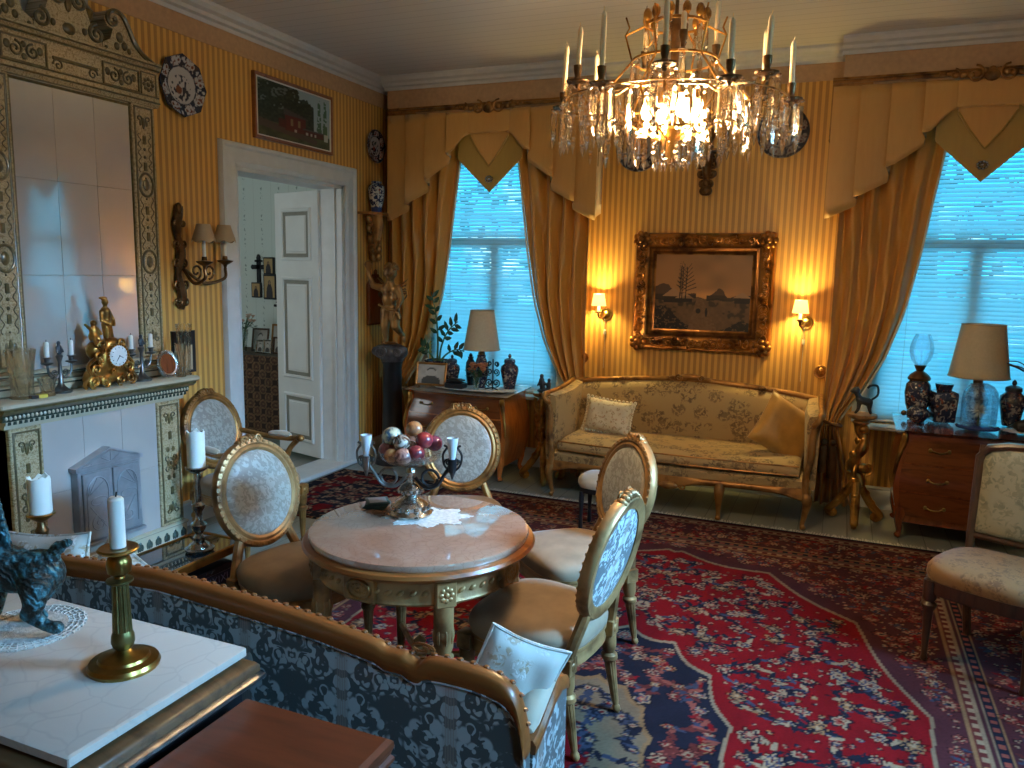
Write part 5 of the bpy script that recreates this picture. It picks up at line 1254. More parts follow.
    for k in range(4):
        a = 2*PI*k/4+.55; q = (.105*Cc(a), .105*S(a)); m = MB(); m.lathe([(.010, .03), (.012, .01), (.010, 0), (.02, -.02), (.026, -.045), (.018, -.066), (.002, -.075)], 12, (q[0], q[1], 2.44-zo)); m.build('bulb', M['bulb'], t)
        m = MB(); m.lathe([(.014, .0), (.014, .035), (.004, .045)], 10, (q[0], q[1], 2.455-zo)); m.build('bulb_socket', g, t)
        if k % 2 == 0: point('chandelier_light', (C0.x+q[0]*1.0, C0.y+q[1], 2.34), 78, WARM, .05)
chandelier()
def wall_lamp(x, label):
    t = thing('wall_sconce', label, 'wall lamp', (x, YB, 1.36), 0, 'lit sconces beside the painting')
    m = MB(); m.lathe([(.05, 0), (.054, .006), (.046, .012), (.036, .010), (.03, .018), (.012, .024), (.010, .03)], 20); o = m.build('back_plate', M['brass'], t); at(o, (.04, 0, .04), (R(90), 0, 0))
    m = MB(); m.tube(curve([Vector((.04, -.02, .04)), Vector((.02, -.06, .01)), Vector((0, -.10, .02)), Vector((0, -.105, .05))], 5), .006, 6); m.lathe([(.002, -.045), (.010, -.03), (.012, -.01), (.026, 0), (.028, .006), (.012, .012)], 12, (0, -.105, .06)); m.build('arm', M['bronze'], t)
    m = MB(); m.lathe([(.012, 0), (.012, .075), (.008, .078)], 12, (0, -.105, .07)); m.build('candle_sleeve', M['lit_sleeve'], t)
    m = MB(); m.lathe([(.062, .115), (.044, .215), (.043, .215), (.061, .115), (.062, .115)], 24, (0, -.105, .0)); m.build('shade', M['lit_shade'], t)
    m = MB(); m.ell((0, -.105, .165), (.012, .012, .018), 10, 6); m.build('bulb', M['bulb'], t).visible_shadow = True
    m = MB(); m.tube([(.03, -.012, 0), (.034, -.006, -.12), (.03, -.006, -.42)], .0016, 4); m.box(.022, .042, -.016, -.004, -.13, -.09, .003); m.build('pull_cord', M['paper'], t)
    point('sconce_light', (x, YB-.105, 1.36+.165), 38.0, (1.0, .75, .24), .03)
wall_lamp(-1.87, 'lit brass wall sconce with small shade left of the painting'); wall_lamp(-.275, 'lit brass wall sconce with small shade right of the painting')
# two-armed sconce beside the stove, unlit
def double_sconce():
    t = thing('double_sconce', 'dark bronze scrolled wall sconce with two tan scalloped shades beside the stove', 'wall lamp', (XL, 3.88, 1.46)); g = M['bronze']
    m = MB(); m.tube([(.02, .015*S(q*14), q*.66) for q in [i/30 for i in range(31)]], [.022+.016*abs(S(q*9)) for q in [i/30 for i in range(31)]], 8, flat=.6)
    for z, r in ((.05, .05), (.16, .06), (.30, .055), (.42, .045), (.55, .035)):
        for s in (-1, 1): m.tube([(.03, s*a, z+b) for a, b in spiral(.03, 0, r*.6, .006, PI, 1.3, 16)], .008, 6)
    m.ell((.03, 0, .64), (.02, .025, .04), 8, 6); m.build('back_plate', g, t)
    for s, (dy, dx, zc) in enumerate(((.30, .12, .32), (.03, .20, .31))):
        m = MB(); m.tube(curve([Vector((.03, .02, .26)), Vector((dx*.6, dy*.5, .17)), Vector((dx, dy*.95, .20)), Vector((dx, dy, zc-.05))], 6), .011, 7)
        m.tube([(dx*.7, dy*.62+a, .245+b) for a, b in spiral(0, 0, .05, .012, -PI/2, 1.2, 16)], .007, 6)
        m.lathe([(.008, -.05), (.014, -.03), (.05, -.008), (.054, 0), (.018, .006), (.016, .03)], 14, (dx, dy, zc)); arm = m.build('arm', g, t)
        m = MB(); m.lathe([(.011, 0), (.011, .11)], 10, (dx, dy, zc+.02)); m.build('candle_sleeve', M['candle'], t)
        m = MB(); n = 24; L = []
        for r, z, wv in ((.074, .125, .007), (.070, .145, 0), (.052, .20, 0), (.042, .235, 0), (.040, .235, 0), (.068, .145, 0), (.072, .127, .007)):
            L.append([(dx+r*Cc(2*PI*j/n), dy+r*S(2*PI*j/n), zc+z+wv*(1 if j % 4 < 2 else -1)) for j in range(n)])
        m.skin(L, ring=True); m.build('shade', M['shade_tan'], t)
double_sconce()
def table_lamp(label, loc, s, base_mat, shade_r0, shade_r1, shade_h, bh):
    t = thing('table_lamp', label, 'lamp', loc, 0, 'table lamps by the windows')
    m = MB(); m.lathe([(.055, 0), (.06, .012), (.05, .02), (.065, .06), (.085, .13), (.085, .17), (.06, .23), (.048, .25), (.052, .27)] if 1 else [], 20); k = bh/.27
    for i, v in enumerate(m.v): m.v[i] = (v[0]*s, v[1]*s, v[2]*k)
    m.build('base', base_mat, t)
    m = MB(); m.lathe([(.03, 0), (.03, .02), (.012, .03), (.010, .09)], 12, (0, 0, bh)); m.build('neck', M['bronze'], t)
    z0 = bh+.045; m = MB(); m.lathe([(shade_r0, z0), (shade_r1, z0+shade_h), (shade_r1-.004, z0+shade_h), (shade_r0-.004, z0), (shade_r0, z0)], 40); sh = m.build('shade', M['shade'], t)
    m = MB(); m.tube([(shade_r0*Cc(a), shade_r0*S(a), z0) for a in [2*PI*i/32 for i in range(32)]], .004, 5, True); m.build('lower_trim', M['shade_tan'], sh); m = MB(); m.tube([(shade_r1*Cc(a), shade_r1*S(a), z0+shade_h) for a in [2*PI*i/32 for i in range(32)]], .004, 5, True); m.build('upper_trim', M['shade_tan'], sh)
    m = MB(); m.ell((0, 0, z0+shade_h*.5), (.026, .026, .04), 10, 7); m.build('bulb', M['frosted'], t)
ZL, ZR = .755, .785
table_lamp('table lamp with cream shade on the left commode before the window', (-2.78, 6.00, ZL), .75, M['imari_dark'], .155, .10, .33, .285)
table_lamp('table lamp with large cream shade on the right commode', (.905, 6.10, ZR), .85, M['imari'], .185, .132, .355, .27)

# ================================================================== PICTURES
def paint_winter(h, w):
    v, u = np.mgrid[0:1:h*1j, 0:1:w*1j]; n1, n2, n3 = vnoise(h, w, 6, 1), .6*vnoise(h, w, 14, 2)+.4*vnoise(h, w, 34, 9), .6*vnoise(h, w, 44, 3)+.4*vnoise(h, w, 90, 8)
    sky = np.array((.24, .16, .085))*(1-.45*(v-.45)[..., None])+np.array((.10, .055, .02))*(n1-.5)[..., None]; sky = sky+np.array((.22, .14, .06))*np.exp(-((v-.46)/.07)**2-((u-.55)/.2)**2)[..., None]
    I = sky*np.ones((h, w, 1)); hor = .42+.06*(vnoise(h, w, 9, 4)-.5); g = v < hor
    gr = np.array((.12, .085, .055))+np.array((.11, .085, .06))*(n2-.45)[..., None]; I[g] = gr[g]
    dark = np.array((.022, .015, .010)); mid = np.array((.05, .032, .02))
    bank = (v < .30*np.exp(-((u-.08)/.20)**2)+.04*n3) | (v < .14*np.exp(-((u-.93)/.14)**2)); I[bank & (n3 < .62)] = dark
    tl = (v > hor-.02) & (v < hor+.02+.16*np.exp(-((u-.08)/.12)**2)+.05*n2+.07*np.exp(-((u-.68)/.06)**2)) & ((u < .44) | (u > .55)); I[tl] = mid
    def house(x0, x1, z0, zr, zt):
        wall = (u > x0) & (u < x1) & (v > z0) & (v < zr); I[wall] = dark*1.3
        xm = (x0+x1)/2; roof = (v >= zr) & (v < zr+(zt-zr)*(1-np.abs((u-xm)/((x1-x0)/2+.02)))); I[roof] = np.array((.24, .18, .13))
    house(.10, .30, .36, .44, .56); house(.24, .40, .37, .42, .50); house(.84, .99, .37, .44, .52)
    for x0, sp in ((.33, .10), (.29, .05), (.27, .03)):
        trunk = (np.abs(u-x0-.02*(v-.5)) < .005) & (v > .42) & (v < .84); I[trunk] = dark
        for k in range(14):
            z = .52+.022*k; a = (-1)**k*(.5+.04*k); ln = sp*(1.1-.05*k); s = (u-x0)/(math.copysign(ln, a)); br = (s > 0) & (s < 1) & (np.abs(v-(z+.10*s*abs(a))) < .0055); I[br] = dark
    road = np.abs(u-(.48+.10*(.42-v))) < .03+.30*(.42-v); rd = road & (v < hor-.01); I[rd] = (np.array((.16, .115, .075))+.07*(n3-.5)[..., None]*np.ones(3))[rd]
    for x0, sl in ((.44, -.35), (.52, .45)): I[rd & (np.abs(u-(x0+sl*(.42-v))) < .008+.02*(.42-v))] = mid
    for x0, z0, z1, ww in ((.555, .18, .30, .013), (.47, .22, .29, .025)): I[(((u-x0)/ww)**2+((v-(z0+z1)/2)/((z1-z0)/2))**2) < 1] = dark
    I = I*np.array((1.6, 1.08, .66)); I = np.where(g[..., None], I*.62, I); I = np.where((v < .47)[..., None] & (I.mean(-1, keepdims=True) < .06), I*.45, I); return np.clip(I, 0.004, 1)
def big_painting():
    cx, z0, z1 = -1.035, 1.135, 2.08; cz = (z0+z1)/2; W, Hh = 1.10, .945
    t = thing('landscape_painting', 'winter village oil painting in heavy carved gilt frame above the sofa', 'painting', (cx, YB, cz)); t.rotation_euler = (R(0), 0, 0)
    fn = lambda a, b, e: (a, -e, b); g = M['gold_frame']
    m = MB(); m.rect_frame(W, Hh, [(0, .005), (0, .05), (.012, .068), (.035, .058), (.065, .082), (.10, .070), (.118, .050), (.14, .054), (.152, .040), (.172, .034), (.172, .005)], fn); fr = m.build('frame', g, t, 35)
    m = MB(); r = random.Random(5)
    def rim(k):   # walk round the frame centreline
        P = []; a, b = W/2-.062, Hh/2-.062
        for i in range(17): P.append((-a+2*a*i/16, -b, 0))
        for i in range(1, 14): P.append((a, -b+2*b*i/14, 1))
        for i in range(17): P.append((a-2*a*i/16, b, 2))
        for i in range(1, 14): P.append((-a, b-2*b*i/14, 3))
        return P
    for i, (a, b, sd) in enumerate(rim(0)):
        q = r.uniform(.7, 1.2); s = (-1)**i
        m.tube([fn(a+p*q, b+c*q, .085) for p, c in spiral(0, 0, .036, .008, r.uniform(0, 6), s*1.15, 12)], [.011*(1-.5*k/12) for k in range(13)], 5)
        m.ell(fn(a+r.uniform(-.03, .03), b+r.uniform(-.03, .03), .078), (r.uniform(.012, .028), .018, r.uniform(.012, .028)), 7, 5)
    for sx in (-1, 1):
        for sz in (-1, 1):
            a, b = sx*(W/2-.055), sz*(Hh/2-.055)
            for k in range(7): m.ell(fn(a+.045*Cc(k*.9), b+.045*S(k*.9), .092), (.028, .022, .028), 8, 5)
            m.ell(fn(a, b, .105), (.03, .02, .03), 8, 5)
    m.build('frame_carving', g, fr, 60)
    w, h = W-.34, Hh-.34; img = paint_winter(170, 220)
    canvas('canvas', 219, 169, lambda u, v: (-w/2+u*w, -.034, -h/2+v*h), img, M['paint'], t)
    m = MB(); m.box(-w/2, w/2, -.032, -.004, -h/2, h/2); m.build('stretcher', M['darkwood'], t, None)
    m = MB(); m.tube([(-.06, -.10, Hh/2-.01), (.12, -.10, Hh/2-.012)], .006, 6); m.tube([(0, -.10, Hh/2-.01), (0, -.06, Hh/2+.0)], .003, 5); m.build('picture_light_bar', M['brass'], t)
big_painting()
def paint_house(h, w):
    v, u = np.mgrid[0:1:h*1j, 0:1:w*1j]; n2, n3 = vnoise(h, w, 14, 12), vnoise(h, w, 36, 13)
    I = np.ones((h, w, 3))*np.array((.30, .38, .40)); dk = np.array((.010, .018, .012))
    tree = (u < .52+.05*n3) & (v > .25) | ((u > .52) & (u < .76) & (v < .86-.6*np.abs(u-.63)*1.2+.12*(n3-.5))); I[tree] = (dk+np.array((.035, .05, .03))*(n3-.3)[..., None].clip(0))[tree]
    I[(u < .5) & (v > .55) & (n3*n2 > .48)] = np.array((.12, .15, .14))
    for x0 in (.84, .93): I[(np.abs(u-x0) < .035*(1-v)+.012) & (v > .2) & (v < .93) & (n3 > .3)] = np.array((.05, .12, .06))
    g = v < .24+.06*(1-u); I[g] = (np.array((.05, .055, .02))+np.array((.05, .05, .02))*(n2-.4)[..., None])[g]; I[(v < .10+.22*(1-u)) & (v > .02+.16*(1-u)) & (u < .8)] = np.array((.075, .05, .035))
    red = np.array((.10, .014, .012)); b = (u > .36) & (u < .64) & (v > .20) & (v < .48); I[b] = red; I[(u > .27) & (u < .37) & (v > .24) & (v < .38)] = red*.7; I[(u > .62) & (u < .90) & (v > .18) & (v < .28)] = red*.8
    I[(v > .48) & (v < .58-.30*(u-.40)) & (u > .34) & (u < .68)] = np.array((.06, .055, .05)); I[(v > .28) & (v < .31) & (u > .6) & (u < .93)] = np.array((.07, .065, .06))
    for x in (.45, .55): I[(np.abs(u-x) < .02) & (v > .30) & (v < .42)] = np.array((.22, .17, .08))
    for x in (.50, .66, .72, .78): I[(np.abs(u-x) < .013) & (v > .19) & (v < .25)] = np.array((.40, .36, .30))
    I[(u > .91) & (u < .97) & (v > .16) & (v < .30)] = np.array((.42, .42, .38)); return np.clip(I, .003, 1)
def house_picture():
    y0, y1, z0, z1 = 4.62, 5.55, 2.66, 3.12; W, Hh = y1-y0, z1-z0
    t = thing('house_picture', 'painting of a red house among dark trees above the doorway', 'picture', (XL, (y0+y1)/2, (z0+z1)/2))
    fn = lambda a, b, e: (e, a, b); m = MB(); m.rect_frame(W, Hh, [(0, .002), (0, .032), (.008, .036), (.022, .026), (.03, .022), (.03, .002)], fn); fr = m.build('frame', M['railwood'], t, 35)
    m = MB(); m.rect_frame(W-.05, Hh-.05, [(0, .01), (0, .03), (.008, .028), (.008, .01)], fn); m.build('slip', M['paper'], fr)
    w, h = W-.06, Hh-.06; canvas('canvas', 119, 79, lambda u, v: (.02, -w/2+u*w, -h/2+v*h), paint_house(80, 120), M['paint'], t)
    m = MB(); m.box(.004, .018, -w/2, w/2, -h/2, h/2); m.build('backing', M['darkwood'], t, None)
house_picture()
def small_mirror():
    t = thing('wall_mirror', 'small brown arched wooden frame on the left wall behind the gilt cherub', 'mirror', (XL, 6.20, 1.24)); fn = lambda a, b, e: (.004+e, a, b)
    out = [(-.12, 0), (.12, 0), (.12, .36), (.09, .40), (.05, .42), (0, .45), (-.05, .42), (-.09, .40), (-.12, .36)]
    m = MB(); m.tube([fn(a, b, .014) for a, b in out], .016, 8, True); m.ell(fn(0, .47, .014), (.012, .03, .03), 8, 5)
    for s in (-1, 1): m.tube([fn(s*a, .44+b, .014) for a, b in spiral(.04, 0, .024, .005, PI, 1.2, 12)], .006, 5)
    m.build('carved_frame', M['mahogany'], t); m = MB(); m.prism(out, .0, .01, lambda a, b, d: fn(a, b, d)); m.build('panel', M['mahogany'], t, None)
small_mirror()
# ================================================================== PLATES
def paint_plate(n, seed, white, ink, rust, petals):
    v, u = np.mgrid[-1:1:n*1j, -1:1:n*1j]; d = np.hypot(u, v); a = np.arctan2(v, u); I = np.ones((n, n, 3))*np.array(white)
    n3 = vnoise(n, n, 26, seed); rimm = (d > .60); I[rimm & (np.cos(petals*a) > -.1)] = ink; I[rimm & (np.cos(petals*a) <= -.1) & (n3 > .52)] = rust
    I[rimm & (n3 > .70)] = white; I[(np.abs(d-.60) < .022) | (np.abs(d-.95) < .03)] = ink
    for k in range(petals):
        q = 2*PI*k/petals+.2; I[np.hypot(u-.78*np.cos(q), v-.78*np.sin(q)) < .09] = white; I[np.hypot(u-.78*np.cos(q), v-.78*np.sin(q)) < .05] = rust
    fl = (d < .55) & (n3 > .55) & (np.hypot(u+.05, v+.1) < .42); I[fl] = ink; I[(np.hypot(u-.1, v-.18) < .14) & (n3 > .4)] = ink; I[(np.hypot(u+.12, v+.15) < .13)] = rust; return np.clip(I, .003, 1)
def plate(label, loc, rot, rad, img, corners=0, n=72):
    t = thing('plate', label, 'plate', loc); t.rotation_euler = rot
    def pt(u, v, lift=0):
        x, y = u*2-1, v*2-1; d = math.hypot(x, y); k = max(abs(x), abs(y)); q = k/d if d > 1e-6 else 1   # square -> disc
        x, y = x*q, y*q; r = math.hypot(x, y)
        if corners: a = math.atan2(y, x); e = math.cos(PI/corners)/math.cos((a % (2*PI/corners))-PI/corners); x, y = x*e, y*e
        h = .004+.020*max(0, (r-.55)/.45)**1.3
        return (x*rad, y*rad, h+lift), (x, y)
    N = img.shape[0]; col = np.zeros((n+1, n+1, 3))
    for j in range(n+1):
        for i in range(n+1):
            _, (x, y) = pt(i/n, j/n); col[j, i] = img[min(N-1, int((y+1)/2*(N-1))), min(N-1, int((x+1)/2*(N-1)))]
    solid(canvas('dish', n, n, lambda u, v: pt(u, v)[0], col, M['china'], t), .006)
    m = MB(); m.lathe([(rad*.5, -.008), (rad*.52, .002), (rad*.45, .002), (rad*.45, -.008)], 24); m.build('foot_ring', M['china_back'], t)
M['china_back'] = plain('glazed_china', (.5, .48, .45), .15)
OUT_L = (0, R(90), 0)
plate('large octagonal blue and white plate on the left wall beside the stove', (XL+.012, 3.955, 2.87), (R(90), 0, R(90)), .195, paint_plate(120, 3, (.42, .42, .43), (.02, .024, .05), (.15, .05, .03), 8), 8)
plate('small round imari plate high on the left wall near the corner', (XL+.012, 6.20, 2.83), (R(90), 0, R(90)), .145, paint_plate(120, 4, (.42, .36, .33), (.02, .02, .04), (.22, .05, .03), 6))
plate('round dark patterned plate on the back wall seen through the left of the chandelier', (-1.60, YB-.012, 2.76), (R(90), 0, 0), .19, paint_plate(120, 5, (.22, .19, .17), (.022, .018, .03), (.10, .035, .03), 8))
plate('round dark patterned plate on the back wall right of the chandelier', (-.495, YB-.012, 2.83), (R(90), 0, 0), .19, paint_plate(120, 6, (.20, .17, .16), (.020, .017, .028), (.09, .03, .028), 9))
def carved_bracket(name, label, loc, facing, scale, mat):
    t = thing(name, label, 'bracket', loc, facing); s = scale
    m = MB(); m.prism([(a*s, b*s) for a, b in ((-.17, 0), (-.15, -.10), (-.10, -.135), (.10, -.135), (.15, -.10), (.17, 0))], -.018*s, 0, lambda a, b, d: (a, b, d)); m.build('shelf', mat, t)
    m = MB(); m.tube([(0, -.03*s, -.02*s), (0, -.055*s, -.10*s), (0, -.05*s, -.2*s), (0, -.03*s, -.32*s), (0, -.02*s, -.38*s)], [.09*s, .08*s, .06*s, .035*s, .01*s], 10, flat=.6)
    r = random.Random(8)
    for z, w in ((-.05, .10), (-.12, .09), (-.2, .07), (-.28, .045), (-.34, .03)):
        for sg in (-1, 1): m.tube([(sg*a*s, -.06*s, z*s+b*s) for a, b in spiral(w*.6, 0, .04, .008, PI, 1.3, 14)], .011*s, 6); m.ell((sg*w*.9*s, -.05*s, z*s), (.022*s, .02*s, .03*s), 7, 5)
        m.ell((0, -.095*s, z*s), (.028*s, .02*s, .032*s), 8, 5)
    m.build('carving', mat, t)
carved_bracket('wall_bracket', 'carved gilt wall bracket holding the imari vase near the corner', (XL, 6.12, 2.24), R(90), 1.15, M['gold_dull'])
carved_bracket('wall_bracket', 'dark carved bracket on the back wall directly behind the chandelier', (-1.045, YB, 2.72), 0, .92, M['bronze'])
def vase(name, label, loc, prof, mat, parts=(), cat='vase', n=24, rotz=0, group=None, oct_=False):
    t = thing(name, label, cat, loc, rotz, group); m = MB(); m.lathe(prof, 8 if oct_ else n); m.build('body', mat, t, 30 if oct_ else 50)
    for nm, pr, mt in parts: m = MB(); m.lathe(pr, 8 if oct_ and nm != 'knob' else n); m.build(nm, mt, t, 40)
    return t
vase('vase', 'imari vase with cobalt foot standing on the gilt wall bracket', (XL+.085, 6.12, 2.241), [(.042, 0), (.05, .05), (.07, .12), (.078, .19), (.07, .235), (.046, .255), (.05, .27), (.042, .27), (.04, .25)], M['imari'], (('foot_band', [(.046, -.0), (.054, .045), (.05, .046), (.04, .001)], M['blueband']),), oct_=True)
vase('vase', 'dark urn on the carved bracket behind the chandelier', (-1.045, YB-.075, 2.721), [(.045, 0), (.05, .02), (.03, .04), (.06, .10), (.065, .16), (.04, .20), (.045, .22), (.03, .22)], M['bronze'])

# ================================================================== CORNER: pedestal and gilt cherub
def pedestal():
    t = thing('pedestal', 'black column pedestal with large carved rose capital in the corner', 'pedestal', (-3.66, 6.0, 0)); t.scale = (1.08, 1.08, 1.045)
    m = MB(); m.lathe([(.15, 0), (.15, .05), (.12, .07), (.10, .10), (.085, .13), (.078, .86), (.09, .89), (.06, .90)], 24); m.build('shaft', M['black'], t)
    c = figure('rose_capital', [((0, 0, .97), (.135, .12, .075)), ((0, -.07, .975), (.085, .06, .065)), ((.10, -.03, .975), (.06, .06, .06)), ((-.10, -.02, .97), (.06, .06, .06)), ((0, 0, .905), (.10, .10, .04))], M['capital'], t, .012, 3)
    for x, y, rr in ((-.02, -.135, .055), (.105, -.085, .038), (-.105, -.075, .034)):
        m = MB()
        m.tube([(x+a, y-.004-.012*(1-i/36), .975+b) for i, (a, b) in enumerate(spiral(0, 0, rr, .006, 0, 2.6, 36))], .009, 6); m.build('rose_spiral', M['capital'], t)
M['capital'] = plain('dark_stone_carving', (.10, .085, .085), .4, .2, var=.4, nscale=25)
pedestal()
def cherub():
    t = thing('cherub_statue', 'gilded winged cherub raising one arm, standing on the rose capital', 'statue', (-3.66, 5.96, 1.09), R(12))
    t.scale = (1.15, 1.15, 1.15)
    caps = [((.0, 0, .27), (.062, .05, .055)), ((.0, -.008, .345), (.060, .052, .07)), ((0, 0, .41), (.068, .05, .055)), ((0, 0, .44), .045, (.005, 0, .485), .030), ((.008, -.008, .545), (.052, .055, .06)), ((.008, -.058, .532), (.012, .012, .012)), ((.03, -.045, .525), (.018, .015, .018)), ((-.015, -.045, .525), (.018, .015, .018)), ((.008, -.045, .50), (.02, .016, .014)),
            # standing leg, bent leg
            ((-.03, 0, .25), .046, (-.035, -.015, .13), .034), ((-.035, -.015, .13), .033, (-.03, 0, .025), .018), ((-.03, -.01, .015), .018, (-.035, -.05, .010), .014),
            ((.035, 0, .25), .046, (.062, -.055, .14), .034), ((.062, -.055, .14), .032, (.10, .02, .06), .018), ((.10, .02, .06), .018, (.115, .0, .02), .013),
            # raised right arm holding a torch, lowered left arm
            ((-.06, 0, .425), .030, (-.125, -.02, .44), .024), ((-.125, -.02, .44), .024, (-.155, -.03, .52), .017), ((-.157, -.03, .535), (.02, .02, .022)),
            ((.066, 0, .425), .030, (.095, -.012, .35), .024), ((.095, -.012, .35), .023, (.085, -.06, .28), .017), ((.082, -.07, .268), (.02, .02, .02))]
    figure('body', caps, M['gold_dull'], t, .0075, 3)
    m = MB(); r = random.Random(3)
    for i in range(26):
        a = r.uniform(0, 2*PI); e = r.uniform(.1, 1.3); m.ell((.008+.052*Cc(a)*Cc(e), .004+.052*S(a)*Cc(e)+.01, .556+.055*S(e)), (.017, .017, .015), 7, 5)
    m.build('curly_hair', M['gold_dull'], t)
    for s in (-1, 1):
        m = MB()
        for k in range(5): m.tube(curve([Vector((s*.025, .045, .43-.012*k)), Vector((s*(.08+.008*k), .075, .46-.02*k)), Vector((s*(.125-.012*k), .07, .50-.045*k))], 5), [.012]*4+[.014]*4+[.010, .006, .003], 6, flat=.4)
        m.build('wing', M['gold_dull'], t)
    m = MB(); m.tube(curve([Vector((-.07, -.05, .30)), Vector((0, -.065, .27)), Vector((.07, -.05, .25)), Vector((.10, -.045, .19))], 6), [.012]*6+[.02]*7+[.022]*5+[.008], 8, flat=.7)
    m.tube(curve([Vector((.06, -.055, .26)), Vector((.05, -.07, .2)), Vector((.065, -.065, .14))], 6), [.016]*8+[.010]*5, 8, flat=.6); m.build('drapery', M['gold_dull'], t)
    m = MB(); m.lathe([(.008, -.05), (.012, 0), (.026, .03), (.034, .05), (.026, .07), (.01, .08)], 12, (-.157, -.03, .55)); m.build('cup', M['gold_dull'], t)
    m = MB(); m.ell((0, -.01, .004), (.07, .06, .012), 12, 5); m.build('rocky_base', M['gold_dull'], t)
cherub()
# ================================================================== GILT TORCHERE STANDS
def torchere(label, loc, rz, H, top, mat, scroll_heavy):
    t = thing('torchere', label, 'stand', loc, rz, 'carved gilt stands beside the sofa')
    for k in range(3):
        a = 2*PI*k/3-PI/2; d = Vector((Cc(a), S(a), 0)); m = MB()
        m.tube(curve([Vector((0, 0, .30))+d*.02, d*.08+Vector((0, 0, .20)), d*.14+Vector((0, 0, .12)), d*.185+Vector((0, 0, .075)), d*.20+Vector((0, 0, .04)), d*.17+Vector((0, 0, .024)), d*.145+Vector((0, 0, .045)), d*.16+Vector((0, 0, .06))], 5), [.03]*10+[.028]*10+[.022]*10+[.018]*6, 8)
        for q in (.3, .6): m.ell(d*(.03+.15*q)+Vector((0, 0, .29-.24*q)), (.034, .034, .03), 8, 5)
        m.build('scroll_foot', mat, t)
    m = MB(); n = 40
    m.tube([(.028*Cc(q*9), .028*S(q*9), .27+(H-.33)*q) for q in [i/n for i in range(n+1)]], [.028+.012*abs(S(q*13)) for q in [i/n for i in range(n+1)]], 9)
    for q in (.1, .3, .5, .7, .9):
        m.ell((.03*Cc(q*20), .03*S(q*20), .27+(H-.33)*q), (.04, .04, .035), 8, 6)
    m.build('spiral_shaft', mat, t)
    m = MB()
    for k in range(3):
        a = 2*PI*k/3+.3
        m.tube([(p*Cc(a), p*S(a), .40+b) for p, b in spiral(.06, 0, .045, .010, -PI/2, 1.4, 18)], .011, 6)
        if scroll_heavy: m.tube([(p*Cc(a), p*S(a), H-.22+b) for p, b in spiral(.06, 0, .06, .012, PI/2, 1.4, 20)], .016, 7); m.tube(curve([Vector((.09*Cc(a), .09*S(a), H-.05)), Vector((.11*Cc(a), .11*S(a), H-.12)), Vector((.05*Cc(a), .05*S(a), H-.2)), Vector((.075*Cc(a), .075*S(a), H-.28))], 5), .017, 7)
    m.build('leaf_scrolls', mat, t)
    m = MB(); m.lathe([(.03, H-.08), (.06, H-.06), (.045, H-.045), (.085, H-.03), (.10, H-.02), (.10, H), (.02, H)], 20); m.build('top_plate', top, t)
torchere('scrolled gilt stand between the left commode and the sofa', (-2.20, 6.00, 0), .4, .76, M['gold'], M['gold'], True)
torchere('spiral gilt stand with cat figure, right of the sofa', (.20, 5.98, 0), 0, .80, M['champagne'], M['gold'], False)
def cat_figure():
    t = thing('cat_figurine', 'dark bronze cat figurine with curled tail on the right gilt stand', 'figurine', (.205, 5.98, .80), R(10))
    figure('body', [((-.03, 0, .10), .026, (.03, 0, .085), .030), ((.035, 0, .08), .024, (.04, 0, .03), .012), ((.04, 0, .03), .012, (.05, 0, .006), .010), ((-.03, 0, .09), .018, (-.035, 0, .03), .011), ((-.035, 0, .03), .011, (-.05, 0, .006), .010), ((-.035, 0, .115), .02, (-.055, 0, .15), .018), ((-.06, 0, .165), (.03, .026, .024)), ((-.082, 0, .158), (.016, .014, .012)), ((-.05, .015, .185), (.008, .006, .012)), ((-.05, -.015, .185), (.008, .006, .012))], M['dark_fig'], t, .006, 2)
    m = MB(); m.tube(curve([Vector((.045, 0, .10)), Vector((.085, 0, .14)), Vector((.08, 0, .20)), Vector((.04, 0, .205)), Vector((.015, 0, .185))], 5), .008, 7); m.build('tail', M['dark_fig'], t)
cat_figure()
def eagle_figure():
    t = thing('figurine', 'dark bronze group figurine on the left gilt stand', 'figurine', (-2.20, 6.00, .76))
    figure('body', [((0, 0, .015), (.07, .05, .02)), ((-.02, 0, .03), .022, (-.03, 0, .10), .024), ((-.03, 0, .135), (.018, .018, .02)), ((.03, 0, .03), .018, (.035, 0, .075), .018), ((.035, 0, .105), (.015, .015, .016)), ((-.01, 0, .08), .012, (.04, -.01, .06), .010), ((-.04, 0, .10), .010, (-.055, -.02, .06), .009)], M['dark_fig'], t, .006, 2)
eagle_figure()

# ================================================================== THINGS ON THE LEFT COMMODE
LC = 'ornaments on the left commode'
def ginger_jar(label, loc, s, mat, lidmat, group=None):
    t = vase('ginger_jar', label, loc, [(.05*s, 0), (.056*s, .02*s), (.07*s, .10*s), (.085*s, .17*s), (.08*s, .21*s), (.05*s, .235*s), (.05*s, .245*s), (.03*s, .245*s)], mat, (('lid', [(.052*s, .246*s), (.054*s, .255*s), (.05*s, .275*s), (.03*s, .285*s), (.012*s, .29*s)], lidmat), ('knob', [(.008*s, .288*s), (.016*s, .30*s), (.014*s, .315*s), (.006*s, .325*s), (.001, .33*s)], lidmat)), 'jar', group=group)
    return t
ginger_jar('lidded imari ginger jar at the right end of the left commode', (-2.545, 6.06, ZL), .92, M['imari_dark'], M['imari_dark'])
ginger_jar('dark lidded jar behind the black box on the left commode', (-3.06, 6.00, ZL), .82, M['imari_dark'], M['dark_fig'])
vase('jar', 'slim dark jar beside the lamp base on the left commode', (-2.93, 6.10, ZL), [(.03, 0), (.035, .05), (.045, .15), (.04, .2), (.022, .23), (.026, .25), (.012, .25)], M['dark_fig'], (('stopper', [(.014, .25), (.018, .265), (.006, .28)], M['dark_fig']),), 'jar')
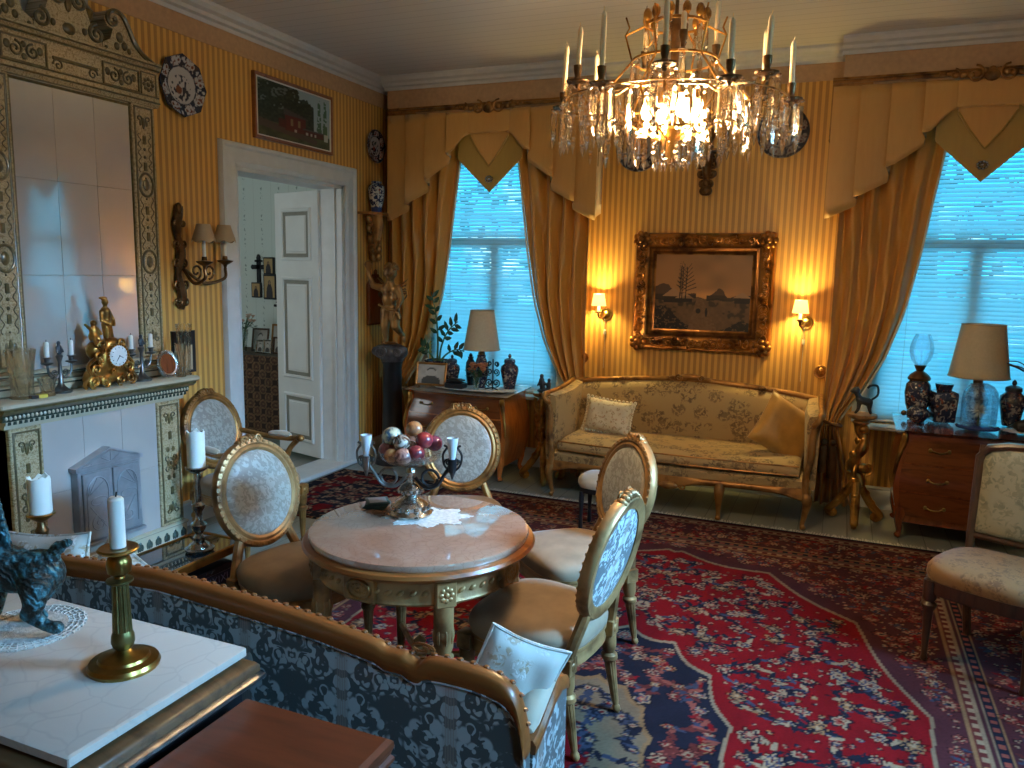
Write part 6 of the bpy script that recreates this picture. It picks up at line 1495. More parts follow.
t = thing('black_box', 'low black lacquer box at the front of the left commode', 'box', (-2.955, 5.865, ZL)); m = MB(); m.box(-.085, .085, -.05, .05, 0, .055, .01); m.build('body', M['black'], t); m = MB(); m.box(-.075, .075, -.042, .042, .055, .085, .02); m.build('lid', M['black'], t)
def photo_frame(label, loc, rz, w, h, fmat, seed, lean=12, cat='photo frame', group=None):
    t = thing('photo_frame', label, cat, loc, rz, group); T = Matrix.Rotation(R(-lean), 4, 'X'); fn = lambda a, b, e: T @ Vector((a, -e, b+h/2))
    m = MB(); m.rect_frame(w, h, [(0, 0), (0, .014), (.008, .018), (.018, .012), (.02, .0)], fn); m.build('frame', fmat, t, 35)
    g = np.random.default_rng(seed); n = 24; v, u = np.mgrid[0:1:n*1j, 0:1:n*1j]; I = np.ones((n, n, 3))*.32+.12*vnoise(n, n, 5, seed)[..., None]
    I[(np.hypot((u-.5)/.22, (v-.60)/.22) < 1)] = .45; I[(np.hypot((u-.5)/.36, (v-.12)/.30) < 1)] = .05; I[np.hypot((u-.5)/.24, (v-.72)/.18) < .7] = .07; I[np.hypot((u-.5)/.15, (v-.60)/.16) < 1] = .42; I = I*np.array((1, .92, .8))
    canvas('photograph', n-1, n-1, lambda u, v: tuple(fn((u-.5)*(w-.036), (v-.5)*(h-.036), .007)), np.clip(I, .01, 1), M['paint_matt'], t)
    m = MB(); m.prism([(-w/2+.01, -h/2+.01), (w/2-.01, -h/2+.01), (w/2-.01, h/2-.01), (-w/2+.01, h/2-.01)], 0, .005, fn); m.tube([fn(0, h*.2, 0), T @ Vector((0, .07, .0))+Vector((0, 0, .012))], .005, 5); m.build('easel_back', M['darkwood'], t, None)
photo_frame('wide photograph in a light wooden frame at the left end of the left commode', (-3.20, 5.87, ZL+.003), R(6), .28, .20, M['gold_dull'], 3)
def flowers(name, label, loc, pmat, fmat, count, spread, hgt, vr, vh, seed):
    t = thing(name, label, 'flower vase', loc); r = random.Random(seed)
    m = MB(); m.lathe([(vr*.7, 0), (vr*.6, .01), (vr*.8, vh*.5), (vr, vh), (vr-.004, vh), (vr*.74, vh*.5), (vr*.5, .012)], 18); m.build('vase', pmat, t)
    m = MB(); tips = []
    for i in range(count):
        a = r.uniform(0, 2*PI); q = spread*math.sqrt(r.random()); tip = Vector((q*Cc(a), q*S(a), vh+hgt*r.uniform(.45, 1))); tips.append(tip); m.tube([(0, 0, .02), (tip.x*.3, tip.y*.3, vh), tip], .003, 5)
    m.build('stems', M['stem'], t)
    for tip in tips:
        m = MB(); s = r.uniform(.8, 1.2)
        for k in range(9): a = 2*PI*k/9+.3*k; e = .3+.12*(k % 3); m.M = Matrix.Translation(tip) @ Matrix.Rotation(a, 4, 'Z') @ Matrix.Rotation(-e, 4, 'Y') @ Matrix.Translation((.014*s, 0, .004)); m.ell((0, 0, 0), (.016*s, .011*s, .006*s), 6, 4)
        m.M = None; m.ell(tip, (.012*s, .012*s, .012*s), 7, 5); m.build('flower', fmat, t)
    m = MB()
    for i in range(count*2):
        a = r.uniform(0, 2*PI); q = spread*r.uniform(.5, 1.1); p = Vector((q*Cc(a), q*S(a), vh+hgt*r.uniform(.05, .6))); m.M = Matrix.Translation(p) @ Matrix.Rotation(a, 4, 'Z') @ Matrix.Rotation(r.uniform(-.6, .6), 4, 'Y'); m.ell((0, 0, 0), (.03, .013, .003), 7, 4)
    m.M = None; m.build('leaves', M['leaf'], t)
flowers('flower_vase', 'small glass vase of orange flowers at the front of the left commode', (-2.755, 5.845, ZL), M['glass'], M['flower_orange'], 14, .075, .12, .035, .11, 2)
t = thing('scroll_stand', 'black iron scrollwork easel beside the lamp on the left commode', 'stand', (-2.65, 5.95, ZL)); m = MB()
for s in (-1, 1):
    for z, q in ((.06, .035), (.15, .03), (.22, .022)): m.tube([(s*(.012)+s*a, 0, z+b) for a, b in spiral(.02, 0, q, .006, -PI/2, 1.5, 18)], .006, 6)
m.tube([(0, 0, 0), (0, 0, .26)], .006, 6); m.build('scrollwork', M['iron'], t); m = MB(); m.tube([(-.06, -.03, .005), (0, 0, .02), (.06, -.03, .005)], .006, 6); m.tube([(0, 0, .02), (0, .05, .005)], .006, 6); m.build('feet', M['iron'], t)
def zz_plant():
    t = thing('potted_plant', 'tall dark-leaved plant in an imari pot on the left commode', 'plant', (-3.27, 6.12, ZL)); r = random.Random(11)
    m = MB(); m.lathe([(.07, 0), (.075, .02), (.105, .14), (.115, .19), (.122, .20), (.115, .20), (.108, .18), (.02, .175)], 8); m.build('pot', M['imari_dark'], t, 30)
    m = MB(); m.lathe([(.108, .178), (.03, .185), (.001, .186)], 12); m.build('soil', M['darkwood'], t)
    stalks = [([(0, 0, .18), (.01, -.01, .38), (-.005, -.02, .60), (-.05, -.03, .80)], 10), ([(.02, 0, .18), (.05, -.02, .32), (.12, -.03, .46), (.22, -.04, .55)], 9), ([(-.02, 0, .18), (-.06, -.02, .25), (-.11, -.03, .30), (-.14, -.03, .31)], 6), ([(.02, 0, .18), (.1, .0, .26), (.19, 0, .30), (.27, -.01, .29)], 7)]
    for P, n in stalks:
        m = MB(); C = curve([Vector(p) for p in P], 8); m.tube(C, [.010-.006*i/(len(C)-1) for i in range(len(C))], 6); st = m.build('stalk', M['stem'], t)
        for k in range(n):
            i = int(len(C)*(.42+.55*k/n)); p = C[min(i, len(C)-2)]; tan = (C[min(i+1, len(C)-1)]-C[i-1]).normalized(); side = Vector((tan.z, 0, -tan.x))*(1 if k % 2 else -1)
            d = (side*.8+tan*.55+Vector((0, r.uniform(-.4, .4), 0))).normalized(); L = r.uniform(.075, .105); w = d.cross(Vector((0, 1, 0))).normalized()*.02; up = d.cross(w).normalized()*.006
            m = MB(); m.add([p, p+d*L*.35+w, p+d*L*.75+w*.7, p+d*L, p+d*L*.75-w*.7, p+d*L*.35-w, p+d*L*.5-up, p+d*L*.5+up], [(0, 1, 6), (1, 2, 6), (2, 3, 6), (3, 4, 6), (4, 5, 6), (5, 0, 6), (0, 1, 7), (1, 2, 7), (2, 3, 7), (3, 4, 7), (4, 5, 7), (5, 0, 7)]); m.build('leaf', M['leaf'], st, None)
zz_plant()
o = MB(); o.prism([(.50*Cc(a)*(1+.03*Cc(18*a)), .17*S(a)*(1+.06*Cc(18*a))) for a in [2*PI*i/72 for i in range(72)]], 0, .0025, lambda a, b, d: (a*.78, b, d)); o = o.build('lace_runner', M['lace'], None, None); o.location = (-2.83, 5.96, ZL+.0003); tag(o, 'white lace runner under the lamp on the left commode', 'lace')

# ================================================================== THINGS ON THE RIGHT COMMODE
def oil_lamp():
    t = thing('oil_lamp', 'imari oil lamp with ribbed clear glass globe on the right commode', 'oil lamp', (.545, 6.08, ZR))
    m = MB(); m.lathe([(.055, 0), (.058, .02), (.05, .03), (.075, .10), (.085, .18), (.078, .24), (.05, .275)], 24); m.build('body', M['imari_dark'], t)
    m = MB(); m.lathe([(.07, .27), (.074, .285), (.062, .305), (.045, .32), (.022, .335), (.03, .35), (.04, .375), (.03, .378)], 20); m.build('burner', M['bronze'], t)
    m = MB(); n = 32; L = []
    for r, z in ((.034, .375), (.06, .41), (.074, .46), (.074, .50), (.062, .55), (.046, .59), (.043, .59), (.059, .55), (.071, .50), (.071, .46), (.057, .41), (.031, .378)): L.append([(r*(1+.035*abs(Cc(4*2*PI*j/n)))*Cc(2*PI*j/n), r*(1+.035*abs(Cc(4*2*PI*j/n)))*S(2*PI*j/n), z) for j in range(n)])
    m.skin(L, ring=True); m.build('globe', M['globe'], t)
    m = MB(); m.ell((.075, -.0, .03), (.02, .014, .02), 8, 5); m.ell((-.075, 0, .03), (.02, .014, .02), 8, 5); m.build('foot_mount', M['bronze'], t)
M['globe'] = glass('thin_ribbed_glass', (.93, .97, 1.0), .7)
oil_lamp()
vase('lidded_bowl', 'small round dark imari bowl in front of the oil lamp', (.545, 5.93, ZR), [(.035, 0), (.045, .01), (.072, .045), (.072, .07), (.05, .095), (.035, .105), (.04, .11), (.02, .11)], M['imari_dark'], cat='bowl')
t = thing('square_vase', 'square-shouldered dark imari vase beside the oil lamp', 'vase', (.70, 6.04, ZR), R(12)); m = MB()
m.skin([[(x*w, y*w, z) for x, y in ((-1, -1), (1, -1), (1, 1), (-1, 1))] for w, z in ((.062, 0), (.066, .01), (.074, .19), (.07, .205), (.045, .215))]); m.build('body', M['imari_dark'], t, 30); m = MB(); m.lathe([(.048, .213), (.05, .225), (.056, .245), (.058, .26), (.046, .26)], 20); m.build('neck', M['imari_dark'], t)
def dome():
    t = thing('glass_dome', 'clear glass dome with white blossom inside, in front of the right lamp', 'glass dome', (.895, 5.87, ZR))
    m = MB(); m.lathe([(.0, 0), (.125, 0), (.13, .01), (.12, .018), (.0, .018)], 28); m.build('base', M['blueband'], t)
    m = MB(); m.lathe([(.105, .02), (.108, .18), (.10, .24), (.075, .28), (.04, .298), (.001, .302), (.001, .299), (.039, .295), (.073, .277), (.097, .238), (.105, .18), (.102, .02), (.105, .02)], 32); m.build('bell', M['globe'], t)
    m = MB(); r = random.Random(2); m.tube([(0, 0, .018), (.004, 0, .09)], .006, 6); m.build('stem', M['stem'], t)
    m = MB()
    for i in range(60):
        d = Vector((r.gauss(0, 1), r.gauss(0, 1), r.gauss(.2, 1))).normalized(); p = Vector((0, 0, .115)); m.tube([p, p+d*.03, p+d*r.uniform(.04, .058)], [.004, .005, .002], 5)
    m.build('blossom', M['flower_white'], t)
dome()
ginger_jar('dark lidded ginger jar right of the large lamp on the right commode', (1.115, 6.08, ZR), .95, M['imari_dark'], M['dark_fig'])
t = thing('dog_figurine', 'black seated dog figurine in front of the ginger jar on the right commode', 'figurine', (1.165, 5.87, ZR), R(0))
figure('body', [((-.04, 0, .035), .032, (.03, 0, .06), .04), ((.04, 0, .06), .036, (.055, 0, .115), .028), ((.06, 0, .14), (.036, .03, .03)), ((.09, -.005, .132), (.02, .018, .016)), ((.05, .02, .165), (.012, .01, .016)), ((.05, -.02, .165), (.012, .01, .016)), ((.065, .02, .06), .016, (.075, .02, .01), .013), ((.065, -.02, .06), .016, (.075, -.02, .01), .013), ((-.04, .03, .02), .02, (.0, .035, .012), .013), ((-.04, -.03, .02), .02, (.0, -.035, .012), .013), ((-.06, 0, .04), .012, (-.10, 0, .02), .008)], M['black'], t, .007, 3)
o = MB(); o.prism([(.14*Cc(a)*(1+.05*Cc(16*a)), .10*S(a)*(1+.05*Cc(16*a))) for a in [2*PI*i/64 for i in range(64)]], 0, .002, lambda a, b, d: (a, b, d)); o = o.build('lace_mat', M['lace'], None, None); o.location = (1.17, 5.87, ZR+.0002); tag(o, 'small white lace mat under the black dog figurine', 'lace')
def twig_vase():
    t = thing('twig_vase', 'blue ball vase with bare twigs at the right end of the right commode', 'vase', (1.30, 6.05, ZR)); r = random.Random(9)
    m = MB(); m.lathe([(.04, 0), (.06, .02), (.085, .09), (.07, .16), (.03, .185), (.034, .20), (.02, .20)], 20); m.build('body', M['blueband'], t)
    m = MB()
    for i in range(9):
        a = r.uniform(0, 2*PI) if i > 3 else PI+r.uniform(-.3, .3); q = Vector((Cc(a), S(a)*.6, 0)); m.tube(curve([Vector((0, 0, .16)), q*.06+Vector((0, 0, .30)), q*.16+Vector((0, 0, .38+.05*r.random())), q*.27+Vector((0, 0, .40+.06*r.random()))], 5), [.006]*8+[.004]*6+[.002]*2, 5)
    m.build('twigs', M['darkwood'], t)
twig_vase()

# ================================================================== THINGS ON THE STOVE MANTEL
MZ = 1.084
def mantel_clock():
    t = thing('mantel_clock', 'gilt rococo mantel clock with standing figure and white dial', 'clock', (-3.662, 3.05, MZ), R(90)); g = M['gold']
    caps = [((0, 0, .15), (.085, .05, .09)), ((-.06, 0, .10), (.06, .045, .06)), ((.07, 0, .10), (.06, .045, .05)), ((0, 0, .045), (.14, .05, .035)), ((-.10, 0, .05), (.045, .045, .05)), ((.11, 0, .05), (.045, .045, .045)), ((-.07, 0, .20), (.05, .04, .05)), ((.03, 0, .235), (.06, .04, .03))]
    figure('case', caps, g, t, .01, 2)
    m = MB()
    for s in (-1, 1):
        for x, z, q, tr in ((.115, .035, .035, 1.5), (.05, .03, .03, -1.4), (.10, .10, .03, 1.4), (.085, .17, .028, -1.3), (.06, .235, .024, 1.3)): m.tube([(s*(x+a), -.045, z+b) for a, b in spiral(0, 0, q, .006, -PI/2, tr, 18)], .008, 6)
        m.tube(curve([Vector((s*.15, -.02, 0.005)), Vector((s*.165, -.03, .03)), Vector((s*.13, -.04, .07)), Vector((s*.14, -.03, .12)), Vector((s*.10, -.035, .16))], 5), .010, 7)
    rr = random.Random(6)
    for i in range(16):
        x, z = rr.uniform(-.12, .12), rr.uniform(.03, .24); x *= 1-.45*z/.24
        if math.hypot(x-.03, z-.165) > .085: m.tube([(x+a, -.048, z+b) for a, b in spiral(0, 0, rr.uniform(.014, .024), .004, rr.uniform(0, 6), rr.choice((-1.3, 1.3)), 14)], .0055, 5)
    for a in range(24): q = 2*PI*a/24; m.ell((.03+.063*Cc(q), -.058, .165+.063*S(q)), (.008, .007, .008), 6, 4)
    m.build('rocaille_scrolls', g, t)
    m = MB(); m.lathe([(.001, .0), (.056, 0), (.058, .006), (.052, .012), (.03, .014), (.001, .0145)], 28); d = m.build('dial', M['enamel'], t); at(d, (.03, -.050, .165), (R(90), 0, 0))
    m = MB()
    for k in range(12): q = 2*PI*k/12; m.tube([(.042*Cc(q), .042*S(q), .0135), (.049*Cc(q), .049*S(q), .0125)], .0016, 4)
    m.build('hour_marks', M['black'], d)
    m = MB(); m.tube([(0, 0, .017), (-.014, -.018, .017)], .002, 4); m.tube([(0, 0, .017), (-.022, -.030, .0165)], .0014, 4); m.tube([(0, 0, .017), (.022, -.012, .0165)], .0016, 4); m.ell((0, 0, .016), (.004, .004, .003), 6, 4); m.build('hands', M['black'], d)
    z0 = .255
    figure('standing_figure', [((.012, 0, z0), .018, (.005, 0, z0+.08), .022), ((.04, 0, z0-.005), .013, (.022, 0, z0+.08), .02), ((.014, 0, z0+.09), (.028, .022, .025)), ((.012, 0, z0+.10), .024, (.008, 0, z0+.15), .027), ((.008, 0, z0+.165), .012, (.006, -.004, z0+.185), .011), ((.006, -.004, z0+.20), (.018, .019, .021)), ((.03, 0, z0+.15), .011, (.05, -.01, z0+.10), .009), ((.05, -.01, z0+.10), .009, (.035, -.03, z0+.075), .008), ((-.018, 0, z0+.15), .011, (-.03, -.015, z0+.10), .009), ((-.03, -.015, z0+.10), .009, (.005, -.03, z0+.085), .008), ((.002, .004, z0+.222), (.026, .02, .008))], M['gold'], t, .005, 2)
    figure('seated_cherub', [((-.07, 0, z0+.02), (.03, .025, .03)), ((-.07, 0, z0+.05), (.024, .02, .03)), ((-.072, -.004, z0+.09), (.017, .017, .018)), ((-.09, 0, z0+.06), .010, (-.125, -.01, z0+.085), .008), ((-.05, 0, z0+.06), .010, (-.03, -.01, z0+.03), .008), ((-.06, -.02, z0+.01), .012, (-.045, -.04, z0-.03), .009), ((-.085, -.02, z0+.01), .012, (-.09, -.045, z0-.03), .009)], M['gold'], t, .005, 2)
M['enamel'] = plain('white_enamel_dial', (.78, .77, .73), .2, var=.03)
mantel_clock()
def candelabrum(label, loc):
    t = thing('candelabrum', label, 'candelabrum', loc, R(90), 'silver candelabra on the mantel'); g = M['pewter']
    m = MB(); m.lathe([(.05, 0), (.052, .012), (.035, .02), (.02, .035), (.012, .05), (.009, .16), (.014, .175), (.018, .19), (.010, .20)], 16); m.build('stem', g, t)
    figure('finial_figure', [((0, 0, .20), .012, (0, 0, .235), .013), ((0, 0, .255), (.010, .010, .012)), ((.012, 0, .235), .006, (.018, -.008, .21), .005), ((-.012, 0, .235), .006, (-.018, -.008, .21), .005)], M['dark_fig'], t, .004, 1)
    for s in (-1, 1):
        m = MB(); m.tube(curve([Vector((0, 0, .10)), Vector((s*.03, 0, .075)), Vector((s*.06, 0, .10)), Vector((s*.068, 0, .15))], 6), .006, 6); m.tube([(s*(.03+a), 0, .105+b) for a, b in spiral(0, 0, .018, .004, -PI/2, 1.3, 14)], .004, 5)
        m.lathe([(.006, 0), (.028, .01), (.030, .014), (.012, .018), (.014, .035), (.024, .042), (.012, .044)], 14, (s*.068, 0, .145)); m.build('arm', g, t)
        c = thing('candle', label.replace('two-armed silver candelabrum', 'short white candle on the %s arm of the candelabrum' % ('right' if s > 0 else 'left')), 'candle', (loc[0], loc[1]+s*.068, loc[2]+.185), 0, 'short mantel candles'); m = MB(); m.lathe([(.012, 0), (.012, .075), (.008, .08), (.001, .081)], 12); m.build('wax', M['candle'], c); m = MB(); m.tube([(0, 0, .078), (.002, 0, .092)], .0016, 5); m.build('wick', M['wick'], c)
candelabrum('two-armed silver candelabrum left of the gilt clock', (-3.66, 2.77, MZ)); candelabrum('two-armed silver candelabrum right of the gilt clock', (-3.66, 3.28, MZ))
def cut_vase(label, loc, s, h):
    t = thing('crystal_vase', label, 'vase', loc, 0, 'cut crystal vases'); n = 24; L = []
    for i, (r, z) in enumerate(((.036, 0), (.040, .01), (.038, h*.3), (.042, h*.6), (.052, h), (.048, h), (.037, h*.6), (.032, h*.3), (.02, .02))): L.append([(s*r*(1+.07*((j+i) % 2))*Cc(2*PI*j/n), s*r*(1+.07*((j+i) % 2))*S(2*PI*j/n), z) for j in range(n)])
    m = MB(); m.skin(L); m.build('cut_body', M['crystal'], t, None); m = MB(); m.lathe([(.030*s, 0), (.046*s, .002), (.046*s, .008), (.034*s, .012)], 24); m.build('foot', M['crystal'], t)
cut_vase('tall cut crystal vase at the right end of the mantel', (-3.64, 3.578, MZ), .85, .31); cut_vase('lower cut crystal vase beside the oval frame on the mantel', (-3.60, 3.508, MZ), .62, .20); cut_vase('cut crystal vase at the left end of the mantel', (-3.655, 2.56, MZ), 1.25, .24); cut_vase('small cut crystal tumbler below the left candelabrum', (-3.62, 2.665, MZ), .8, .09)
t = thing('oval_frame', 'oval silver photo frame with beaded rim leaning on the mantel', 'photo frame', (-3.60, 3.42, MZ+.002), R(75)); T = Matrix.Rotation(R(-14), 4, 'X'); fn = lambda a, b, e: T @ Vector((a, -e, b+.085))
m = MB(); m.oval_frame(.045, .06, [(0, 0), (0, .01), (.01, .013), (.02, .008), (.02, 0)], fn, 32)
for k in range(26): m.ell(fn(.062*Cc(2*PI*k/26), .077*S(2*PI*k/26), .006), (.008, .006, .008), 6, 4)
m.build('beaded_rim', M['silver'], t); m = MB(); m.prism([(.047*Cc(2*PI*k/28), .062*S(2*PI*k/28)) for k in range(28)], .001, .005, fn); m.build('portrait', M['sepia'] if 'sepia' in M else M['mahogany'], t, None); m = MB(); m.tube([fn(0, .02, 0), (0, .06, .006)], .004, 5); m.build('easel_leg', M['silver'], t)
t = thing('card_frame', 'dark framed card leaning on the wall behind the crystal vases', 'picture', (-3.715, 3.64, MZ+.002), R(80)); m = MB(); m.rect_frame(.16, .26, [(0, 0), (0, .014), (.016, .012), (.018, 0)], lambda a, b, e: (a, -e, b+.13)); m.build('frame', M['black'], t); m = MB(); m.box(-.07, .07, -.006, 0, .01, .25); m.build('card', M['shade_tan'], t, None); m = MB(); m.box(-.07, .07, -.009, -.006, .17, .25); m.build('dark_band', M['black'], t, None)
t = thing('matchbox', 'small yellow matchbox at the left end of the mantel', 'matchbox', (-3.605, 2.60, MZ), R(80)); m = MB(); m.box(-.035, .0, -.018, .018, 0, .016, .001); m.build('tray', M['black'], t); m = MB(); m.box(-.002, .04, -.019, .019, 0, .017, .001); m.build('sleeve', M['yellow'], t)

# ================================================================== CANDLESTICKS
def pillar_candle(label, loc, r, h, seed=1):
    t = thing('pillar_candle', label, 'candle', loc); n = 20; rr = random.Random(seed); jag = [rr.uniform(-.012, .004) for _ in range(n)]; jag[3] -= .02; jag[9] -= .014; jag[10] -= .02
    m = MB(); m.skin([[(r*k*Cc(2*PI*j/n), r*k*S(2*PI*j/n), z+(jag[j] if e else 0)) for j in range(n)] for k, z, e in ((.96, 0, 0), (1, .006, 0), (1, h, 1), (.88, h, 1), (.80, h-.03, 0), (.1, h-.032, 0))]); m.build('wax', M['candle'], t); m = MB(); m.tube([(0, 0, h-.034), (.003, 0, h-.012)], .002, 5); m.build('wick', M['wick'], t)
def candlestick(name, label, loc, prof, mat, parts=(), n=20):
    t = thing(name, label, 'candlestick', loc); m = MB(); m.lathe(prof, n); m.build('stem', mat, t)
    for nm, pr, mt in parts: m = MB(); m.lathe(pr, n+4); m.build(nm, mt, t)
    return t
LT = .456+CZ
candlestick('candlestick', 'tall turned silver candlestick standing on the low glossy table', (-2.60, 2.60, LT), [(.02, .03), (.026, .06), (.014, .075), (.03, .10), (.036, .12), (.016, .14), (.012, .17), (.028, .195), (.03, .21), (.012, .225), (.016, .26), (.012, .31), (.018, .345), (.012, .36)], M['silver'], (('base', [(.062, 0), (.064, .01), (.05, .016), (.045, .028), (.024, .04)], M['silver']), ('pan', [(.014, .355), (.045, .375), (.05, .385), (.046, .388), (.012, .386)], M['silver'])))
pillar_candle('white pillar candle on the tall silver candlestick by the stove', (-2.60, 2.60, LT+.388), .039, .165, 3)
candlestick('candlestick', 'tall brass floor candlestick holding a pillar candle behind the settee', (-3.22, 2.30, 0), [(.03, .04), (.02, .08), (.03, .12), (.014, .2), (.014, .42), (.028, .46), (.014, .50), (.026, .54), (.03, .56), (.018, .58), (.016, .60)], M['bronze'], (('base', [(.10, 0), (.10, .015), (.06, .03), (.035, .05)], M['bronze']), ('pan', [(.016, .60), (.05, .625), (.06, .635), (.056, .64), (.012, .638)], M['brass'])))
pillar_candle('white pillar candle with jagged melted rim at the left edge behind the settee', (-3.22, 2.30, .64), .047, .17, 8)
MT = CZ+.84
ct = candlestick('candlestick', 'brass column candlestick with round base on the white marble top', (-1.425, 1.19, MT), [(.016, .03), (.013, .04), (.022, .05), (.025, .06), (.024, .075), (.02, .085)], M['brass_green'], (('base', [(.074, 0), (.076, .008), (.072, .016), (.055, .02), (.052, .026), (.036, .032), (.02, .036), (.015, .042)], M['brass']), ('nozzle', [(.012, .205), (.010, .212), (.024, .222), (.026, .236), (.026, .245), (.022, .258), (.016, .262), (.040, .270), (.043, .275), (.040, .279), (.014, .277)], M['brass'])))
m = MB(); n = 48; m.skin([[(r*(1-.10*(j % 4 == 0))*Cc(2*PI*j/n), r*(1-.10*(j % 4 == 0))*S(2*PI*j/n), z) for j in range(n)] for r, z in ((.0205, .085), (.0175, .195))]); m.lathe([(.018, .194), (.028, .200), (.028, .205), (.012, .208)], 20); m.build('fluted_column', M['brass_green'], ct)
t = thing('candle', 'plain white candle in the brass candlestick on the marble top', 'candle', (-1.425, 1.19, MT+.279)); m = MB(); m.lathe([(.0165, 0), (.0165, .108), (.012, .113), (.001, .114)], 16); m.build('wax', M['candle'], t); m = MB(); m.tube([(0, 0, .11), (.004, 0, .125)], .0018, 5); m.build('wick', M['wick'], t)

# ================================================================== BRONZE BEAST ON LACE, on the marble top
t = thing('bronze_beast', 'verdigris bronze horse-like beast with upturned tail on a lace mat', 'figurine', (-1.775, 1.235, MT+.006), R(20))
figure('body', [((.015, 0, .135), (.065, .055, .062)), ((-.04, 0, .14), .055, (-.11, 0, .155), .062), ((-.12, 0, .16), .055, (-.13, 0, .25), .04), ((-.13, 0, .25), .042, (-.16, 0, .31), .034), ((-.19, 0, .32), .03, (-.235, 0, .285), .022),
    ((.03, -.035, .12), .040, (.03, -.042, .075), .026), ((.03, -.042, .075), .022, (.012, -.045, .05), .018), ((.012, -.045, .05), .018, (.062, -.045, .022), .015), ((.062, -.045, .022), .015, (.085, -.045, .020), .017),
    ((.02, .035, .12), .038, (.0, .04, .07), .024), ((.0, .04, .07), .020, (-.035, .04, .02), .016), ((-.035, .04, .018), .016, (.0, .03, .012), .014),
    ((-.11, -.035, .12), .032, (-.12, -.04, .06), .018), ((-.12, -.04, .06), .017, (-.085, -.045, .045), .018), ((-.11, .035, .12), .032, (-.13, .04, .012), .016), ((-.15, 0, .345), (.01, .02, .02))], M['verdigris'], t, .0075, 3)
m = MB(); m.tube(curve([Vector((.045, 0, .165)), Vector((.062, 0, .195)), Vector((.085, 0, .212)), Vector((.105, 0, .22))], 5), [.02]*4+[.016]*5+[.011]*4+[.009]*2+[.004], 8); m.build('tail', M['verdigris'], t)
m = MB()
for k in range(9):
    q = k/8; p = Vector((-.085-.03*q, 0, .19+.15*q)); m.tube([p, p+Vector((.03, .0, .012)), p+Vector((.038, 0, -.02))], [.012, .010, .003], 6, flat=1.6)
m.build('mane', M['verdigris'], t)
t = thing('crochet_mat', 'round white crochet mat under the bronze beast', 'lace', (-1.79, 1.225, MT)); m = MB(); m.lathe([(.001, .0005), (.09, .0005), (.09, .003), (.001, .003)], 32); m.build('centre', M['lace'], t)
m = MB()
for r_ in (.10, .112, .124): m.tube([(r_*Cc(a)*(1+.015*Cc(22*a)), r_*S(a)*(1+.015*Cc(22*a)), .003) for a in [2*PI*i/88 for i in range(88)]], .0028, 5, True)
for k in range(44): a = 2*PI*k/44; m.tube([(.088*Cc(a), .088*S(a), .003), (.13*Cc(a+.06), .13*S(a+.06), .003)], .0022, 4)
m.build('lace_edge', M['lace'], t)

# ================================================================== ON THE ROUND TABLE
TZ = CZ+.7395
def epergne():
    t = thing('epergne', 'silver fruit stand with glass dish and two scrolled arms on the round table', 'fruit stand', (-1.56, 2.70, TZ), R(18))
    m = MB(); m.lathe([(.085, .004), (.088, .012), (.078, .022), (.07, .03), (.072, .045), (.058, .06), (.035, .072), (.028, .082), (.045, .098), (.05, .112), (.038, .128), (.018, .14), (.014, .165), (.022, .18), (.016, .20), (.05, .215), (.055, .22), (.03, .222)], 24); m.build('stem', M['silver'], t)
    m = MB()
    for k in range(12): a = 2*PI*k/12; m.ell((.072*Cc(a), .072*S(a), .035), (.012, .012, .012), 6, 5); m.ell((.048*Cc(a), .048*S(a), .104), (.008, .008, .010), 6, 4)
    m.build('repousse_beads', M['silver'], t)['kind'] = 'stuff'
    for k in range(4): a = 2*PI*k/4+.5; m = MB(); m.ell((.082*Cc(a), .082*S(a), .008), (.016, .016, .008), 8, 5); m.build('foot', M['silver'], t)
    m = MB(); m.lathe([(.02, .222), (.10, .226), (.122, .245), (.126, .268), (.122, .268), (.117, .248), (.097, .231), (.02, .228)], 36); m.build('glass_dish', M['glass'], t)
    for s in (-1, 1):
        m = MB(); g = M['iron'] if s > 0 else M['pewter']
        m.tube(curve([Vector((s*.02, -.01, .16)), Vector((s*.06, -.02, .125)), Vector((s*.11, -.03, .135)), Vector((s*.145, -.035, .185)), Vector((s*.17, -.035, .225))], 6), .008, 7)
        m.tube([(s*(.085+a), -.03, .165+b) for a, b in spiral(0, 0, .036, .030, 0, 1.0, 22)], .006, 6)
        for q in (-1, 1):
            m.tube(curve([Vector((s*.175, -.035, .195)), Vector((s*.175+q*.03, -.035, .22)), Vector((s*.175+q*.038, -.035, .265)), Vector((s*.175+q*.022, -.035, .295)), Vector((s*.175+q*.034, -.035, .305))], 5), .005, 6); m.tube([(s*.175+q*(.018+a), -.035, .235+b) for a, b in spiral(0, 0, .014, .004, 0, 1.3, 12)], .004, 5)
        m.lathe([(.003, .165), (.008, .18), (.016, .20), (.020, .25), (.018, .25), (.012, .205)], 12, (s*.175, -.035, 0)); arm = m.build('scrolled_arm', g, t)
        m = MB(); m.lathe([(.009, .205), (.012, .25), (.024, .335), (.022, .335), (.010, .25), (.006, .21)], 16, (s*.175, -.035, 0)); m.build('flute_vase', M['frosted'], t)
epergne()
def stonefruit(label, dx, dy, z, r, c1, c2, sc=30):
    t = NT('stone_'+label.split()[0]); f = t.step(t.noise(sc, 4, None, .6, .6), .42, .6); t.set(t.mix(f, c1, c2), .25, Coat_Weight=.3)
    m = MB(); m.ell((0, 0, 0), (r*1.06, r, r*.96), 18, 12); o = m.build('stone_egg', t.mat, None, 180); o.location = (-1.56+dx, 2.70+dy, TZ+z); o.rotation_euler = (.3, .2, dx*20); tag(o, label, 'ornament', 'stone fruits in the glass dish')
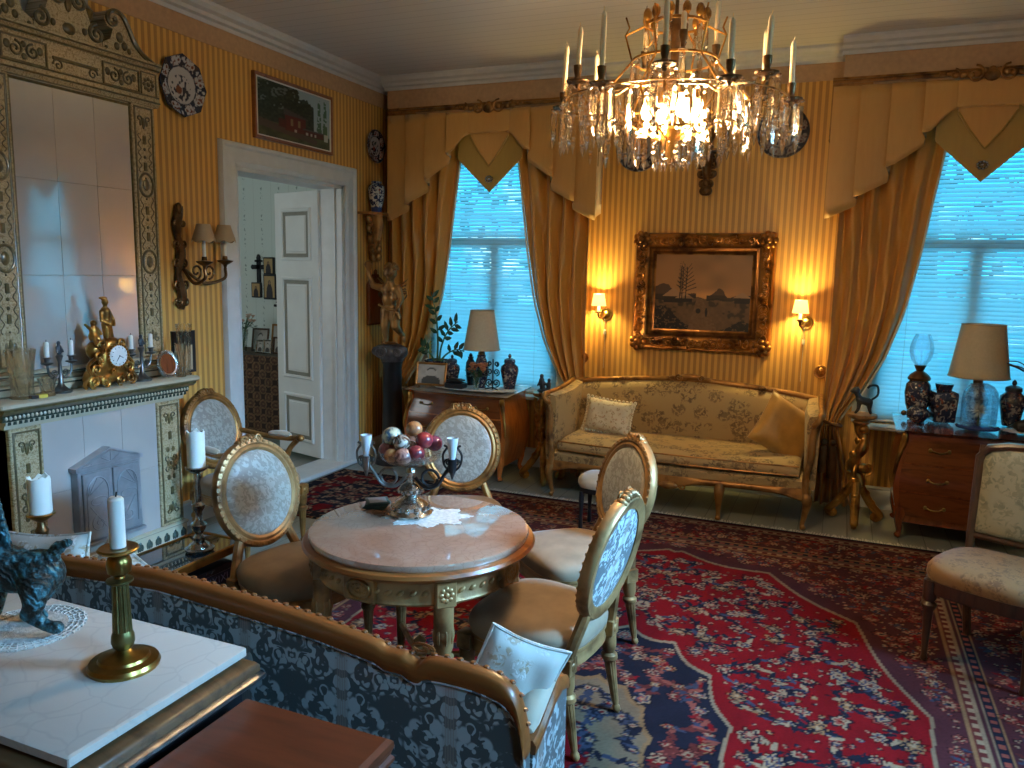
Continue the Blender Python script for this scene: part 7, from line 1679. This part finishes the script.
for a in (('blue and yellow marbled stone ball on top left of the fruit stand', -.075, -.025, .325, .040, (.05, .09, .13), (.52, .47, .30)), ('orange speckled stone ball at the top of the fruit stand', -.005, .035, .352, .033, (.50, .20, .07), (.30, .12, .06)), ('crimson stone plum at the right of the fruit stand', .062, .0, .318, .036, (.28, .03, .03), (.18, .02, .03)), ('dark red stone ball nearest the right rim of the fruit dish', .055, -.055, .275, .035, (.20, .025, .03), (.10, .015, .02)),
          ('brown and white veined stone ball in the middle of the fruit stand', -.012, -.055, .312, .034, (.06, .03, .02), (.50, .42, .34)), ('dusky rose stone egg at the left rim of the fruit dish', -.085, -.045, .272, .034, (.30, .09, .08), (.20, .06, .06)), ('amber stone ball low in front of the fruit dish', -.04, -.085, .262, .029, (.50, .22, .07), (.36, .13, .05)), ('pink freckled stone ball low at the front of the fruit dish', .015, -.085, .265, .034, (.42, .22, .17), (.14, .06, .06)),
          ('purple stone plum behind the crimson one on the fruit stand', .085, .04, .30, .034, (.16, .03, .06), (.24, .05, .06)), ('black stone ball in the centre of the fruit dish', .0, .0, .272, .038, (.03, .02, .02), (.10, .05, .04)), ('russet stone ball at the back of the fruit dish', -.05, .06, .285, .036, (.26, .08, .04), (.14, .05, .03))): stonefruit(*a)
for k in range(4):
    t = thing('coaster', '%s dark green coaster of the small stack on the round table' % ('lowest', 'second lowest', 'second highest', 'topmost')[k], 'coaster', (-1.745+.004*(k % 2), 2.735, TZ+k*.0075), R(12+9*k), 'stacked coasters'); m = MB(); m.box(-.047, .047, -.047, .047, 0, .006, .002); m.build('plate', M['coaster'], t); m = MB(); m.box(-.036, .036, -.036, .036, .006, .0068); m.build('inlay', M['castiron'], t, None)
m = MB(); pts = []
for i in range(96): a = 2*PI*i/96; q = .115*(1+.16*Cc(8*a)+.05*Cc(40*a)); pts.append((q*Cc(a)*1.35, q*S(a)))
m.prism(pts, 0, .002, lambda a, b, d: (a, b, d)); o = m.build('doily', M['lace'], None, None); o.location = (-1.485, 2.705, TZ+.0002); o.rotation_euler = (0, 0, R(28)); tag(o, 'white lace doily under the silver fruit stand', 'lace')

# ================================================================== THE ROOM BEHIND THE DOOR
def covered_chest():
    n = 90; v, u = np.mgrid[0:1:n*1j, 0:1:140j]; I = np.ones((n, 140, 3))*np.array((.035, .018, .012)); px, py = u*1.3, v*.84
    for ox, oy, p in ((0, 0, .16), (.08, .08, .16)):
        dx, dy = np.mod(px+ox, p)-p/2, np.mod(py+oy, p)-p/2; d = np.hypot(dx, dy); I[(np.abs(d-.045) < .008) | (d < .016)] = np.array((.16, .09, .045)); I[(np.abs(d-.028) < .006)] = np.array((.10, .045, .025)); I[(np.abs(np.abs(dx)-np.abs(dy)) < .006) & (d > .05) & (d < .075)] = np.array((.13, .07, .03))
    I = np.clip(I*(.8+.4*vnoise(n, 140, 30, 7)[..., None]), .003, 1)
    t = thing('covered_chest', 'chest draped in dark brown patterned cloth in the room behind the door', 'chest', (-5.62, 6.72, 0))
    canvas('cloth_front', 139, n-1, lambda u, v: (-.65+1.3*u, -.31-.008*S(u*30), .01+.82*v), I, M['cloth_dark'], t)
    canvas('cloth_side', 139, n-1, lambda u, v: (.66, -.31+.6*u, .01+.82*v), I, M['cloth_dark'], t)
    canvas('cloth_top', 139, n-1, lambda u, v: (-.66+1.32*u, -.32+.62*v, .832), I, M['cloth_dark'], t)
    m = MB(); m.box(-.64, .64, -.29, .29, .0, .825, .01); m.build('chest_body', M['darkwood'], t)
covered_chest()
HZ = .834
for k, (x, y, w, h, lb) in enumerate(((-5.76, 6.72, .20, .25, 'black and white portrait in dark frame behind the vase in the next room'), (-5.50, 6.76, .26, .30, 'large framed group photograph at the back of the covered chest'), (-5.64, 6.58, .10, .14, 'small pale portrait frame at the front of the covered chest'), (-5.525, 6.56, .10, .15, 'small silver portrait frame next to the door leaf'), (-5.42, 6.60, .12, .18, 'narrow dark portrait frame behind the door edge'))): photo_frame(lb, (x, y, HZ), R(8), w, h, M['darkwood'] if k in (0, 4) else M['silver'] if k in (2, 3) else M['gold_dull'], 20+k, 10, 'photo frame', 'photographs on the covered chest')
flowers('flower_vase', 'glass vase of peach roses on the covered chest in the next room', (-5.86, 6.58, HZ), M['glass'], M['flower_pink'], 14, .13, .16, .055, .24, 5)
def icon(label, x, z, w, h, seed):
    t = thing('icon', label, 'icon', (x, HY, z), 0, 'icons on the hall wall'); m = MB(); m.box(-w/2, w/2, -.03, 0, -h/2, h/2, .004); m.build('panel', M['black'], t); n = 30; v, u = np.mgrid[0:1:n*1j, 0:1:n*1j]
    I = np.ones((n, n, 3))*np.array((.42, .26, .10)); b = (np.hypot((u-.5)/.32, (v-.05)/.62) < 1); I[b] = np.array((.03, .02, .02)); I[np.hypot((u-.5)/.13, (v-.70)/.12) < 1] = np.array((.05, .03, .02)); I[np.hypot((u-.5)/.08, (v-.69)/.08) < 1] = np.array((.3, .16, .08))
    canvas('painted_saint', n-1, n-1, lambda u, v: ((u-.5)*w*.82, -.0305, (v-.5)*h*.84), I, M['paint'], t)
icon('small upper icon with two dark figures on the pale wall of the next room', -5.87, 1.75, .14, .19, 1); icon('largest icon with a robed saint on the pale wall of the next room', -5.86, 1.52, .17, .28, 2); icon('smallest icon beside the large one on the pale wall of the next room', -6.05, 1.48, .13, .17, 3)
def cross(label, x, z, s):
    t = thing('wall_cross', label, 'cross', (x, HY, z)); m = MB(); m.box(-.025*s, .025*s, -.02, 0, -.16*s, .16*s, .003); m.box(-.085*s, .085*s, -.02, 0, .02*s, .07*s, .003); m.box(-.05*s, .05*s, -.02, 0, .10*s, .125*s, .003)
    for q in ((-.085, .045), (.085, .045), (0, .16), (0, -.16)): m.ell((q[0]*s, -.01, q[1]*s), (.028*s, .012, .028*s), 8, 5)
    m.build('cross_body', M['iron'], t)
cross('ornate black cross beside the icons in the next room', -6.02, 1.69, 1.0); cross('small black cross ornament near the open door leaf in the next room', -5.76, 1.29, .55)
t = thing('hanging_ornament', 'narrow dark hanging ornament on the hall wall next to the door leaf', 'ornament', (-5.66, HY, 1.52)); m = MB()
for k in range(7): m.ell((.012*S(k*2), -.016, -.22+k*.075), (.03, .014, .034), 8, 5)
m.tube([(0, -.012, -.25), (0, -.012, .27)], .008, 6); m.build('carved_strip', M['iron'], t)
